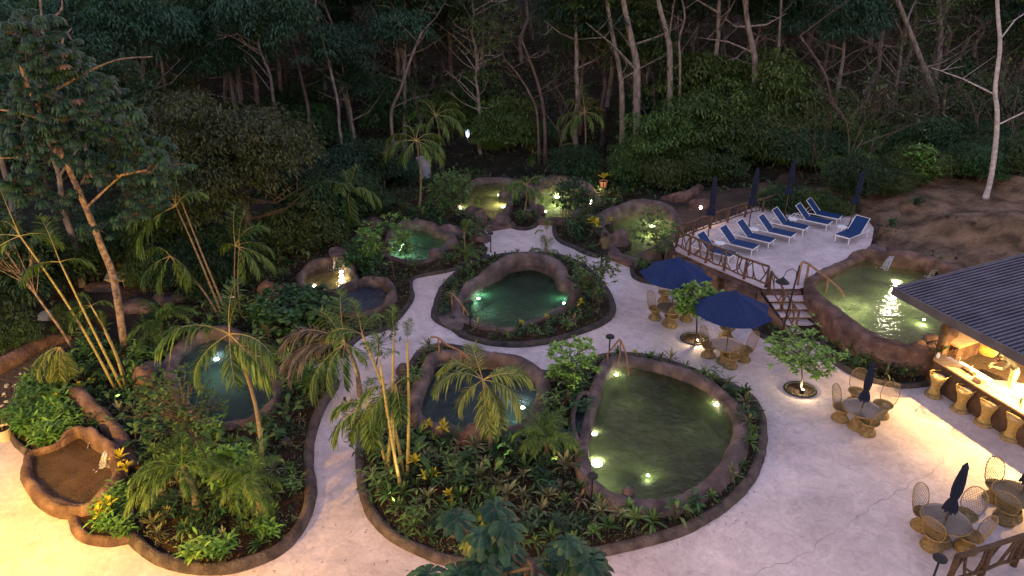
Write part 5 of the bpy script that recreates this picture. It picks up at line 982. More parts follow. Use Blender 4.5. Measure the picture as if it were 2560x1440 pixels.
# dry grass on the clay bank
BK = gp([(2190, 575), (2100, 500), (2010, 476), (2300, 468), (2480, 500), (2600, 560), (2600, 650), (2420, 640), (2250, 640)], 1.7)
mb = MB()
for k in range(5200):
    x = R.uniform(14, 34); y = R.uniform(26, 42)
    if not inside(x, y, BK) or fn(x, y, .6) < -.1: continue
    zz = hz(x, y)
    for j in range(3): mb.leaf((x, y, zz), dirv(R.uniform(0, 6.28), rad(R.uniform(20, 75))), R.uniform(.12, .3), .02, .4, seg=1, mi=0 if R.random() < .7 else 1)
tag(mb.build('dry_grass', [M['lf_dry'], M['lf_olive']]), 'thin dry grass over the clay bank', 'grass', kind='stuff')
for px, py, lb in [(2235, 545, 'weedy green clump on the clay bank right of the last parasol'), (2290, 520, 'sparse green weed higher on the clay bank'), (2430, 640, 'reedy clump beside the roof on the bank'), (2350, 630, 'pale reed tuft left of the roof peak'), (2330, 620, 'bent reeds above the raised pool'), (2490, 650, 'yellow reed tuft just above the roof edge')]:
    g = G(px, py, 1.8); o = link('weed_clump', R.choice(KIND['grass'] if 'ree' in lb.split()[1] + lb.split()[0] or 'reed' in lb else KIND['dark']), None, (g.x, g.y, hz(g.x, g.y)), 0, 2.6); tag(o, lb, 'plant')
# ================================================================== ROCKS
def rock(px, py, sx, sy, sz, m, label, z=0., seed=0):
    g = G(px, py, z); mb = MB(); n, k = 14, 9; vs = []
    for i in range(k):
        th = math.pi * (.02 + .6 * i / (k - 1))
        for j in range(n):
            d = Vector((math.sin(th) * math.cos(6.283 * j / n), math.sin(th) * math.sin(6.283 * j / n), math.cos(th))); q = 1 + .35 * noise.noise(d * 1.4 + Vector((seed * 3.1, 0, 0))) + .12 * noise.noise(d * 4 + Vector((seed, 0, 0)))
            vs.append((d.x * sx * q, d.y * sy * q, d.z * sz * q))
    fs = [(i * n + j, (i + 1) * n + j, (i + 1) * n + (j + 1) % n, i * n + (j + 1) % n) for i in range(k - 1) for j in range(n)] + [tuple(range(n))]
    mb.add(vs, fs); o = mb.build('rock', M[m], smooth=True, loc=g); tag(o, label, 'rock'); return o
for a in [(1178, 1100, .55, .45, .5, 'rockred', 'broken topped reddish rock at the front of the oval pool', .1, 1), (372, 965, .45, .4, .8, 'rockred', 'upright orange rock left of the deep blue pool', .1, 2), (395, 930, .9, .6, .35, 'rock', 'flat bluish slab behind the upright orange rock', .1, 3), (690, 760, .8, .6, .8, 'rockred', 'dark red boulder below the thin palms', .1, 4), (668, 722, .45, .3, .35, 'rockred', 'orange topped stone lit above the dark red boulder', .6, 5),
          (1255, 560, .55, .45, .55, 'rock', 'round boulder left of the island palm', 0, 6), (1327, 543, .5, .4, .6, 'rock', 'brown boulder right of the island palm', 0, 7), (1345, 535, .4, .4, .6, 'rock', 'dark boulder between the island and the round pool', 0, 8), (1263, 495, .4, .4, .6, 'rock', 'rock column beside the largest lamp of the double pool', 0, 9), (1322, 490, .6, .5, .7, 'rock', 'tall rock ridge between the two lit pools', 0, 10),
          (1090, 640, .45, .4, .35, 'rock', 'dark stone at the right corner of the teal pool', .1, 11), (1200, 600, .6, .6, .5, 'rock', 'grey boulder at the right end of the teal pool', 0, 12), (1190, 550, .8, .5, .8, 'rock', 'rock mass between teal and double lit pools', 0, 13), (1120, 590, .9, .4, .6, 'rock', 'low purple rock at the back right of the teal pool', .1, 14), (1545, 612, .7, .5, .8, 'rock', 'big brown boulder just right of the standing man', 0, 15), (1625, 655, .6, .5, .7, 'rockred', 'ridged boulder at the left of the farther parasol', 0, 16),
          (1150, 512, .2, .2, .25, 'rock', 'small stone next to the lamp at the left tip of the double pool', .15, 17), (1570, 1240, .2, .2, .25, 'rock', 'small dark stone on the front rim of the largest pool', .2, 18), (1475, 560, .6, .5, .5, 'rock', 'rounded rock at the left end of the long green pool', 0, 19), (2296, 872, .3, .28, .3, 'rockred', 'flat stone at the near corner of the raised pool by the post', 1., 20), (2330, 852, .3, .3, .2, 'rockred', 'second flat stone by the bar post in the raised pool', .95, 21), (2372, 820, .28, .25, .2, 'rockred', 'stone under the roof edge in the raised pool', .95, 22),
          (118, 792, .35, .3, .3, 'plastic', 'pale block lying on the dirt path', .1, 23), (930, 560, .8, .5, .4, 'rock', 'dim grey rocks below the broad palm', .1, 24), (340, 770, 1.0, .6, .4, 'rock', 'grey rubble beside the speckled trunk', .1, 25), (420, 750, .8, .5, .35, 'rock', 'low rubble below the hanging dry fronds', .1, 26), (260, 720, .9, .4, .3, 'rock', 'flat stone left of the wheelbarrow', .2, 27), (300, 660, 1.2, .4, .2, 'rock', 'long flat stone behind the wheelbarrow', .3, 28), (1505, 560, .5, .5, .6, 'rock', 'rock behind the golden croton', 0, 29), (1020, 455, .9, .5, .3, 'rock', 'pale flat stones left of the dense round tree', .1, 30),
          (2190, 640, .6, .5, .5, 'rock', 'dark rock at the left of the white waterfall', .9, 32), (1112, 1085, .3, .25, .25, 'rockred', 'small reddish stone beside the broken topped rock', .1, 33), (1755, 528, .9, .5, .8, 'rockred', 'reddish mound under the warm globe lamp', .5, 34), (1440, 470, .9, .5, .7, 'rock', 'brown rock mound behind the round lit pool', .1, 35), (1010, 930, .3, .3, .3, 'rock', 'stone at the left end of the oval pool', .1, 36)]:
    rock(*a)
# ================================================================== WICKER FURNITURE
def weave(mb, f, nu, nv, r, close=True, mi=0, diag=True, seg=10):
    """thin canes over the surface f(u, v), u round (0..1), v up (0..1)"""
    for k in range(nu):
        for sg in ((1, -1) if diag else (0,)):
            P = [f((k / nu + sg * (.18) * j / seg) if close else min(1, max(0, k / (nu - 1) + sg * .22 * (j / seg - .5))), j / seg) for j in range(seg + 1)]
            mb.tube(P, r, 3, cap=False, mi=mi)
    for j in range(nv + 1):
        P = [f(i / 20, j / nv) for i in range(20 if close else 21)]; mb.tube(P, r * (1.8 if j in (0, nv) else 1), 4 if j in (0, nv) else 3, cap=False, mi=mi, closed=close)
def rev(prof):
    def f(u, v):
        q = v * (len(prof) - 1); a = min(int(q), len(prof) - 2); t = q - a; r = prof[a][0] * (1 - t) + prof[a + 1][0] * t; z = prof[a][1] * (1 - t) + prof[a + 1][1] * t
        return Vector((r * math.cos(6.2832 * u), r * math.sin(6.2832 * u), z))
    return f
BASEP = [(.25, .01), (.26, .06), (.21, .13), (.14, .21), (.15, .28), (.21, .36), (.27, .42)]
def base_mesh(nm, s=1.):
    mb = MB(); weave(mb, rev([(r * s, z) for r, z in BASEP]), 22, 5, .0062); mb.lathe([(r * s * .93, z) for r, z in BASEP], n=16, mi=0)
    return mb.mesh(nm, M['wicker'])
_b = base_mesh('base')
mb = MB(); weave(mb, rev([(.02, .43), (.14, .425), (.27, .43), (.285, .45)]), 24, 3, .006); mb.lathe([(.02, .42), (.25, .42)], n=16); SEATM = mb.mesh('seat', M['wicker'])
def bf(u, v):   # tall rounded shield: u across, v up
    wd = .29 * math.sin(math.pi * min(1., .30 + .70 * v) ** 1.0) ** .55 if v < 1 else .0
    wd = .27 * (1 - (abs(v - .45) / .56) ** 2.6) ** .5 if abs(v - .45) < .56 else .0
    x = (u * 2 - 1) * wd; return Vector((x, -.20 - .20 * v + .35 * x * x * 2.2, .44 + .66 * v))
mb = MB()
for k in range(13):
    for sg in (-1, 1):
        P = []
        for j in range(13):
            v = j / 12; xx = (k / 12 * 2 - 1) * .36 + sg * (v - .5) * .42; wd = .27 * (1 - (abs(v - .45) / .56) ** 2.6) ** .5 if abs(v - .45) < .56 else 0
            if abs(xx) <= wd: P.append(Vector((xx, -.20 - .20 * v + .7 * xx * xx, .44 + .66 * v)))
            else:
                if len(P) > 1: mb.tube(P, .0055, 3, cap=False)
                P = []
        if len(P) > 1: mb.tube(P, .0055, 3, cap=False)
loop = [bf(0, j / 14) for j in range(15)] + [bf(1, j / 14) for j in range(14, -1, -1)]
mb.tube(loop, .014, 5, closed=True); BACKM = mb.mesh('backrest', M['wicker'])
ch0 = None
def chair(px, py, face, label):
    global ch0; g = G(px, py, 0); rz = rad(face)
    if ch0 is None:
        ch0 = thing('wicker_chair', label, 'chair', g, rz, 'open weave wicker garden chairs'); link('base', _b, ch0); link('seat', SEATM, ch0); link('backrest', BACKM, ch0); ch0.scale = (1.05,) * 3; return ch0
    return dup(ch0, g, rz, label)
tb0 = None
TPR = [(.30, .01), (.31, .07), (.22, .16), (.16, .30), (.18, .42), (.28, .56), (.44, .68), (.50, .715)]
def table(px, py, label, z=.74):
    global tb0; g = G(px, py, z); g.z = 0
    if tb0 is None:
        tb0 = thing('wicker_table', label, 'table', g, 0, 'round woven garden tables')
        mb = MB(); weave(mb, rev(TPR), 26, 6, .0065); mb.lathe([(.28, .01), (.2, .16), (.14, .3), (.16, .42), (.26, .55)], n=16); mb.build('base', M['wicker'], tb0)
        mb = MB(); weave(mb, rev([(.05, .725), (.3, .725), (.55, .73), (.57, .745)]), 34, 5, .006); mb.tube([(.57 * math.cos(6.2832 * k / 28), .57 * math.sin(6.2832 * k / 28), .74) for k in range(28)], .016, 5, closed=True); mb.build('tabletop', M['wicker'], tb0)
        mb = MB(); mb.lathe([(.02, .752), (.545, .752), (.55, .757), (.545, .762), (.02, .762)], n=28); mb.build('glass_top', M['glass'], tb0); return tb0
    return dup(tb0, g, 0, label)
T1 = table(1677, 770, 'woven table under the farther open parasol, behind the bushy tree'); T2 = table(1817, 862, 'woven glass topped table under the nearer open parasol'); T3 = table(2156, 1021, 'woven table with a furled parasol, nearest the bar planter'); T4 = table(2365, 1299, 'woven table with the largest furled parasol near the lower right'); T5 = table(2544, 1236, 'woven table cut by the right edge of the view')
def face_to(px, py, tpx, tpy):
    a, b = G(px, py), G(tpx, tpy, .74); return math.degrees(math.atan2(b.y - a.y, b.x - a.x)) - 90
for px, py, t, lb in [(1637, 796, (1677, 770), 'wicker chair on the left of the farther parasol table'), (1715, 800, (1677, 770), 'wicker chair on the right of the farther parasol table'), (1677, 815, (1677, 770), 'wicker chair in front of the farther parasol table'), (1660, 755, (1677, 770), 'wicker chair behind the farther parasol table'),
                    (1770, 890, (1817, 862), 'wicker chair by the lit planter hole at the nearer parasol'), (1858, 900, (1817, 862), 'wicker chair right of the nearer parasol table'), (1825, 917, (1817, 862), 'wicker chair in front of the nearer parasol table'), (1816, 868, (1817, 862), 'x'),
                    (2099, 1048, (2156, 1021), 'left wicker chair of the set nearest the bar planter'), (2166, 1083, (2156, 1021), 'front wicker chair of the set nearest the bar planter'), (2137, 1008, (2156, 1021), 'rear left wicker chair of the set nearest the bar planter'), (2200, 1040, (2156, 1021), 'rear right wicker chair of the set nearest the bar planter'),
                    (2303, 1318, (2365, 1299), 'rear left wicker chair with a tall back at the lower right table'), (2328, 1368, (2365, 1299), 'front left wicker chair at the lower right table'), (2412, 1372, (2365, 1299), 'front right wicker chair by the branch railing'), (2400, 1320, (2365, 1299), 'rear right wicker chair at the lower right table'),
                    (2482, 1248, (2544, 1236), 'rear left wicker chair at the table cut by the right edge'), (2508, 1302, (2544, 1236), 'front left wicker chair at the table cut by the right edge')]:
    if lb == 'x': px, py, lb = 1815, 845, 'wicker chair behind the nearer parasol table'
    chair(px, py, face_to(px, py, *t), lb)
# parasols
def canopy_open(R_=1.45, z0=2.2, z1=2.9, n=8):
    mb = MB(); ap = (0, 0, z1); vs = []; K = 5; fs = []
    for i in range(n):
        a0, a1 = 2 * math.pi * i / n, 2 * math.pi * (i + 1) / n; vs = []
        for k in range(K + 1):
            t = .06 + .94 * k / K
            for q in range(5):
                s_ = q / 4; x = (math.cos(a0) * (1 - s_) + math.cos(a1) * s_) * R_ * t; y = (math.sin(a0) * (1 - s_) + math.sin(a1) * s_) * R_ * t
                sag = .09 * math.sin(math.pi * s_) * t; rr_ = 1 - .05 * math.sin(math.pi * s_) * (k == K)
                vs.append((x * rr_, y * rr_, z1 - (z1 - z0) * t ** 1.15 - sag))
        mb.add(vs, [(k * 5 + q, k * 5 + q + 1, (k + 1) * 5 + q + 1, (k + 1) * 5 + q) for k in range(K) for q in range(4)])
    return mb
pr0 = None
def parasol(px, py, apx, label, rz=0, s=1.):
    global pr0; g = G(px, py, .74); g.z = 0
    if pr0 is None:
        pr0 = thing('open_parasol', label, 'parasol', g, rad(rz), 'open navy parasols'); mb = canopy_open(); mb.build('canopy', M['navy'], pr0)
        mb = MB(); mb.lathe([(.02, 2.99), (.17, 2.87), (.2, 2.83)], n=8); mb.build('vent_cap', M['navy'], pr0)
        mb = MB(); mb.tube([(0, 0, 0), (0, 0, 2.98)], .022, 8); mb.build('pole', M['darkwood'], pr0); mb = MB(); mb.lathe([(.03, 2.97), (.035, 3.02), (.005, 3.07)], n=8); mb.build('finial', M['darkwood'], pr0)
        for i in range(8):
            a = 2 * math.pi * i / 8; mb = MB(); mb.tube([(.05 * math.cos(a), .05 * math.sin(a), 2.68), (1.38 * math.cos(a), 1.38 * math.sin(a), 2.22)], .012, 4); mb.tube([(.03 * math.cos(a), .03 * math.sin(a), 2.0), (.7 * math.cos(a), .7 * math.sin(a), 2.44)], .009, 4); mb.build('rib', M['darkwood'], pr0)
        return pr0
    return dup(pr0, g, rad(rz), label)
parasol(1817, 862, 0, 'nearer open navy parasol beside the stairs', 12); parasol(1680, 768, 0, 'farther open navy parasol below the terrace wall', 30)
fp0 = None
def furled(g, label, tilt=(0, 0), s=1., rz=0, zb=0):
    global fp0
    if fp0 is None:
        fp0 = thing('furled_parasol', label, 'parasol', g, rz, 'furled navy parasols'); mb = MB(); n = 24; prof = [(.015, 2.5), (.06, 2.47), (.075, 2.3), (.10, 2.0), (.115, 1.75), (.085, 1.52), (.07, 1.48), (.12, 1.32), (.16, 1.12), (.03, 1.14)]
        vs = [((r * (1 + .22 * math.cos(8 * 6.2832 * k / n + z * 3))) * math.cos(6.2832 * k / n), (r * (1 + .22 * math.cos(8 * 6.2832 * k / n + z * 3))) * math.sin(6.2832 * k / n), z + (.05 * math.cos(8 * 6.2832 * k / n) if z < 1.2 else 0)) for r, z in prof for k in range(n)]
        mb.add(vs, [(i * n + k, i * n + (k + 1) % n, (i + 1) * n + (k + 1) % n, (i + 1) * n + k) for i in range(len(prof) - 1) for k in range(n)]); mb.build('canopy', M['navyd'], fp0)
        mb = MB(); mb.lathe([(.09, 1.53), (.088, 1.48)], n=16); mb.build('tie_band', M['black'], fp0)
        mb = MB(); mb.lathe([(.085, 2.44), (.03, 2.56), (.01, 2.6)], n=8); mb.build('cap', M['navyd'], fp0)
        mb = MB(); mb.tube([(0, 0, 0), (0, 0, 1.2)], .022, 8); mb.build('pole', M['darkwood'], fp0); mb = MB(); mb.lathe([(.22, 0), (.22, .05), (.05, .08), (.03, .3)], n=14, cap=True); mb.build('stand', M['black'], fp0)
        o = fp0
    else: o = dup(fp0, g, rz, label)
    o.rotation_euler = (rad(tilt[0]), rad(tilt[1]), rz); o.scale = (s, s, s); return o
g = G(2156, 1021, .74); g.z = 0; furled(g, 'furled navy parasol standing in the table nearest the bar planter', (0, -1), .96)
g = G(2362, 1303, .74); g.z = 0; furled(g, 'furled navy parasol in the lower right table', (0, 1), 1.0)
g = G(2556, 1230, .74); g.z = 0; furled(g, 'furled parasol cut by the right edge of the view', (0, 0), .96)
for px, py, s, lb in [(1768, 606, 1.3, 'furled dark parasol at the left end of the loungers'), (1870, 578, 1.3, 'furled dark parasol between the second pair of loungers'), (1960, 548, 1.3, 'furled dark parasol behind the middle side table'), (2122, 570, 1.2, 'furled dark parasol behind the rightmost lounger')]:
    g = G(px, py, 1.0); furled(g, lb, (0, 2 if px > 2100 else 0), s)
# loungers
lg0 = None
def lounger(px, py, rz, label, dark=False):
    global lg0; g = G(px, py, 1.0)
    if lg0 is None:
        t = lg0 = thing('sun_lounger', label, 'sun lounger', g, rad(rz), 'blue sling sun loungers on the terrace')
        mb = MB()
        for s_ in (-1, 1): mb.box((0, s_ * .31, .32), (1.95, .03, .035))
        mb.box((.97, 0, .32), (.04, .6, .05)); mb.box((-.97, 0, .32), (.04, .6, .05)); mb.box((-.8, 0, .3), (.03, .6, .03)); mb.box((-.66, 0, .3), (.03, .6, .03)); mb.build('frame', M['white'], t)
        for sx in (.92, -.88):
            for sy in (-.29, .29): mb = MB(); mb.tube([(sx, sy, 0), (sx * .99, sy, .32)], .022, 6); mb.lathe([(.027, 0), (.027, .03)], (sx, sy, 0), 8); mb.build('leg', M['white'], t)
        mb = MB(); vs = []
        for k in range(9):
            x = .97 - 1.12 * k / 8
            for q in range(5): vs.append((x, -.315 + .1575 * q, .362 - .018 * math.sin(math.pi * q / 4)))
        mb.add(vs, [(k * 5 + q, k * 5 + q + 1, (k + 1) * 5 + q + 1, (k + 1) * 5 + q) for k in range(8) for q in range(4)]); mb.build('seat', M['sling'], t)
        bk = MB(); vs = []
        for k in range(7):
            u = .86 * k / 6
            for q in range(5): vs.append((-.16 - u * .70, -.315 + .1575 * q, .362 + u * .72 - .02 * math.sin(math.pi * q / 4)))
        bk.add(vs, [(k * 5 + q, k * 5 + q + 1, (k + 1) * 5 + q + 1, (k + 1) * 5 + q) for k in range(6) for q in range(4)]); b = bk.build('backrest', M['sling'], t); t.scale = (1.02, 1.18, 1)
        mb = MB()
        for s_ in (-1, 1): mb.tube([(-.16, s_ * .3, .36), (-.77, s_ * .3, .985)], .014, 5)
        mb.tube([(-.77, -.3, .985), (-.77, .3, .985)], .014, 5); mb.tube([(-.6, -.28, .66), (-.78, -.28, .34)], .01, 4); mb.tube([(-.6, .28, .66), (-.78, .28, .34)], .01, 4); mb.build('back_frame', M['white'], b)
        return t
    return dup(lg0, g, rad(rz), label)
for px, py, rz, lb in [(1838, 622, -40, 'blue lounger second from the left with a side table at its foot'), (1880, 606, -40, 'blue lounger in the middle left of the row'), (1932, 592, -40, 'blue lounger right of the second side table'), (1966, 574, -40, 'blue lounger with white crossbars showing behind its back'), (2024, 562, -40, 'blue lounger right of the third side table'), (2050, 548, -40, 'farthest blue lounger at the top of the row'), (1782, 640, -42, 'darkest blue lounger behind the branch railing'), (2128, 596, 218, 'blue lounger facing the other way at the right of the terrace')]:
    lounger(px, py, rz, lb)
sd0 = None
for px, py, lb in [(1797, 630, 'round white side table nearest the branch railing'), (1881, 594, 'round white side table second from the left'), (1978, 568, 'round white side table in the middle of the row'), (2101, 588, 'round white side table beside the reversed lounger')]:
    g = G(px, py, 1.0)
    if sd0 is None:
        sd0 = thing('side_table', lb, 'side table', g, 0, 'round white side tables'); mb = MB(); mb.lathe([(.01, .45), (.24, .45), (.25, .465), (.24, .48), (.01, .48)], n=24); mb.build('tabletop', M['white'], sd0)
        for k in range(3): a = 2.1 * k; mb = MB(); mb.tube([(.2 * math.cos(a), .2 * math.sin(a), 0), (.12 * math.cos(a), .12 * math.sin(a), .45)], .016, 6); mb.build('leg', M['white'], sd0)
    else: dup(sd0, g, 0, lb)
# ------------------------------------------------------------------ stairs
SX0, SX1 = 10.62, 12.25
stairs = thing('stairs', 'pale concrete steps with red brown risers up to the terrace', 'stairs', (0, 0, 0))
for k in range(6):
    zt = .165 * (k + 1); yf = 23.95 + .40 * k; x0, x1 = SX0 + .13 * (5 - k) * .9, SX1 + .06 * (5 - k)
    if k < 5:
        mb = MB(); mb.box(((x0 + x1) / 2, yf + .22, zt - .03), (x1 - x0, .50, .06)); mb.build('tread', M['terrace'], stairs)
    mb = MB(); mb.box(((x0 + x1) / 2, yf + .24, (zt - .06) / 2 + .0), (x1 - x0 - .02, .36, zt - .06 - .002)); mb.build('riser', M['rockred'], stairs)
sp_ = [tuple(q) for q in [(10.50, 26.1), (10.68, 25.4), (10.92, 24.7), (11.25, 23.85)]]
P = resample(smooth(sp_, False, 5), .2, False); n = len(P)
o = band(P, .22, [1.0 - .85 * i / n for i in range(n)], 0, .05, 'stair_stringer', M['rockred'], closed=False, amp=.04, skirt=-.05); tag(o, 'red rock cheek wall sloping down the left side of the stairs', 'wall')
# ------------------------------------------------------------------ rustic branch railings
def railing(P, h, label, m='branch', seed=0, r0=.04, posts=1.15, name='branch_railing', cat='railing'):
    """P: list of (x,y,z) foot line"""
    r = random.Random(seed); P = [Vector(p) for p in P]; t = thing(name, label, cat, P[0]); D = [0]
    for a, b in zip(P, P[1:]): D.append(D[-1] + (b - a).length)
    def at(s):
        s = max(0, min(D[-1], s))
        for i in range(len(P) - 1):
            if s <= D[i + 1]: return P[i].lerp(P[i + 1], (s - D[i]) / (D[i + 1] - D[i])) - P[0]
        return P[-1] - P[0]
    def wob(pts, a=.03): return [p + Vector((r.uniform(-a, a), r.uniform(-a, a), r.uniform(-a, a))) for p in pts]
    N = int(D[-1] / .35) + 1
    mb = MB(); mb.tube(smooth([tuple(q) for q in wob([at(D[-1] * i / N) + Z * h for i in range(N + 1)], .025)], False, 3), r0 * 1.15, 7); mb.build('top_rail', M[m], t, smooth=True)
    mb = MB(); mb.tube(smooth([tuple(q) for q in wob([at(D[-1] * i / N) + Z * .16 for i in range(N + 1)], .02)], False, 3), r0 * .85, 6); mb.build('bottom_rail', M[m], t, smooth=True)
    np_ = max(1, round(D[-1] / posts))
    for i in range(np_ + 1):
        s = D[-1] * i / np_; b = at(s); mb = MB(); mb.tube([b - Z * .05, b + Z * h * .5 + Vector((r.uniform(-.03, .03), 0, 0)), b + Z * (h + .01)], [r0 * 1.5, r0 * 1.25, r0 * 1.2], 7); mb.build('post', M[m], t, smooth=True)
    for i in range(np_):
        s0, s1 = D[-1] * i / np_, D[-1] * (i + 1) / np_; w_ = s1 - s0
        for k in range(max(2, int(w_ / .33))):
            a = s0 + w_ * (k + r.uniform(.1, .5)) / max(2, int(w_ / .33)); b = a + r.uniform(-.4, .4); c = (a + b) / 2 + r.uniform(-.15, .15)
            a, b, c = [min(max(q, s0), s1) for q in (a, b, c)]
            A, B, Cc = at(a) + Z * .16, at(b) + Z * h, at(c) + Z * (h * r.uniform(.4, .65)); mb = MB(); mb.tube(smooth([tuple(A), tuple(Cc), tuple(B)], False, 4), r0 * .68, 5)
            e = at(min(max(c + r.choice((-1, 1)) * r.uniform(.2, .4), s0), s1)) + Z * (h if r.random() < .6 else .16); mb.tube(smooth([tuple(Cc), tuple(Cc.lerp(e, .5) + Vector((0, 0, r.uniform(-.06, .06)))), tuple(e)], False, 3), r0 * .58, 5); mb.build('branch', M[m], t, smooth=True)
    return t
fr = [(*G(a, b, 1.)[:2], 1.) for a, b in [(1690, 618), (1720, 637), (1775, 662), (1835, 688), (1875, 703), (1914, 718)]]
railing(smooth(fr, False, 3), .95, 'long branch railing along the front of the terrace', seed=3, r0=.045)
railing([(10.85, 26.1, 1.0), (10.95, 25.4, .83), (11.1, 24.6, .5), (11.3, 23.9, .17)], .9, 'branch handrail descending the middle of the stairs', seed=4)
bk_ = [(*G(a, b, 1.)[:2], 1.) for a, b in [(1688, 606), (1740, 585), (1800, 562), (1870, 540), (1940, 520), (1985, 505)]]
railing(smooth(bk_, False, 2), .8, 'dim branch railing behind the loungers', seed=5, posts=1.6)
lr = [(*G(a, b, 0)[:2], 0.05) for a, b in [(2365, 1468), (2430, 1448), (2500, 1422), (2600, 1395), (2700, 1370)]]
railing(lr, .95, 'thick branch railing at the lower right corner', m='darkwood', seed=6, r0=.055)
def handrail(pts, posts, label, m='branchr', r=.035):
    W = [Vector(p) for p in pts]; t = thing('pool_handrail', label, 'handrail', W[0], group=None); b = W[0]
    mb = MB(); mb.tube(smooth([tuple(p - b) for p in W], False, 4), r, 7); mb.build('rail', M[m], t, smooth=True)
    for p, z0 in posts: p = Vector(p) - b; mb = MB(); mb.tube([p, Vector((p.x + .02, p.y, (p.z + z0 - b.z) / 2)), Vector((p.x, p.y, z0 - b.z))], [r * .9, r, r * 1.15], 6); mb.build('post', M[m], t, smooth=True)
g1 = G(1098, 895, .4); handrail([(g1.x - .25, g1.y + .05, 1.25), (g1.x, g1.y, 1.25), (g1.x + .35, g1.y - .1, 1.0), (g1.x + .8, g1.y - .25, .85), (g1.x + 1.25, g1.y - .75, .7)], [((g1.x, g1.y, 1.23), .3), ((g1.x + .8, g1.y - .25, .85), .3)], 'reddish branch handrail at the top left of the oval pool')
g1 = G(1547, 905, .35); handrail([(g1.x - .45, g1.y - .1, .75), (g1.x - .1, g1.y, 1.2), (g1.x, g1.y, 1.25), (g1.x + .2, g1.y - .25, .8), (g1.x + .32, g1.y - .5, .1)], [((g1.x, g1.y, 1.25), .3), ((g1.x - .45, g1.y - .1, .75), .3)], 'reddish branch handrail into the largest pool')
g1 = G(1130, 775, .2); handrail([(g1.x - .1, g1.y + .2, .95), (g1.x + .1, g1.y, .9), (g1.x + .5, g1.y - .35, .55), (g1.x + .75, g1.y - .55, .2)], [((g1.x, g1.y, .9), 0), ((g1.x + .5, g1.y - .35, .55), 0)], 'curved branch handrail at the left end of the central pool')
g1 = G(1232, 560, .2); handrail([(g1.x - 1.0, g1.y - .2, .9), (g1.x - .5, g1.y, 1.0), (g1.x, g1.y + .3, .8), (g1.x + .05, g1.y + .5, .2)], [((g1.x - .9, g1.y - .2, .9), .1), ((g1.x - .4, g1.y, 1.0), .1)], 'arched branch handrail at the far left pool step')
g1 = G(1405, 552, .2); handrail([(g1.x, g1.y, .2), (g1.x + .05, g1.y, 1.), (g1.x + .25, g1.y + .1, .85), (g1.x + .5, g1.y + .2, .3)], [((g1.x + .2, g1.y + .1, .9), .1)], 'short branch handrail at the brightest round pool')
g1 = G(2000, 712, 1.0); handrail([(g1.x - .1, g1.y, 1.0), (g1.x - .05, g1.y + .15, 1.85), (g1.x + .15, g1.y + .2, 1.95), (g1.x + .6, g1.y - .2, 1.7), (g1.x + 1.2, g1.y - .8, 1.3), (g1.x + 1.45, g1.y - 1.1, .95)], [((g1.x + .25, g1.y + .1, 1.9), 1.0), ((g1.x + .9, g1.y - .5, 1.5), .9)], 'looped branch handrail into the raised pool', r=.05)
# ------------------------------------------------------------------ lamps
bo0 = None
def bollard(px, py, label, z=0., s=1., h=1.0):
    global bo0; g = G(px, py, z)
    if bo0 is None:
        bo0 = thing('bollard_lamp', label, 'path light', g, 0, 'black mushroom headed path lights'); mb = MB(); mb.tube([(0, 0, 0), (0, 0, .92)], .022, 8); mb.build('post', M['black'], bo0)
        mb = MB(); mb.lathe([(.01, 1.0), (.10, .985), (.135, .95), (.135, .91), (.05, .90), (.01, .90)], n=18); mb.build('lamp_head', M['black'], bo0); mb = MB(); mb.lathe([(.05, 0), (.05, .03), (.02, .05)], n=10, cap=True); mb.build('foot', M['black'], bo0); return bo0
    o = dup(bo0, g, 0, label); o.scale = (s * 1.15, s * 1.15, s * 1.1); return o
for px, py, z, s, lb in [(1159, 704, 0, 1, 'black path light beside the back left of the central pool'), (1176, 812, .1, 1, 'black path light at the front left of the central pool'), (1227, 630, .1, 1, 'black path light at the right corner of the teal pool bed'), (1521, 905, .1, 1.05, 'black path light by the handrail of the largest pool'), (2187, 612, 1.1, 1, 'black path light on the bank beside the raised pool'),
                        (1499, 618, .1, 1, 'black path light just behind the standing man'), (2322, 1475, 0, 1.0, 'black path light at the end of the lower right railing'), (727, 1165, .1, .9, 'black path light in the bare edge of the left palm bed'), (1478, 1255, .1, .9, 'black path light hidden in the plants below the largest pool')]:
    bollard(px, py, lb, z, s)
bp_ = G(1947, 862, .1); lp = thing('lamp_post', 'tall dark post with a gooseneck arm and enamel shade beside the stairs', 'street lamp', bp_)
mb = MB(); mb.tube([(0, 0, 0), (.1, 0, 1.6), (.22, .02, 3.35)], [.045, .035, .03], 8); mb.build('post', M['black'], lp); tp_ = Vector((.2, .02, 3.1))
mb = MB(); mb.tube([tp_ + Vector(( -.0, 0, -.4)), tp_ + Vector((-.05, 0, .0)), tp_ + Vector((-.22, 0, .12)), tp_ + Vector((-.42, 0, .02)), tp_ + Vector((-.5, 0, -.25))], .014, 6); mb.build('arm', M['black'], lp)
mb = MB(); mb.lathe([(.03, 0), (.06, -.05), (.13, -.1), (.25, -.2), (.26, -.215), (.12, -.12)], tp_ + Vector((-.5, 0, -.22)), 20); mb.build('lamp_shade', M['black'], lp)
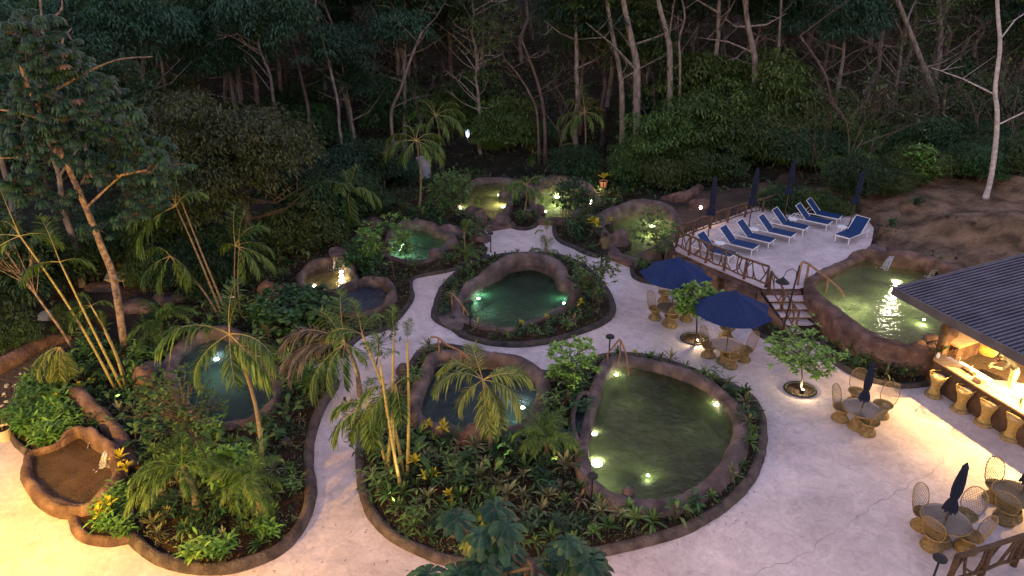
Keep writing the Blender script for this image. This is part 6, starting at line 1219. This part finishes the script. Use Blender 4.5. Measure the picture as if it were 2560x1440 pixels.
# warm globe on a stake behind the loungers, small white post lamp, lit pot
g = G(1747, 560, .9); t = thing('globe_lamp', 'warm glowing globe lamp on a stake at the left end of the terrace', 'garden lamp', g); mb = MB(); mb.tube([(0, 0, 0), (0, 0, .85)], .015, 6); mb.build('stake', M['black'], t); mb = MB(); mb.lathe([(.001, .85), (.05, .87), (.075, .93), (.05, .99), (.001, 1.01)], n=14); mb.build('bulb', M['bulb'], t); lamp('glow', (0, -.12, 1.1), 30, (1, .6, .25), .06, parent=t)
g = G(1170, 372, .4); t = thing('post_lantern', 'small pale blue white lantern on a post at the back of the garden', 'garden lamp', g); mb = MB(); mb.tube([(0, 0, 0), (0, 0, .9)], .03, 6); mb.build('post', M['white'], t); mb = MB(); mb.lathe([(.05, .9), (.12, 1.0), (.15, 1.15), (.15, 1.4), (.08, 1.5), (.01, 1.52)], n=12); mb.build('lantern', mat('pale_lantern', (.75, .8, .95), emis=((.6, .7, 1), .25)), t)
def pot(px, py, r_, h, m, label, z=.0):
    g = G(px, py, z); t = thing('plant_pot', label, 'plant pot', g); mb = MB(); mb.lathe([(r_ * .7, 0), (r_, h), (r_ * 1.06, h), (r_ * 1.06, h * .93), (r_ * .9, h * .93), (r_ * .88, h * .85)], n=18); mb.build('pot', M[m], t); mb = MB(); mb.lathe([(.001, h * .86), (r_ * .9, h * .86)], n=16); mb.build('soil', M['soil'], t); return t
pot(15, 1098, .24, .42, 'pot', 'cream pot holding a young palm at the left edge'); g = G(15, 1098, 0); o = link('potted_palm', frond_mesh(301, rad(80), rad(40), 14, .35, [M['lf_bright'], M['cane']], lw=.08, bare=.3), None, (g.x, g.y, .36), rad(190), .75); tag(o, 'young palm shoot growing in the cream pot', 'plant')
o = link('potted_palm', frond_mesh(302, rad(70), rad(70), 14, .35, [M['lf_bright'], M['cane']], lw=.08, bare=.3), None, (g.x, g.y, .36), rad(100), .7); tag(o, 'second shorter palm shoot in the cream pot', 'plant')
for i, (px, py, lb) in enumerate([(500, 1392, 'left black nursery pot on the front kerb'), (545, 1390, 'right black nursery pot on the front kerb')]):
    pot(px, py, .12, .2, 'potblack', lb, .12); g = G(px, py, .3); o = link('bushy_plant', KIND['bright'][i], None, g, i, 1.3); tag(o, ['bushy plant growing in the left black nursery pot', 'bushy plant growing in the right black nursery pot'][i], 'plant')
pot(1508, 468, .28, .42, 'terracotta', 'lit terracotta pot with a croton at the back of the garden', .4); g = G(1508, 468, .8); o = link('croton_plant', KIND['croton'][0], None, g, 0, 2.2); tag(o, 'lit croton growing in the terracotta pot at the back', 'plant')
t = thing('spot_light', 'small ground spot lighting the terracotta pot', 'spotlight', G(1500, 476, .4)); mb = MB(); mb.lathe([(.05, 0), (.05, .1), (.03, .12)], n=10, cap=True); mb.build('housing', M['black'], t); lamp('glow', (0, -.2, .35), 30, (1, .68, .3), .05, parent=t)
# planter holes with uplights
def tree_ring(px, py, label, lab2, up):
    g = G(px, py, 0); t = thing('planter_ring', label, 'planter', g); mb = MB(); mb.tube([(.52 * math.cos(6.2832 * k / 28), .46 * math.sin(6.2832 * k / 28), .02) for k in range(28)], .05, 6, closed=True); mb.build('rim', M['kerbdark'], t, smooth=True)
    mb = MB(); mb.lathe([(.001, .02), (.50, .012)], n=24); mb.build('soil', M['soil'], t)
    mb = MB()
    for k in range(60):
        a = R.uniform(0, 6.28); mb.leaf((.44 * math.cos(a), .4 * math.sin(a), .02), dirv(a + R.uniform(-1, 1), rad(R.uniform(40, 80))), R.uniform(.08, .16), .015, .2, seg=1)
    mb.build('grass_fringe', M['lf_dark'], t)
    u = thing('uplight', lab2, 'spotlight', G(up[0], up[1], .05)); mb = MB(); mb.lathe([(.045, 0), (.05, .09), (.04, .1)], n=12, cap=True); mb.build('housing', M['black'], u); mb = MB(); mb.lathe([(.001, .115), (.038, .104)], n=12); mb.build('lens', M['bulb'], u)
    lamp('glow', (0, .0, .18), 45, (1, .78, .42), .04, parent=u)
tree_ring(2000, 975, 'round planter hole with dark rim near the bar', 'uplight at the foot of the umbrella shaped tree', (2006, 980)); tree_ring(1736, 848, 'round planter hole with grassy rim beside the nearer parasol', 'uplight at the foot of the bushy lit tree', (1743, 856))
for px, py, pw, lb, rt in [(1262, 1165, 14, 'uplight in front of the golden palm', (0, 0, 0)), (985, 1275, 18, 'uplight in front of the golden cane palms', (0, 0, 0)), (300, 1010, 24, 'uplight among the yellow canes at the left', (0, 0, 0)), (690, 1230, 14, 'uplight at the foot of the tall thin palm', (0, 0, 0)), (862, 1000, 12, 'uplight under the large leaning palm', (0, 0, 0)), (1385, 1175, 6, 'uplight beside the low date palm', (0, 0, 0)), (1435, 1010, 7, 'uplight under the rosette leaved young tree', (0, 0, 0))]:
    g = G(px, py, .12); u = thing('uplight', lb, 'spotlight', g); mb = MB(); mb.lathe([(.045, 0), (.05, .09), (.04, .1)], n=12, cap=True); mb.build('housing', M['black'], u); l = lamp('glow', (0, 0, .3), pw * 8, (1, .76, .32), .04, 'SPOT', parent=u, rot=(rad(165), 0, 0), spot=110, blend=.8)
# ------------------------------------------------------------------ odd things
g = G(1060, 442, .2); t = thing('concrete_cylinder', 'upright grey concrete pipe ring at the forest edge', 'pipe', g); mb = MB(); mb.lathe([(.50, 0), (.50, 1.35), (.43, 1.35), (.43, .1)], n=26); mb.build('pipe_wall', M['concpipe'], t)
g = G(300, 712, .25); t = thing('wheelbarrow', 'pale wheelbarrow tray lying upside down on its side by the trunk', 'wheelbarrow', g, rad(15)); mb = MB()
mb.add([(-.5, -.28, .42), (.5, -.3, .42), (.58, .3, .5), (-.5, .28, .5), (-.32, -.18, .22), (.34, -.18, .22), (.38, .18, .28), (-.32, .18, .28)], [(4, 5, 6, 7), (0, 1, 5, 4), (1, 2, 6, 5), (2, 3, 7, 6), (3, 0, 4, 7)]); mb.build('tray', M['plastic'], t)
mb = MB(); mb.tube([(-.5, -.28, .42), (.5, -.3, .42), (.58, .3, .5), (-.5, .28, .5)], .02, 5, closed=True); mb.build('rim', M['plastic'], t)
for x in (-.2, .2): mb = MB(); mb.tube([(x, -.15, .24), (x + .04, -.3, 0), (x + .12, .1, .02), (x + .1, .15, .26)], .016, 5); mb.build('leg', M['plastic'], t)
g = G(572, 765, .3); t = thing('plastic_rack', 'small white slatted rack lying behind the thin palms', 'rack', g, .1); mb = MB(); mb.box((0, 0, .42), (.62, .04, .05)); mb.build('bar', M['white'], t)
for k in range(5): mb = MB(); mb.tube([(-.26 + .13 * k, 0, .42), (-.24 + .13 * k, -.05, .05)], .015, 5); mb.build('slat', M['white'], t)
mb = MB()
for k in range(5):
    a = G(270 + k * 22, 665 - k * 9, .4); b = G(300 + k * 26, 640 - k * 8, .6); mb = MB(); mb.tube([a, b], .06, 6); o = mb.build('timber_pole', M['bark']); tag(o, ['timber pole lying lowest behind the wheelbarrow', 'second timber pole in the pile behind the wheelbarrow', 'middle timber pole in the pile', 'fourth timber pole of the pile under the dark trees', 'farthest timber pole of the pile'][k], 'pole')
g = G(10, 925, .02); mb = MB(); Pp = gp([(-60, 955), (0, 950), (60, 965), (112, 985), (100, 1010), (40, 1025), (-60, 1010)]); 
for k in range(420):
    x, y = R.uniform(-22, -15), R.uniform(17, 23)
    if not inside(x, y, gp([(-80, 945), (60, 930), (115, 965), (110, 1010), (30, 1040), (-80, 1040)])): continue
    s_ = R.uniform(.03, .12); mb.box((x, y, -.02 + s_ * .2), (s_, s_ * R.uniform(.4, 1), s_ * .5), R.uniform(0, 3))
tag(mb.build('gravel', M['plastic']), 'loose stones and dry chips on the dirt at the far left', 'gravel', kind='stuff')
# ================================================================== BAR
O = Vector((14.72, 20.42, 0)); AZ = math.atan2(-.957, .29)
RB = Matrix.Rotation(AZ, 3, 'Z')
def LB(x, y, z=0): return O + RB @ Vector((x, y, z))
def loc_of(px, py, z):
    d = G(px, py, z) - O; v = RB.inverted() @ Vector((d.x, d.y, 0)); return v.x, v.y
bar = thing('bar_counter', 'long bar counter with a brown front and pale wooden top', 'bar counter', O, AZ)
mb = MB(); P = [(-.15, .2), (0, 0), (2, -.05), (4, -.03), (6.5, 0)]
for a, b in zip(P, P[1:]): mb.add([(a[0], a[1], 0), (b[0], b[1], 0), (b[0], b[1], 1.03), (a[0], a[1], 1.03), (a[0], a[1] + .12, 0), (b[0], b[1] + .12, 0), (b[0], b[1] + .12, 1.03), (a[0], a[1] + .12, 1.03)], [(0, 1, 2, 3), (5, 4, 7, 6), (3, 2, 6, 7), (4, 0, 3, 7)])
mb.build('front_panel', M['counter'], bar)
mb = MB()
for a, b in zip(P, P[1:]):
    f0, f1 = a[1] - .1, b[1] - .1; v = [(a[0], f0, 1.035), (b[0], f1, 1.035), (b[0], b[1] + .42, 1.035), (a[0], a[1] + .42, 1.035)]; mb.add(v + [(x, y, z + .055) for x, y, z in v], [(3, 2, 1, 0), (4, 5, 6, 7), (0, 1, 5, 4), (2, 3, 7, 6), (3, 0, 4, 7), (1, 2, 6, 5)])
mb.build('countertop', M['wood'], bar)
mb = MB(); mb.box((3.3, .75, .87), (6.2, .55, .04)); mb.build('work_shelf', M['white'], bar); mb = MB(); mb.box((3.3, .98, .43), (6.2, .04, .84)); mb.build('back_panel', M['counter'], bar)
fl = thing('bar_floor', 'pale floor behind the bar', 'floor', O, AZ); fl['kind'] = 'structure'
mb = MB(); mb.box((3.2, 2.9, .01), (6.8, 4.6, .05)); mb.build('floor_slab', mat('bar_tile', (.62, .56, .5), (.7, .64, .58), scale=2, rough=.5), fl)
x, y = loc_of(2405, 845, .9); bn = thing('side_bench', 'pale wooden slab bench at the pool end of the bar', 'bench', LB(x, y, 0), AZ + rad(8)); mb = MB(); mb.box((0, 0, .88), (.85, 1.5, .08)); mb.build('bench_top', M['wood'], bn); mb = MB(); mb.box((0, 0, .42), (.7, 1.3, .84)); mb.build('bench_body', M['rockred'], bn)
x, y = loc_of(2385, 908, 1.0); sk = thing('steel_sink', 'low pale tray sink just inside the left end of the counter', 'sink', LB(x, y, 0), AZ); mb = MB(); mb.box((0, 0, .95), (.85, .55, .05)); mb.build('sink_top', M['steel'], sk); mb = MB(); mb.box((.0, .0, .985), (.6, .32, .02)); mb.build('tray', M['plastic'], sk); mb = MB(); mb.tube([(0, .22, .97), (0, .22, 1.2), (0, .1, 1.22)], .012, 6); mb.build('tap', M['steel'], sk)
for i, (px, py, z, d, m_, lb) in enumerate([(2445, 960, 1.0, (.3, .2, .12), 'wood', 'small wooden box on the counter below the basket lamp'), (2500, 958, 1.0, (.5, .25, .06), 'steel', 'flat steel tray on the bar work shelf'), (2420, 935, 1.0, (.5, .2, .05), 'darkwood', 'dark cutting board near the pale tray sink'), (2450, 843, .6, (.4, .3, .3), 'steel', 'grey machine by the wooden slab bench'), (2475, 830, .6, (.4, .35, .35), 'white', 'white crate deep inside the bar'), (2550, 990, 1.0, (.35, .3, .1), 'white', 'white tray beside the bending bartender')]):
    g = G(px, py, z); mb = MB(); zz = 1.09 if False else (.89 if z == 1.0 else .0); mb.box((0, 0, d[2] / 2), d); mb.box((0, 0, d[2] + .01), (d[0] * .8, d[1] * .8, .02)); xx, yy = loc_of(px, py, z); base = 1.092 if -.1 < yy < .42 else (.892 if yy < 1.03 and z == 1. else .036)
    o = mb.build('counter_box' if i < 3 else 'storage_box', M[m_], loc=LB(xx, yy, base)); o.rotation_euler.z = AZ; tag(o, lb, 'box')
# roof: sloping sheet with ribs
rf = thing('bar_roof', 'slate blue ribbed sheet roof sloping over the bar', 'roof', O, AZ)
Z0, Z1, DY = 2.95, 3.55, 6.0; x0, x1, y0 = -1.95, 7.5, -.42
def rz_(y): return Z0 + (Z1 - Z0) * (y - y0) / DY
mb = MB(); 
v = [(x0, y0, Z0), (x1, y0, Z0), (x1, y0 + DY, Z1), (x0, y0 + DY, Z1)]; mb.add(v + [(a, b, c - .04) for a, b, c in v], [(0, 1, 2, 3), (7, 6, 5, 4), (0, 4, 5, 1), (1, 5, 6, 2), (2, 6, 7, 3), (3, 7, 4, 0)]); mb.build('roof_sheet', M['roof'], rf)
k = 0; xx = x0 + .06
mr = MB(); ang = math.atan2(Z1 - Z0, DY); mr.box((0, 0, .022), (.07, math.hypot(DY, Z1 - Z0) - .05, .05), rx=0); rme = mr.mesh('rib', M['roof'])
while xx < x1:
    o = link('roof_rib', rme, rf, (xx, y0 + DY / 2, (Z0 + Z1) / 2 + .004)); o.rotation_euler = (ang, 0, 0); xx += .17; k += 1
mb = MB(); mb.box(((x0 + x1) / 2, y0 - .04, Z0 - .10), (x1 - x0 + .1, .07, .30)); mb.build('fascia', M['roofedge'], rf); mb = MB(); mb.box((x0 - .035, y0 + DY / 2, (Z0 + Z1) / 2 - .08), (.06, DY, .26), rx=ang); mb.build('side_fascia', M['roofedge'], rf)
for i, (px, py, top) in enumerate([((-.1), .15, 2.95), (6.3, .15, 2.95), (-.1, 4.6, 3.3), (6.3, 4.6, 3.3)]):
    mb = MB(); mb.tube([(0, 0, 0), (.03, .02, 1.5), (-.02, 0, top - .03)], [.14, .12, .11], 9); o = mb.build('timber_post', M['darkwood'], smooth=True, loc=LB(px, py, 0)); tag(o, ['round timber post at the pool end of the bar counter', 'timber post at the far right end of the bar', 'rear timber post under the pool end of the roof', 'rear timber post at the right end of the bar'][i], 'post')
# hanging basket lamp
xx, yy = loc_of(2472, 872, 1.9); bl_ = thing('basket_lamp', 'glowing woven basket lampshade hanging over the bar', 'pendant lamp', LB(xx, yy, 1.72)); bp2 = [(.10, .42), (.16, .40), (.22, .30), (.26, .18), (.26, .08), (.22, .0)]
mb = MB(); weave(mb, rev(bp2), 30, 8, .008); mb.lathe([(r * .96, z) for r, z in bp2], n=20); mb.build('shade', M['basketlit'], bl_); mb = MB(); mb.tube([(0, 0, .42), (0, 0, 1.35)], .008, 5); mb.build('cord', M['black'], bl_); mb = MB(); mb.lathe([(.001, .1), (.05, .13), (.06, .2), (.001, .28)], n=12); mb.build('bulb', M['bulb'], bl_); lamp('glow', (0, 0, -.08), 60, (1, .72, .36), .05, parent=bl_)
for i, (xx, yy, pw) in enumerate([(1.9, 1.45, 3900), (4.6, 1.5, 3900), (3.2, 3.4, 900)]):
    t = thing('ceiling_lamp', ['ceiling lamp under the roof above the left part of the bar', 'ceiling lamp under the roof above the right part of the bar', 'ceiling lamp at the back of the bar'][i], 'ceiling lamp', LB(xx, yy, 2.72)); mb = MB(); mb.lathe([(.001, .12), (.09, .12), (.10, .02), (.085, .0)], n=16); mb.build('housing', M['black'], t); mb = MB(); mb.lathe([(.001, .03), (.08, .03)], n=14); mb.build('lens', M['bulb'], t); lamp('glow', (0, 0, -.04), pw, (1, .60, .17), .05, 'SPOT', parent=t, spot=148, blend=.55)
# flower on the counter end
g = LB(-.02, .1, 1.09); t = thing('flower_vase', 'small vase with green leaves and a red bloom at the counter end', 'vase', g); mb = MB(); mb.lathe([(.05, 0), (.07, .08), (.035, .18), (.045, .22)], n=12); mb.build('vase', M['white'], t); mb = MB()
for k in range(9): mb.leaf((0, 0, .2), dirv(k * 2.4, rad(R.uniform(35, 80))), R.uniform(.3, .5), .08, .15)
mb.build('leaves', M['lf_bright'], t); mb = MB()
for k in range(7): mb.leaf((.02, -.02, .38), dirv(k * .9, rad(40)), .09, .045, .1)
mb.build('bloom', M['red'], t)
# bar stools
sb0 = None
SP = [(.24, .0), (.25, .09), (.17, .13), (.13, .3), (.14, .45), (.20, .66), (.24, .74)]
for i, (px, py, lb) in enumerate([(2332, 990, 'wicker bar stool nearest the planted bed'), (2397, 1026, 'second wicker bar stool from the planted bed'), (2457, 1061, 'third wicker bar stool, in front of the basket lamp'), (2522, 1097, 'fourth wicker bar stool along the counter'), (2590, 1135, 'wicker bar stool cut by the right edge')]):
    g = G(px, py, 0)
    if sb0 is None:
        sb0 = thing('bar_stool', lb, 'bar stool', g, AZ + rad(8), 'gold wicker bar stools'); mb = MB(); weave(mb, rev(SP), 22, 6, .007); mb.lathe([(r * .93, z) for r, z in SP[2:]], n=16); mb.build('base', M['wickerg'], sb0)
        mb = MB(); mb.lathe([(.001, .02), (.26, .02), (.27, .05), (.26, .11), (.2, .13)], n=20); mb.build('foot_ring', M['wicker'], sb0)
        mb = MB(); mb.lathe([(.001, .80), (.19, .80), (.21, .775), (.2, .74)], n=18); mb.build('cushion', M['cush'], sb0)
        def sbk(u, v): a = rad(200 + 140 * u); r = .245 + .05 * v; return Vector((r * math.cos(a), r * math.sin(a), .74 + .27 * v * math.sin(math.pi * (u * .7 + .15))))
        mb = MB(); weave(mb, sbk, 12, 2, .007, close=False); mb.build('backrest', M['wickerg'], sb0)
        for sg in (0, 1): mb = MB(); e = sbk(sg, 1); mb.tube([e, e + Vector((0, .1, .03)), Vector((e.x * .8, .24, .84)), Vector((e.x * .7, .36, .84))], .018, 6); mb.build('arm', M['wickerg'], sb0)
    else: dup(sb0, g, AZ + rad(8), lb)
# ------------------------------------------------------------------ building lamps standing just outside the lower left (they light the picture's lower left)
for i, (x, y, z, pw, lb) in enumerate([(-14.8, 10.4, 4.2, 4600, 'bright warm lamp on a post beyond the lower left corner'), (-14.0, 5.0, 6.5, 14000, 'high warm floodlamp on a tall post below the lower left'), (-4.5, 4.0, 5.0, 2300, 'warm lamp post below the middle of the view')]):
    t = thing('flood_lamp_post', lb, 'lamp post', (x, y, 0)); mb = MB(); mb.tube([(0, 0, 0), (0, 0, z - .1)], .04, 8); mb.build('post', M['black'], t); mb = MB(); mb.lathe([(.12, 0), (.14, .12), (.02, .2)], (0, 0, z - .1), 14); mb.build('lamp_head', M['black'], t); lamp('glow', (0, 0, z - .2), pw, ((1, .56, .002) if i == 0 else (1, .50, .03)), .12, parent=t)
# ================================================================== PEOPLE
def skin_body(name, V, E, rads, mats, parent, sub=2, root=0):
    me = bpy.data.meshes.new(name); me.from_pydata([tuple(v) for v in V], E, []); o = link(name, me, parent); me.materials.append(mats)
    md = o.modifiers.new('Skin', 'SKIN'); md.use_smooth_shade = True
    for i, s in enumerate(me.skin_vertices[0].data): s.radius = rads[i] if hasattr(rads[i], '__len__') else (rads[i], rads[i]); s.use_root = (i == root)
    sb = o.modifiers.new('Sub', 'SUBSURF'); sb.levels = sub; sb.render_levels = sub; return o
def person(loc, rz, label, J, shirt, trousers, extra=None):
    t = thing('person', label, 'person', loc, rz); names = list(J); V = [J[k][0] for k in names]; Rr = [J[k][1] for k in names]; ix = {k: i for i, k in enumerate(names)}
    def E(l): return [(ix[a], ix[b]) for a, b in l]
    BN = [('pel', 'waist', 1), ('waist', 'chest', 1), ('chest', 'neck', 1), ('neck', 'jaw', 0), ('jaw', 'crown', 0), ('chest', 'shl', 1), ('shl', 'ell', 1), ('ell', 'wrl', 0), ('wrl', 'hal', 0), ('chest', 'shr', 1), ('shr', 'elr', 1), ('elr', 'wrr', 0), ('wrr', 'har', 0), ('pel', 'hil', 2), ('hil', 'knl', 2), ('knl', 'anl', 2), ('anl', 'tol', 3), ('pel', 'hir', 2), ('hir', 'knr', 2), ('knr', 'anr', 2), ('anr', 'tor', 3)]
    grow_ = {k: (tuple(q + .016 for q in J[k][1]) if hasattr(J[k][1], '__len__') else J[k][1] + (.014 if k[:2] in ('sh', 'el', 'kn', 'hi') else .0)) for k in names}
    bo = skin_body('body', V, E([b_[:2] for b_ in BN]), [grow_[k] for k in names], M['skin'], None)
    dg = bpy.context.evaluated_depsgraph_get(); me = bpy.data.meshes.new_from_object(bo.evaluated_get(dg)); bpy.data.objects.remove(bo)
    me.materials.clear(); [me.materials.append(q) for q in (M['skin'], shirt, trousers, M['cloth_b'])]
    def sd2(p, a, b): ab = b - a; t_ = max(0, min(1, (p - a).dot(ab) / ab.length_squared)); return (p - a - ab * t_).length
    for pl in me.polygons:
        pl.use_smooth = True; pl.material_index = min(BN, key=lambda q: sd2(pl.center, Vector(J[q[0]][0]), Vector(J[q[1]][0])) - (sum(J[q[0]][1]) / 2 if hasattr(J[q[0]][1], '__len__') else J[q[0]][1]) * .6)[2]
    link('body', me, t)
    c = Vector(J['crown'][0]) * .6 + Vector(J['jaw'][0]) * .4; up = (Vector(J['crown'][0]) - Vector(J['jaw'][0])).normalized(); bk = Vector((0, -1, 0)) - up * Vector((0, -1, 0)).dot(up); bk.normalize(); sdv = up.cross(bk)
    mb = MB(); n = 14; vs = []
    for i in range(6):
        th = rad(5 + 20 * i)
        for k in range(n):
            ph = 6.2832 * k / n; d = up * math.cos(th) + (bk * math.cos(ph) + sdv * math.sin(ph)) * math.sin(th); q = .118 if i < 4 or math.cos(ph) > 0 else .09; vs.append(c + up * .02 + d * q)
    mb.add(vs, [(i * n + k, i * n + (k + 1) % n, (i + 1) * n + (k + 1) % n, (i + 1) * n + k) for i in range(5) for k in range(n)] + [tuple(range(n))]); mb.build('hair', M['hair'], t, smooth=True)
    f = -bk
    mb = MB(); nb = c - up * .03 + f * .105; mb.add([nb + up * .03, nb - up * .015 + sdv * .016, nb - up * .015 - sdv * .016, nb + f * .028 - up * .01], [(0, 1, 3), (0, 3, 2), (1, 2, 3)]); mb.build('nose', M['skin'], t)
    for s in (-1, 1): mb = MB(); mb.lathe([(.001, -.012), (.012, 0), (.001, .012)], c + f * .098 + sdv * s * .034, 8); mb.build('eye', M['cloth_b'], t); mb = MB(); mb.lathe([(.001, -.03), (.014, -.01), (.014, .012), (.001, .03)], c + sdv * s * .108 - up * .02, 8); mb.build('ear', M['skin'], t)
    mb = MB(); mb.box(c + f * .1 - up * .075, (.045, .012, .012)); mb.build('mouth', M['red'], t)
    for hk, wk in (('hal', 'wrl'), ('har', 'wrr')):
        h = Vector(J[hk][0]); d = (h - Vector(J[wk][0])).normalized(); sx = d.cross(Vector((0, 1, .2))).normalized()
        for k in range(5):
            b = h + sx * (.028 * (k - 1.5) / 1.5 if k < 4 else -.04); L = [.062, .072, .068, .054, .045][k]; dd = d if k < 4 else (d - sx * .8).normalized(); mb = MB(); mb.tube([b - d * .02, b + dd * L * .5, b + dd * L * .8 + Vector((0, .015, -.01)), b + dd * L + Vector((0, .03, -.02))], [.0095, .009, .008, .006], 6); mb.build('finger', M['skin'], t, smooth=True)
    for s in ('l', 'r'):
        a = Vector(J['an' + s][0]); mb = MB(); mb.box((a.x, a.y + .07, .045 if a.z < .3 else a.z - .03), (.095, .27, .085)); mb.build('shoe', M['cloth_b'], t)
    return t
JS = {'pel': ((0, 0, .95), (.155, .11)), 'waist': ((0, .01, 1.08), (.14, .10)), 'chest': ((0, .0, 1.33), (.165, .11)), 'neck': ((0, .01, 1.5), .055), 'jaw': ((0, .03, 1.58), .065), 'crown': ((0, .02, 1.68), .085), 'shl': ((-.2, 0, 1.41), .055), 'ell': ((-.25, .06, 1.13), .042), 'wrl': ((-.12, .28, 1.12), .03), 'hal': ((-.06, .33, 1.15), .03),
      'shr': ((.2, 0, 1.41), .055), 'elr': ((.25, .06, 1.13), .042), 'wrr': ((.12, .28, 1.12), .03), 'har': ((.06, .33, 1.15), .03), 'hil': ((-.09, 0, .86), .095), 'knl': ((-.11, .02, .5), .062), 'anl': ((-.12, 0, .1), .042), 'tol': ((-.12, .15, .05), .035), 'hir': ((.09, 0, .86), .095), 'knr': ((.11, .02, .5), .062), 'anr': ((.13, -.03, .1), .042), 'tor': ((.14, .12, .05), .035)}
g = G(1509, 666, 0); person((g.x, g.y, 0), rad(-15), 'person in an olive shirt and black trousers standing with back turned by the green pool', JS, M['khaki'], M['cloth_b'])
JB = dict(JS)
JB.update({'waist': ((0, .12, 1.06), (.14, .10)), 'chest': ((0, .34, 1.18), (.165, .11)), 'neck': ((0, .47, 1.26), .055), 'jaw': ((0, .55, 1.27), .065), 'crown': ((0, .60, 1.36), .085), 'shl': ((-.2, .38, 1.22), .055), 'ell': ((-.27, .52, 1.0), .042), 'wrl': ((-.12, .72, .97), .03), 'hal': ((-.06, .78, .96), .03), 'shr': ((.2, .38, 1.22), .055), 'elr': ((.27, .52, 1.0), .042), 'wrr': ((.12, .72, .97), .03), 'har': ((.06, .78, .96), .03)})
xx, yy = loc_of(2538, 915, 1.1); pb = LB(xx, yy + .12, .036); person(pb, AZ + rad(150), 'person in a dark shirt bending over the work shelf behind the bar', JB, M['cloth_b'], M['apron'])

# ================================================================== small loose things
mb = MB()
for k in range(900):
    x = R.uniform(13, 36); y = R.uniform(26, 44)
    if not inside(x, y, BK): continue
    q = R.uniform(.02, .09) * (2 if R.random() < .06 else 1); mb.box((x, y, hz(x, y) + q * .1), (q, q * R.uniform(.5, 1), q * .6), R.uniform(0, 3), rx=R.uniform(-.4, .4))
tag(mb.build('rubble', M['dirt']), 'loose stones and clods scattered over the clay bank', 'gravel', kind='stuff')
mb = MB(); k = 0
while k < 420:
    x = R.uniform(-9, 16); y = R.uniform(11, 34)
    if not inside(x, y, PLAZA) or any(inside(x, y, offset(b, .28)) for b in allbeds[3:5]) or any(inside(x, y, b) for b in allbeds) or (x > 13 and y < 24): continue
    if min(math.hypot(x - b[0], y - b[1]) for bb in (BEDC, BEDD, BEDA) for b in bb[::3]) > R.expovariate(1.6): continue
    mb.leaf((x, y, .008), dirv(R.uniform(0, 6.28), .05), R.uniform(.04, .10), R.uniform(.015, .03), .0, seg=1, mi=R.randrange(2)); k += 1
tag(mb.build('fallen_leaves', [M['lf_dry'], M['lf_pink']]), 'small fallen leaves lying on the pale paving along the kerbs', 'leaf litter', kind='stuff')
bt = None
for i, (xx, yy, lb) in enumerate([(3.55, .2, 'bottle'), (3.7, .28, 'bottle'), (3.85, .18, 'bottle'), (2.9, .3, 'bottle'), (4.4, .25, 'bottle'), (1.1, .3, 'bottle')]):
    mb = MB(); mb.lathe([(.001, 0), (.038, 0), (.038, .17), (.014, .22), (.013, .29), (.001, .29)], n=10); o = mb.build('bottle', M[['steel', 'terracotta', 'navy', 'lf_bright', 'terracotta', 'white'][i]], loc=LB(xx, yy, 1.092))
    tag(o, ['steel shaker, first of the three standing together on the bar counter', 'brown bottle between the steel shaker and the blue bottle on the counter', 'blue bottle, last of the three together on the counter', 'green bottle standing alone left of the three', 'brown bottle nearest the right end of the counter', 'white bottle beside the small wooden box on the counter'][i], 'bottle')
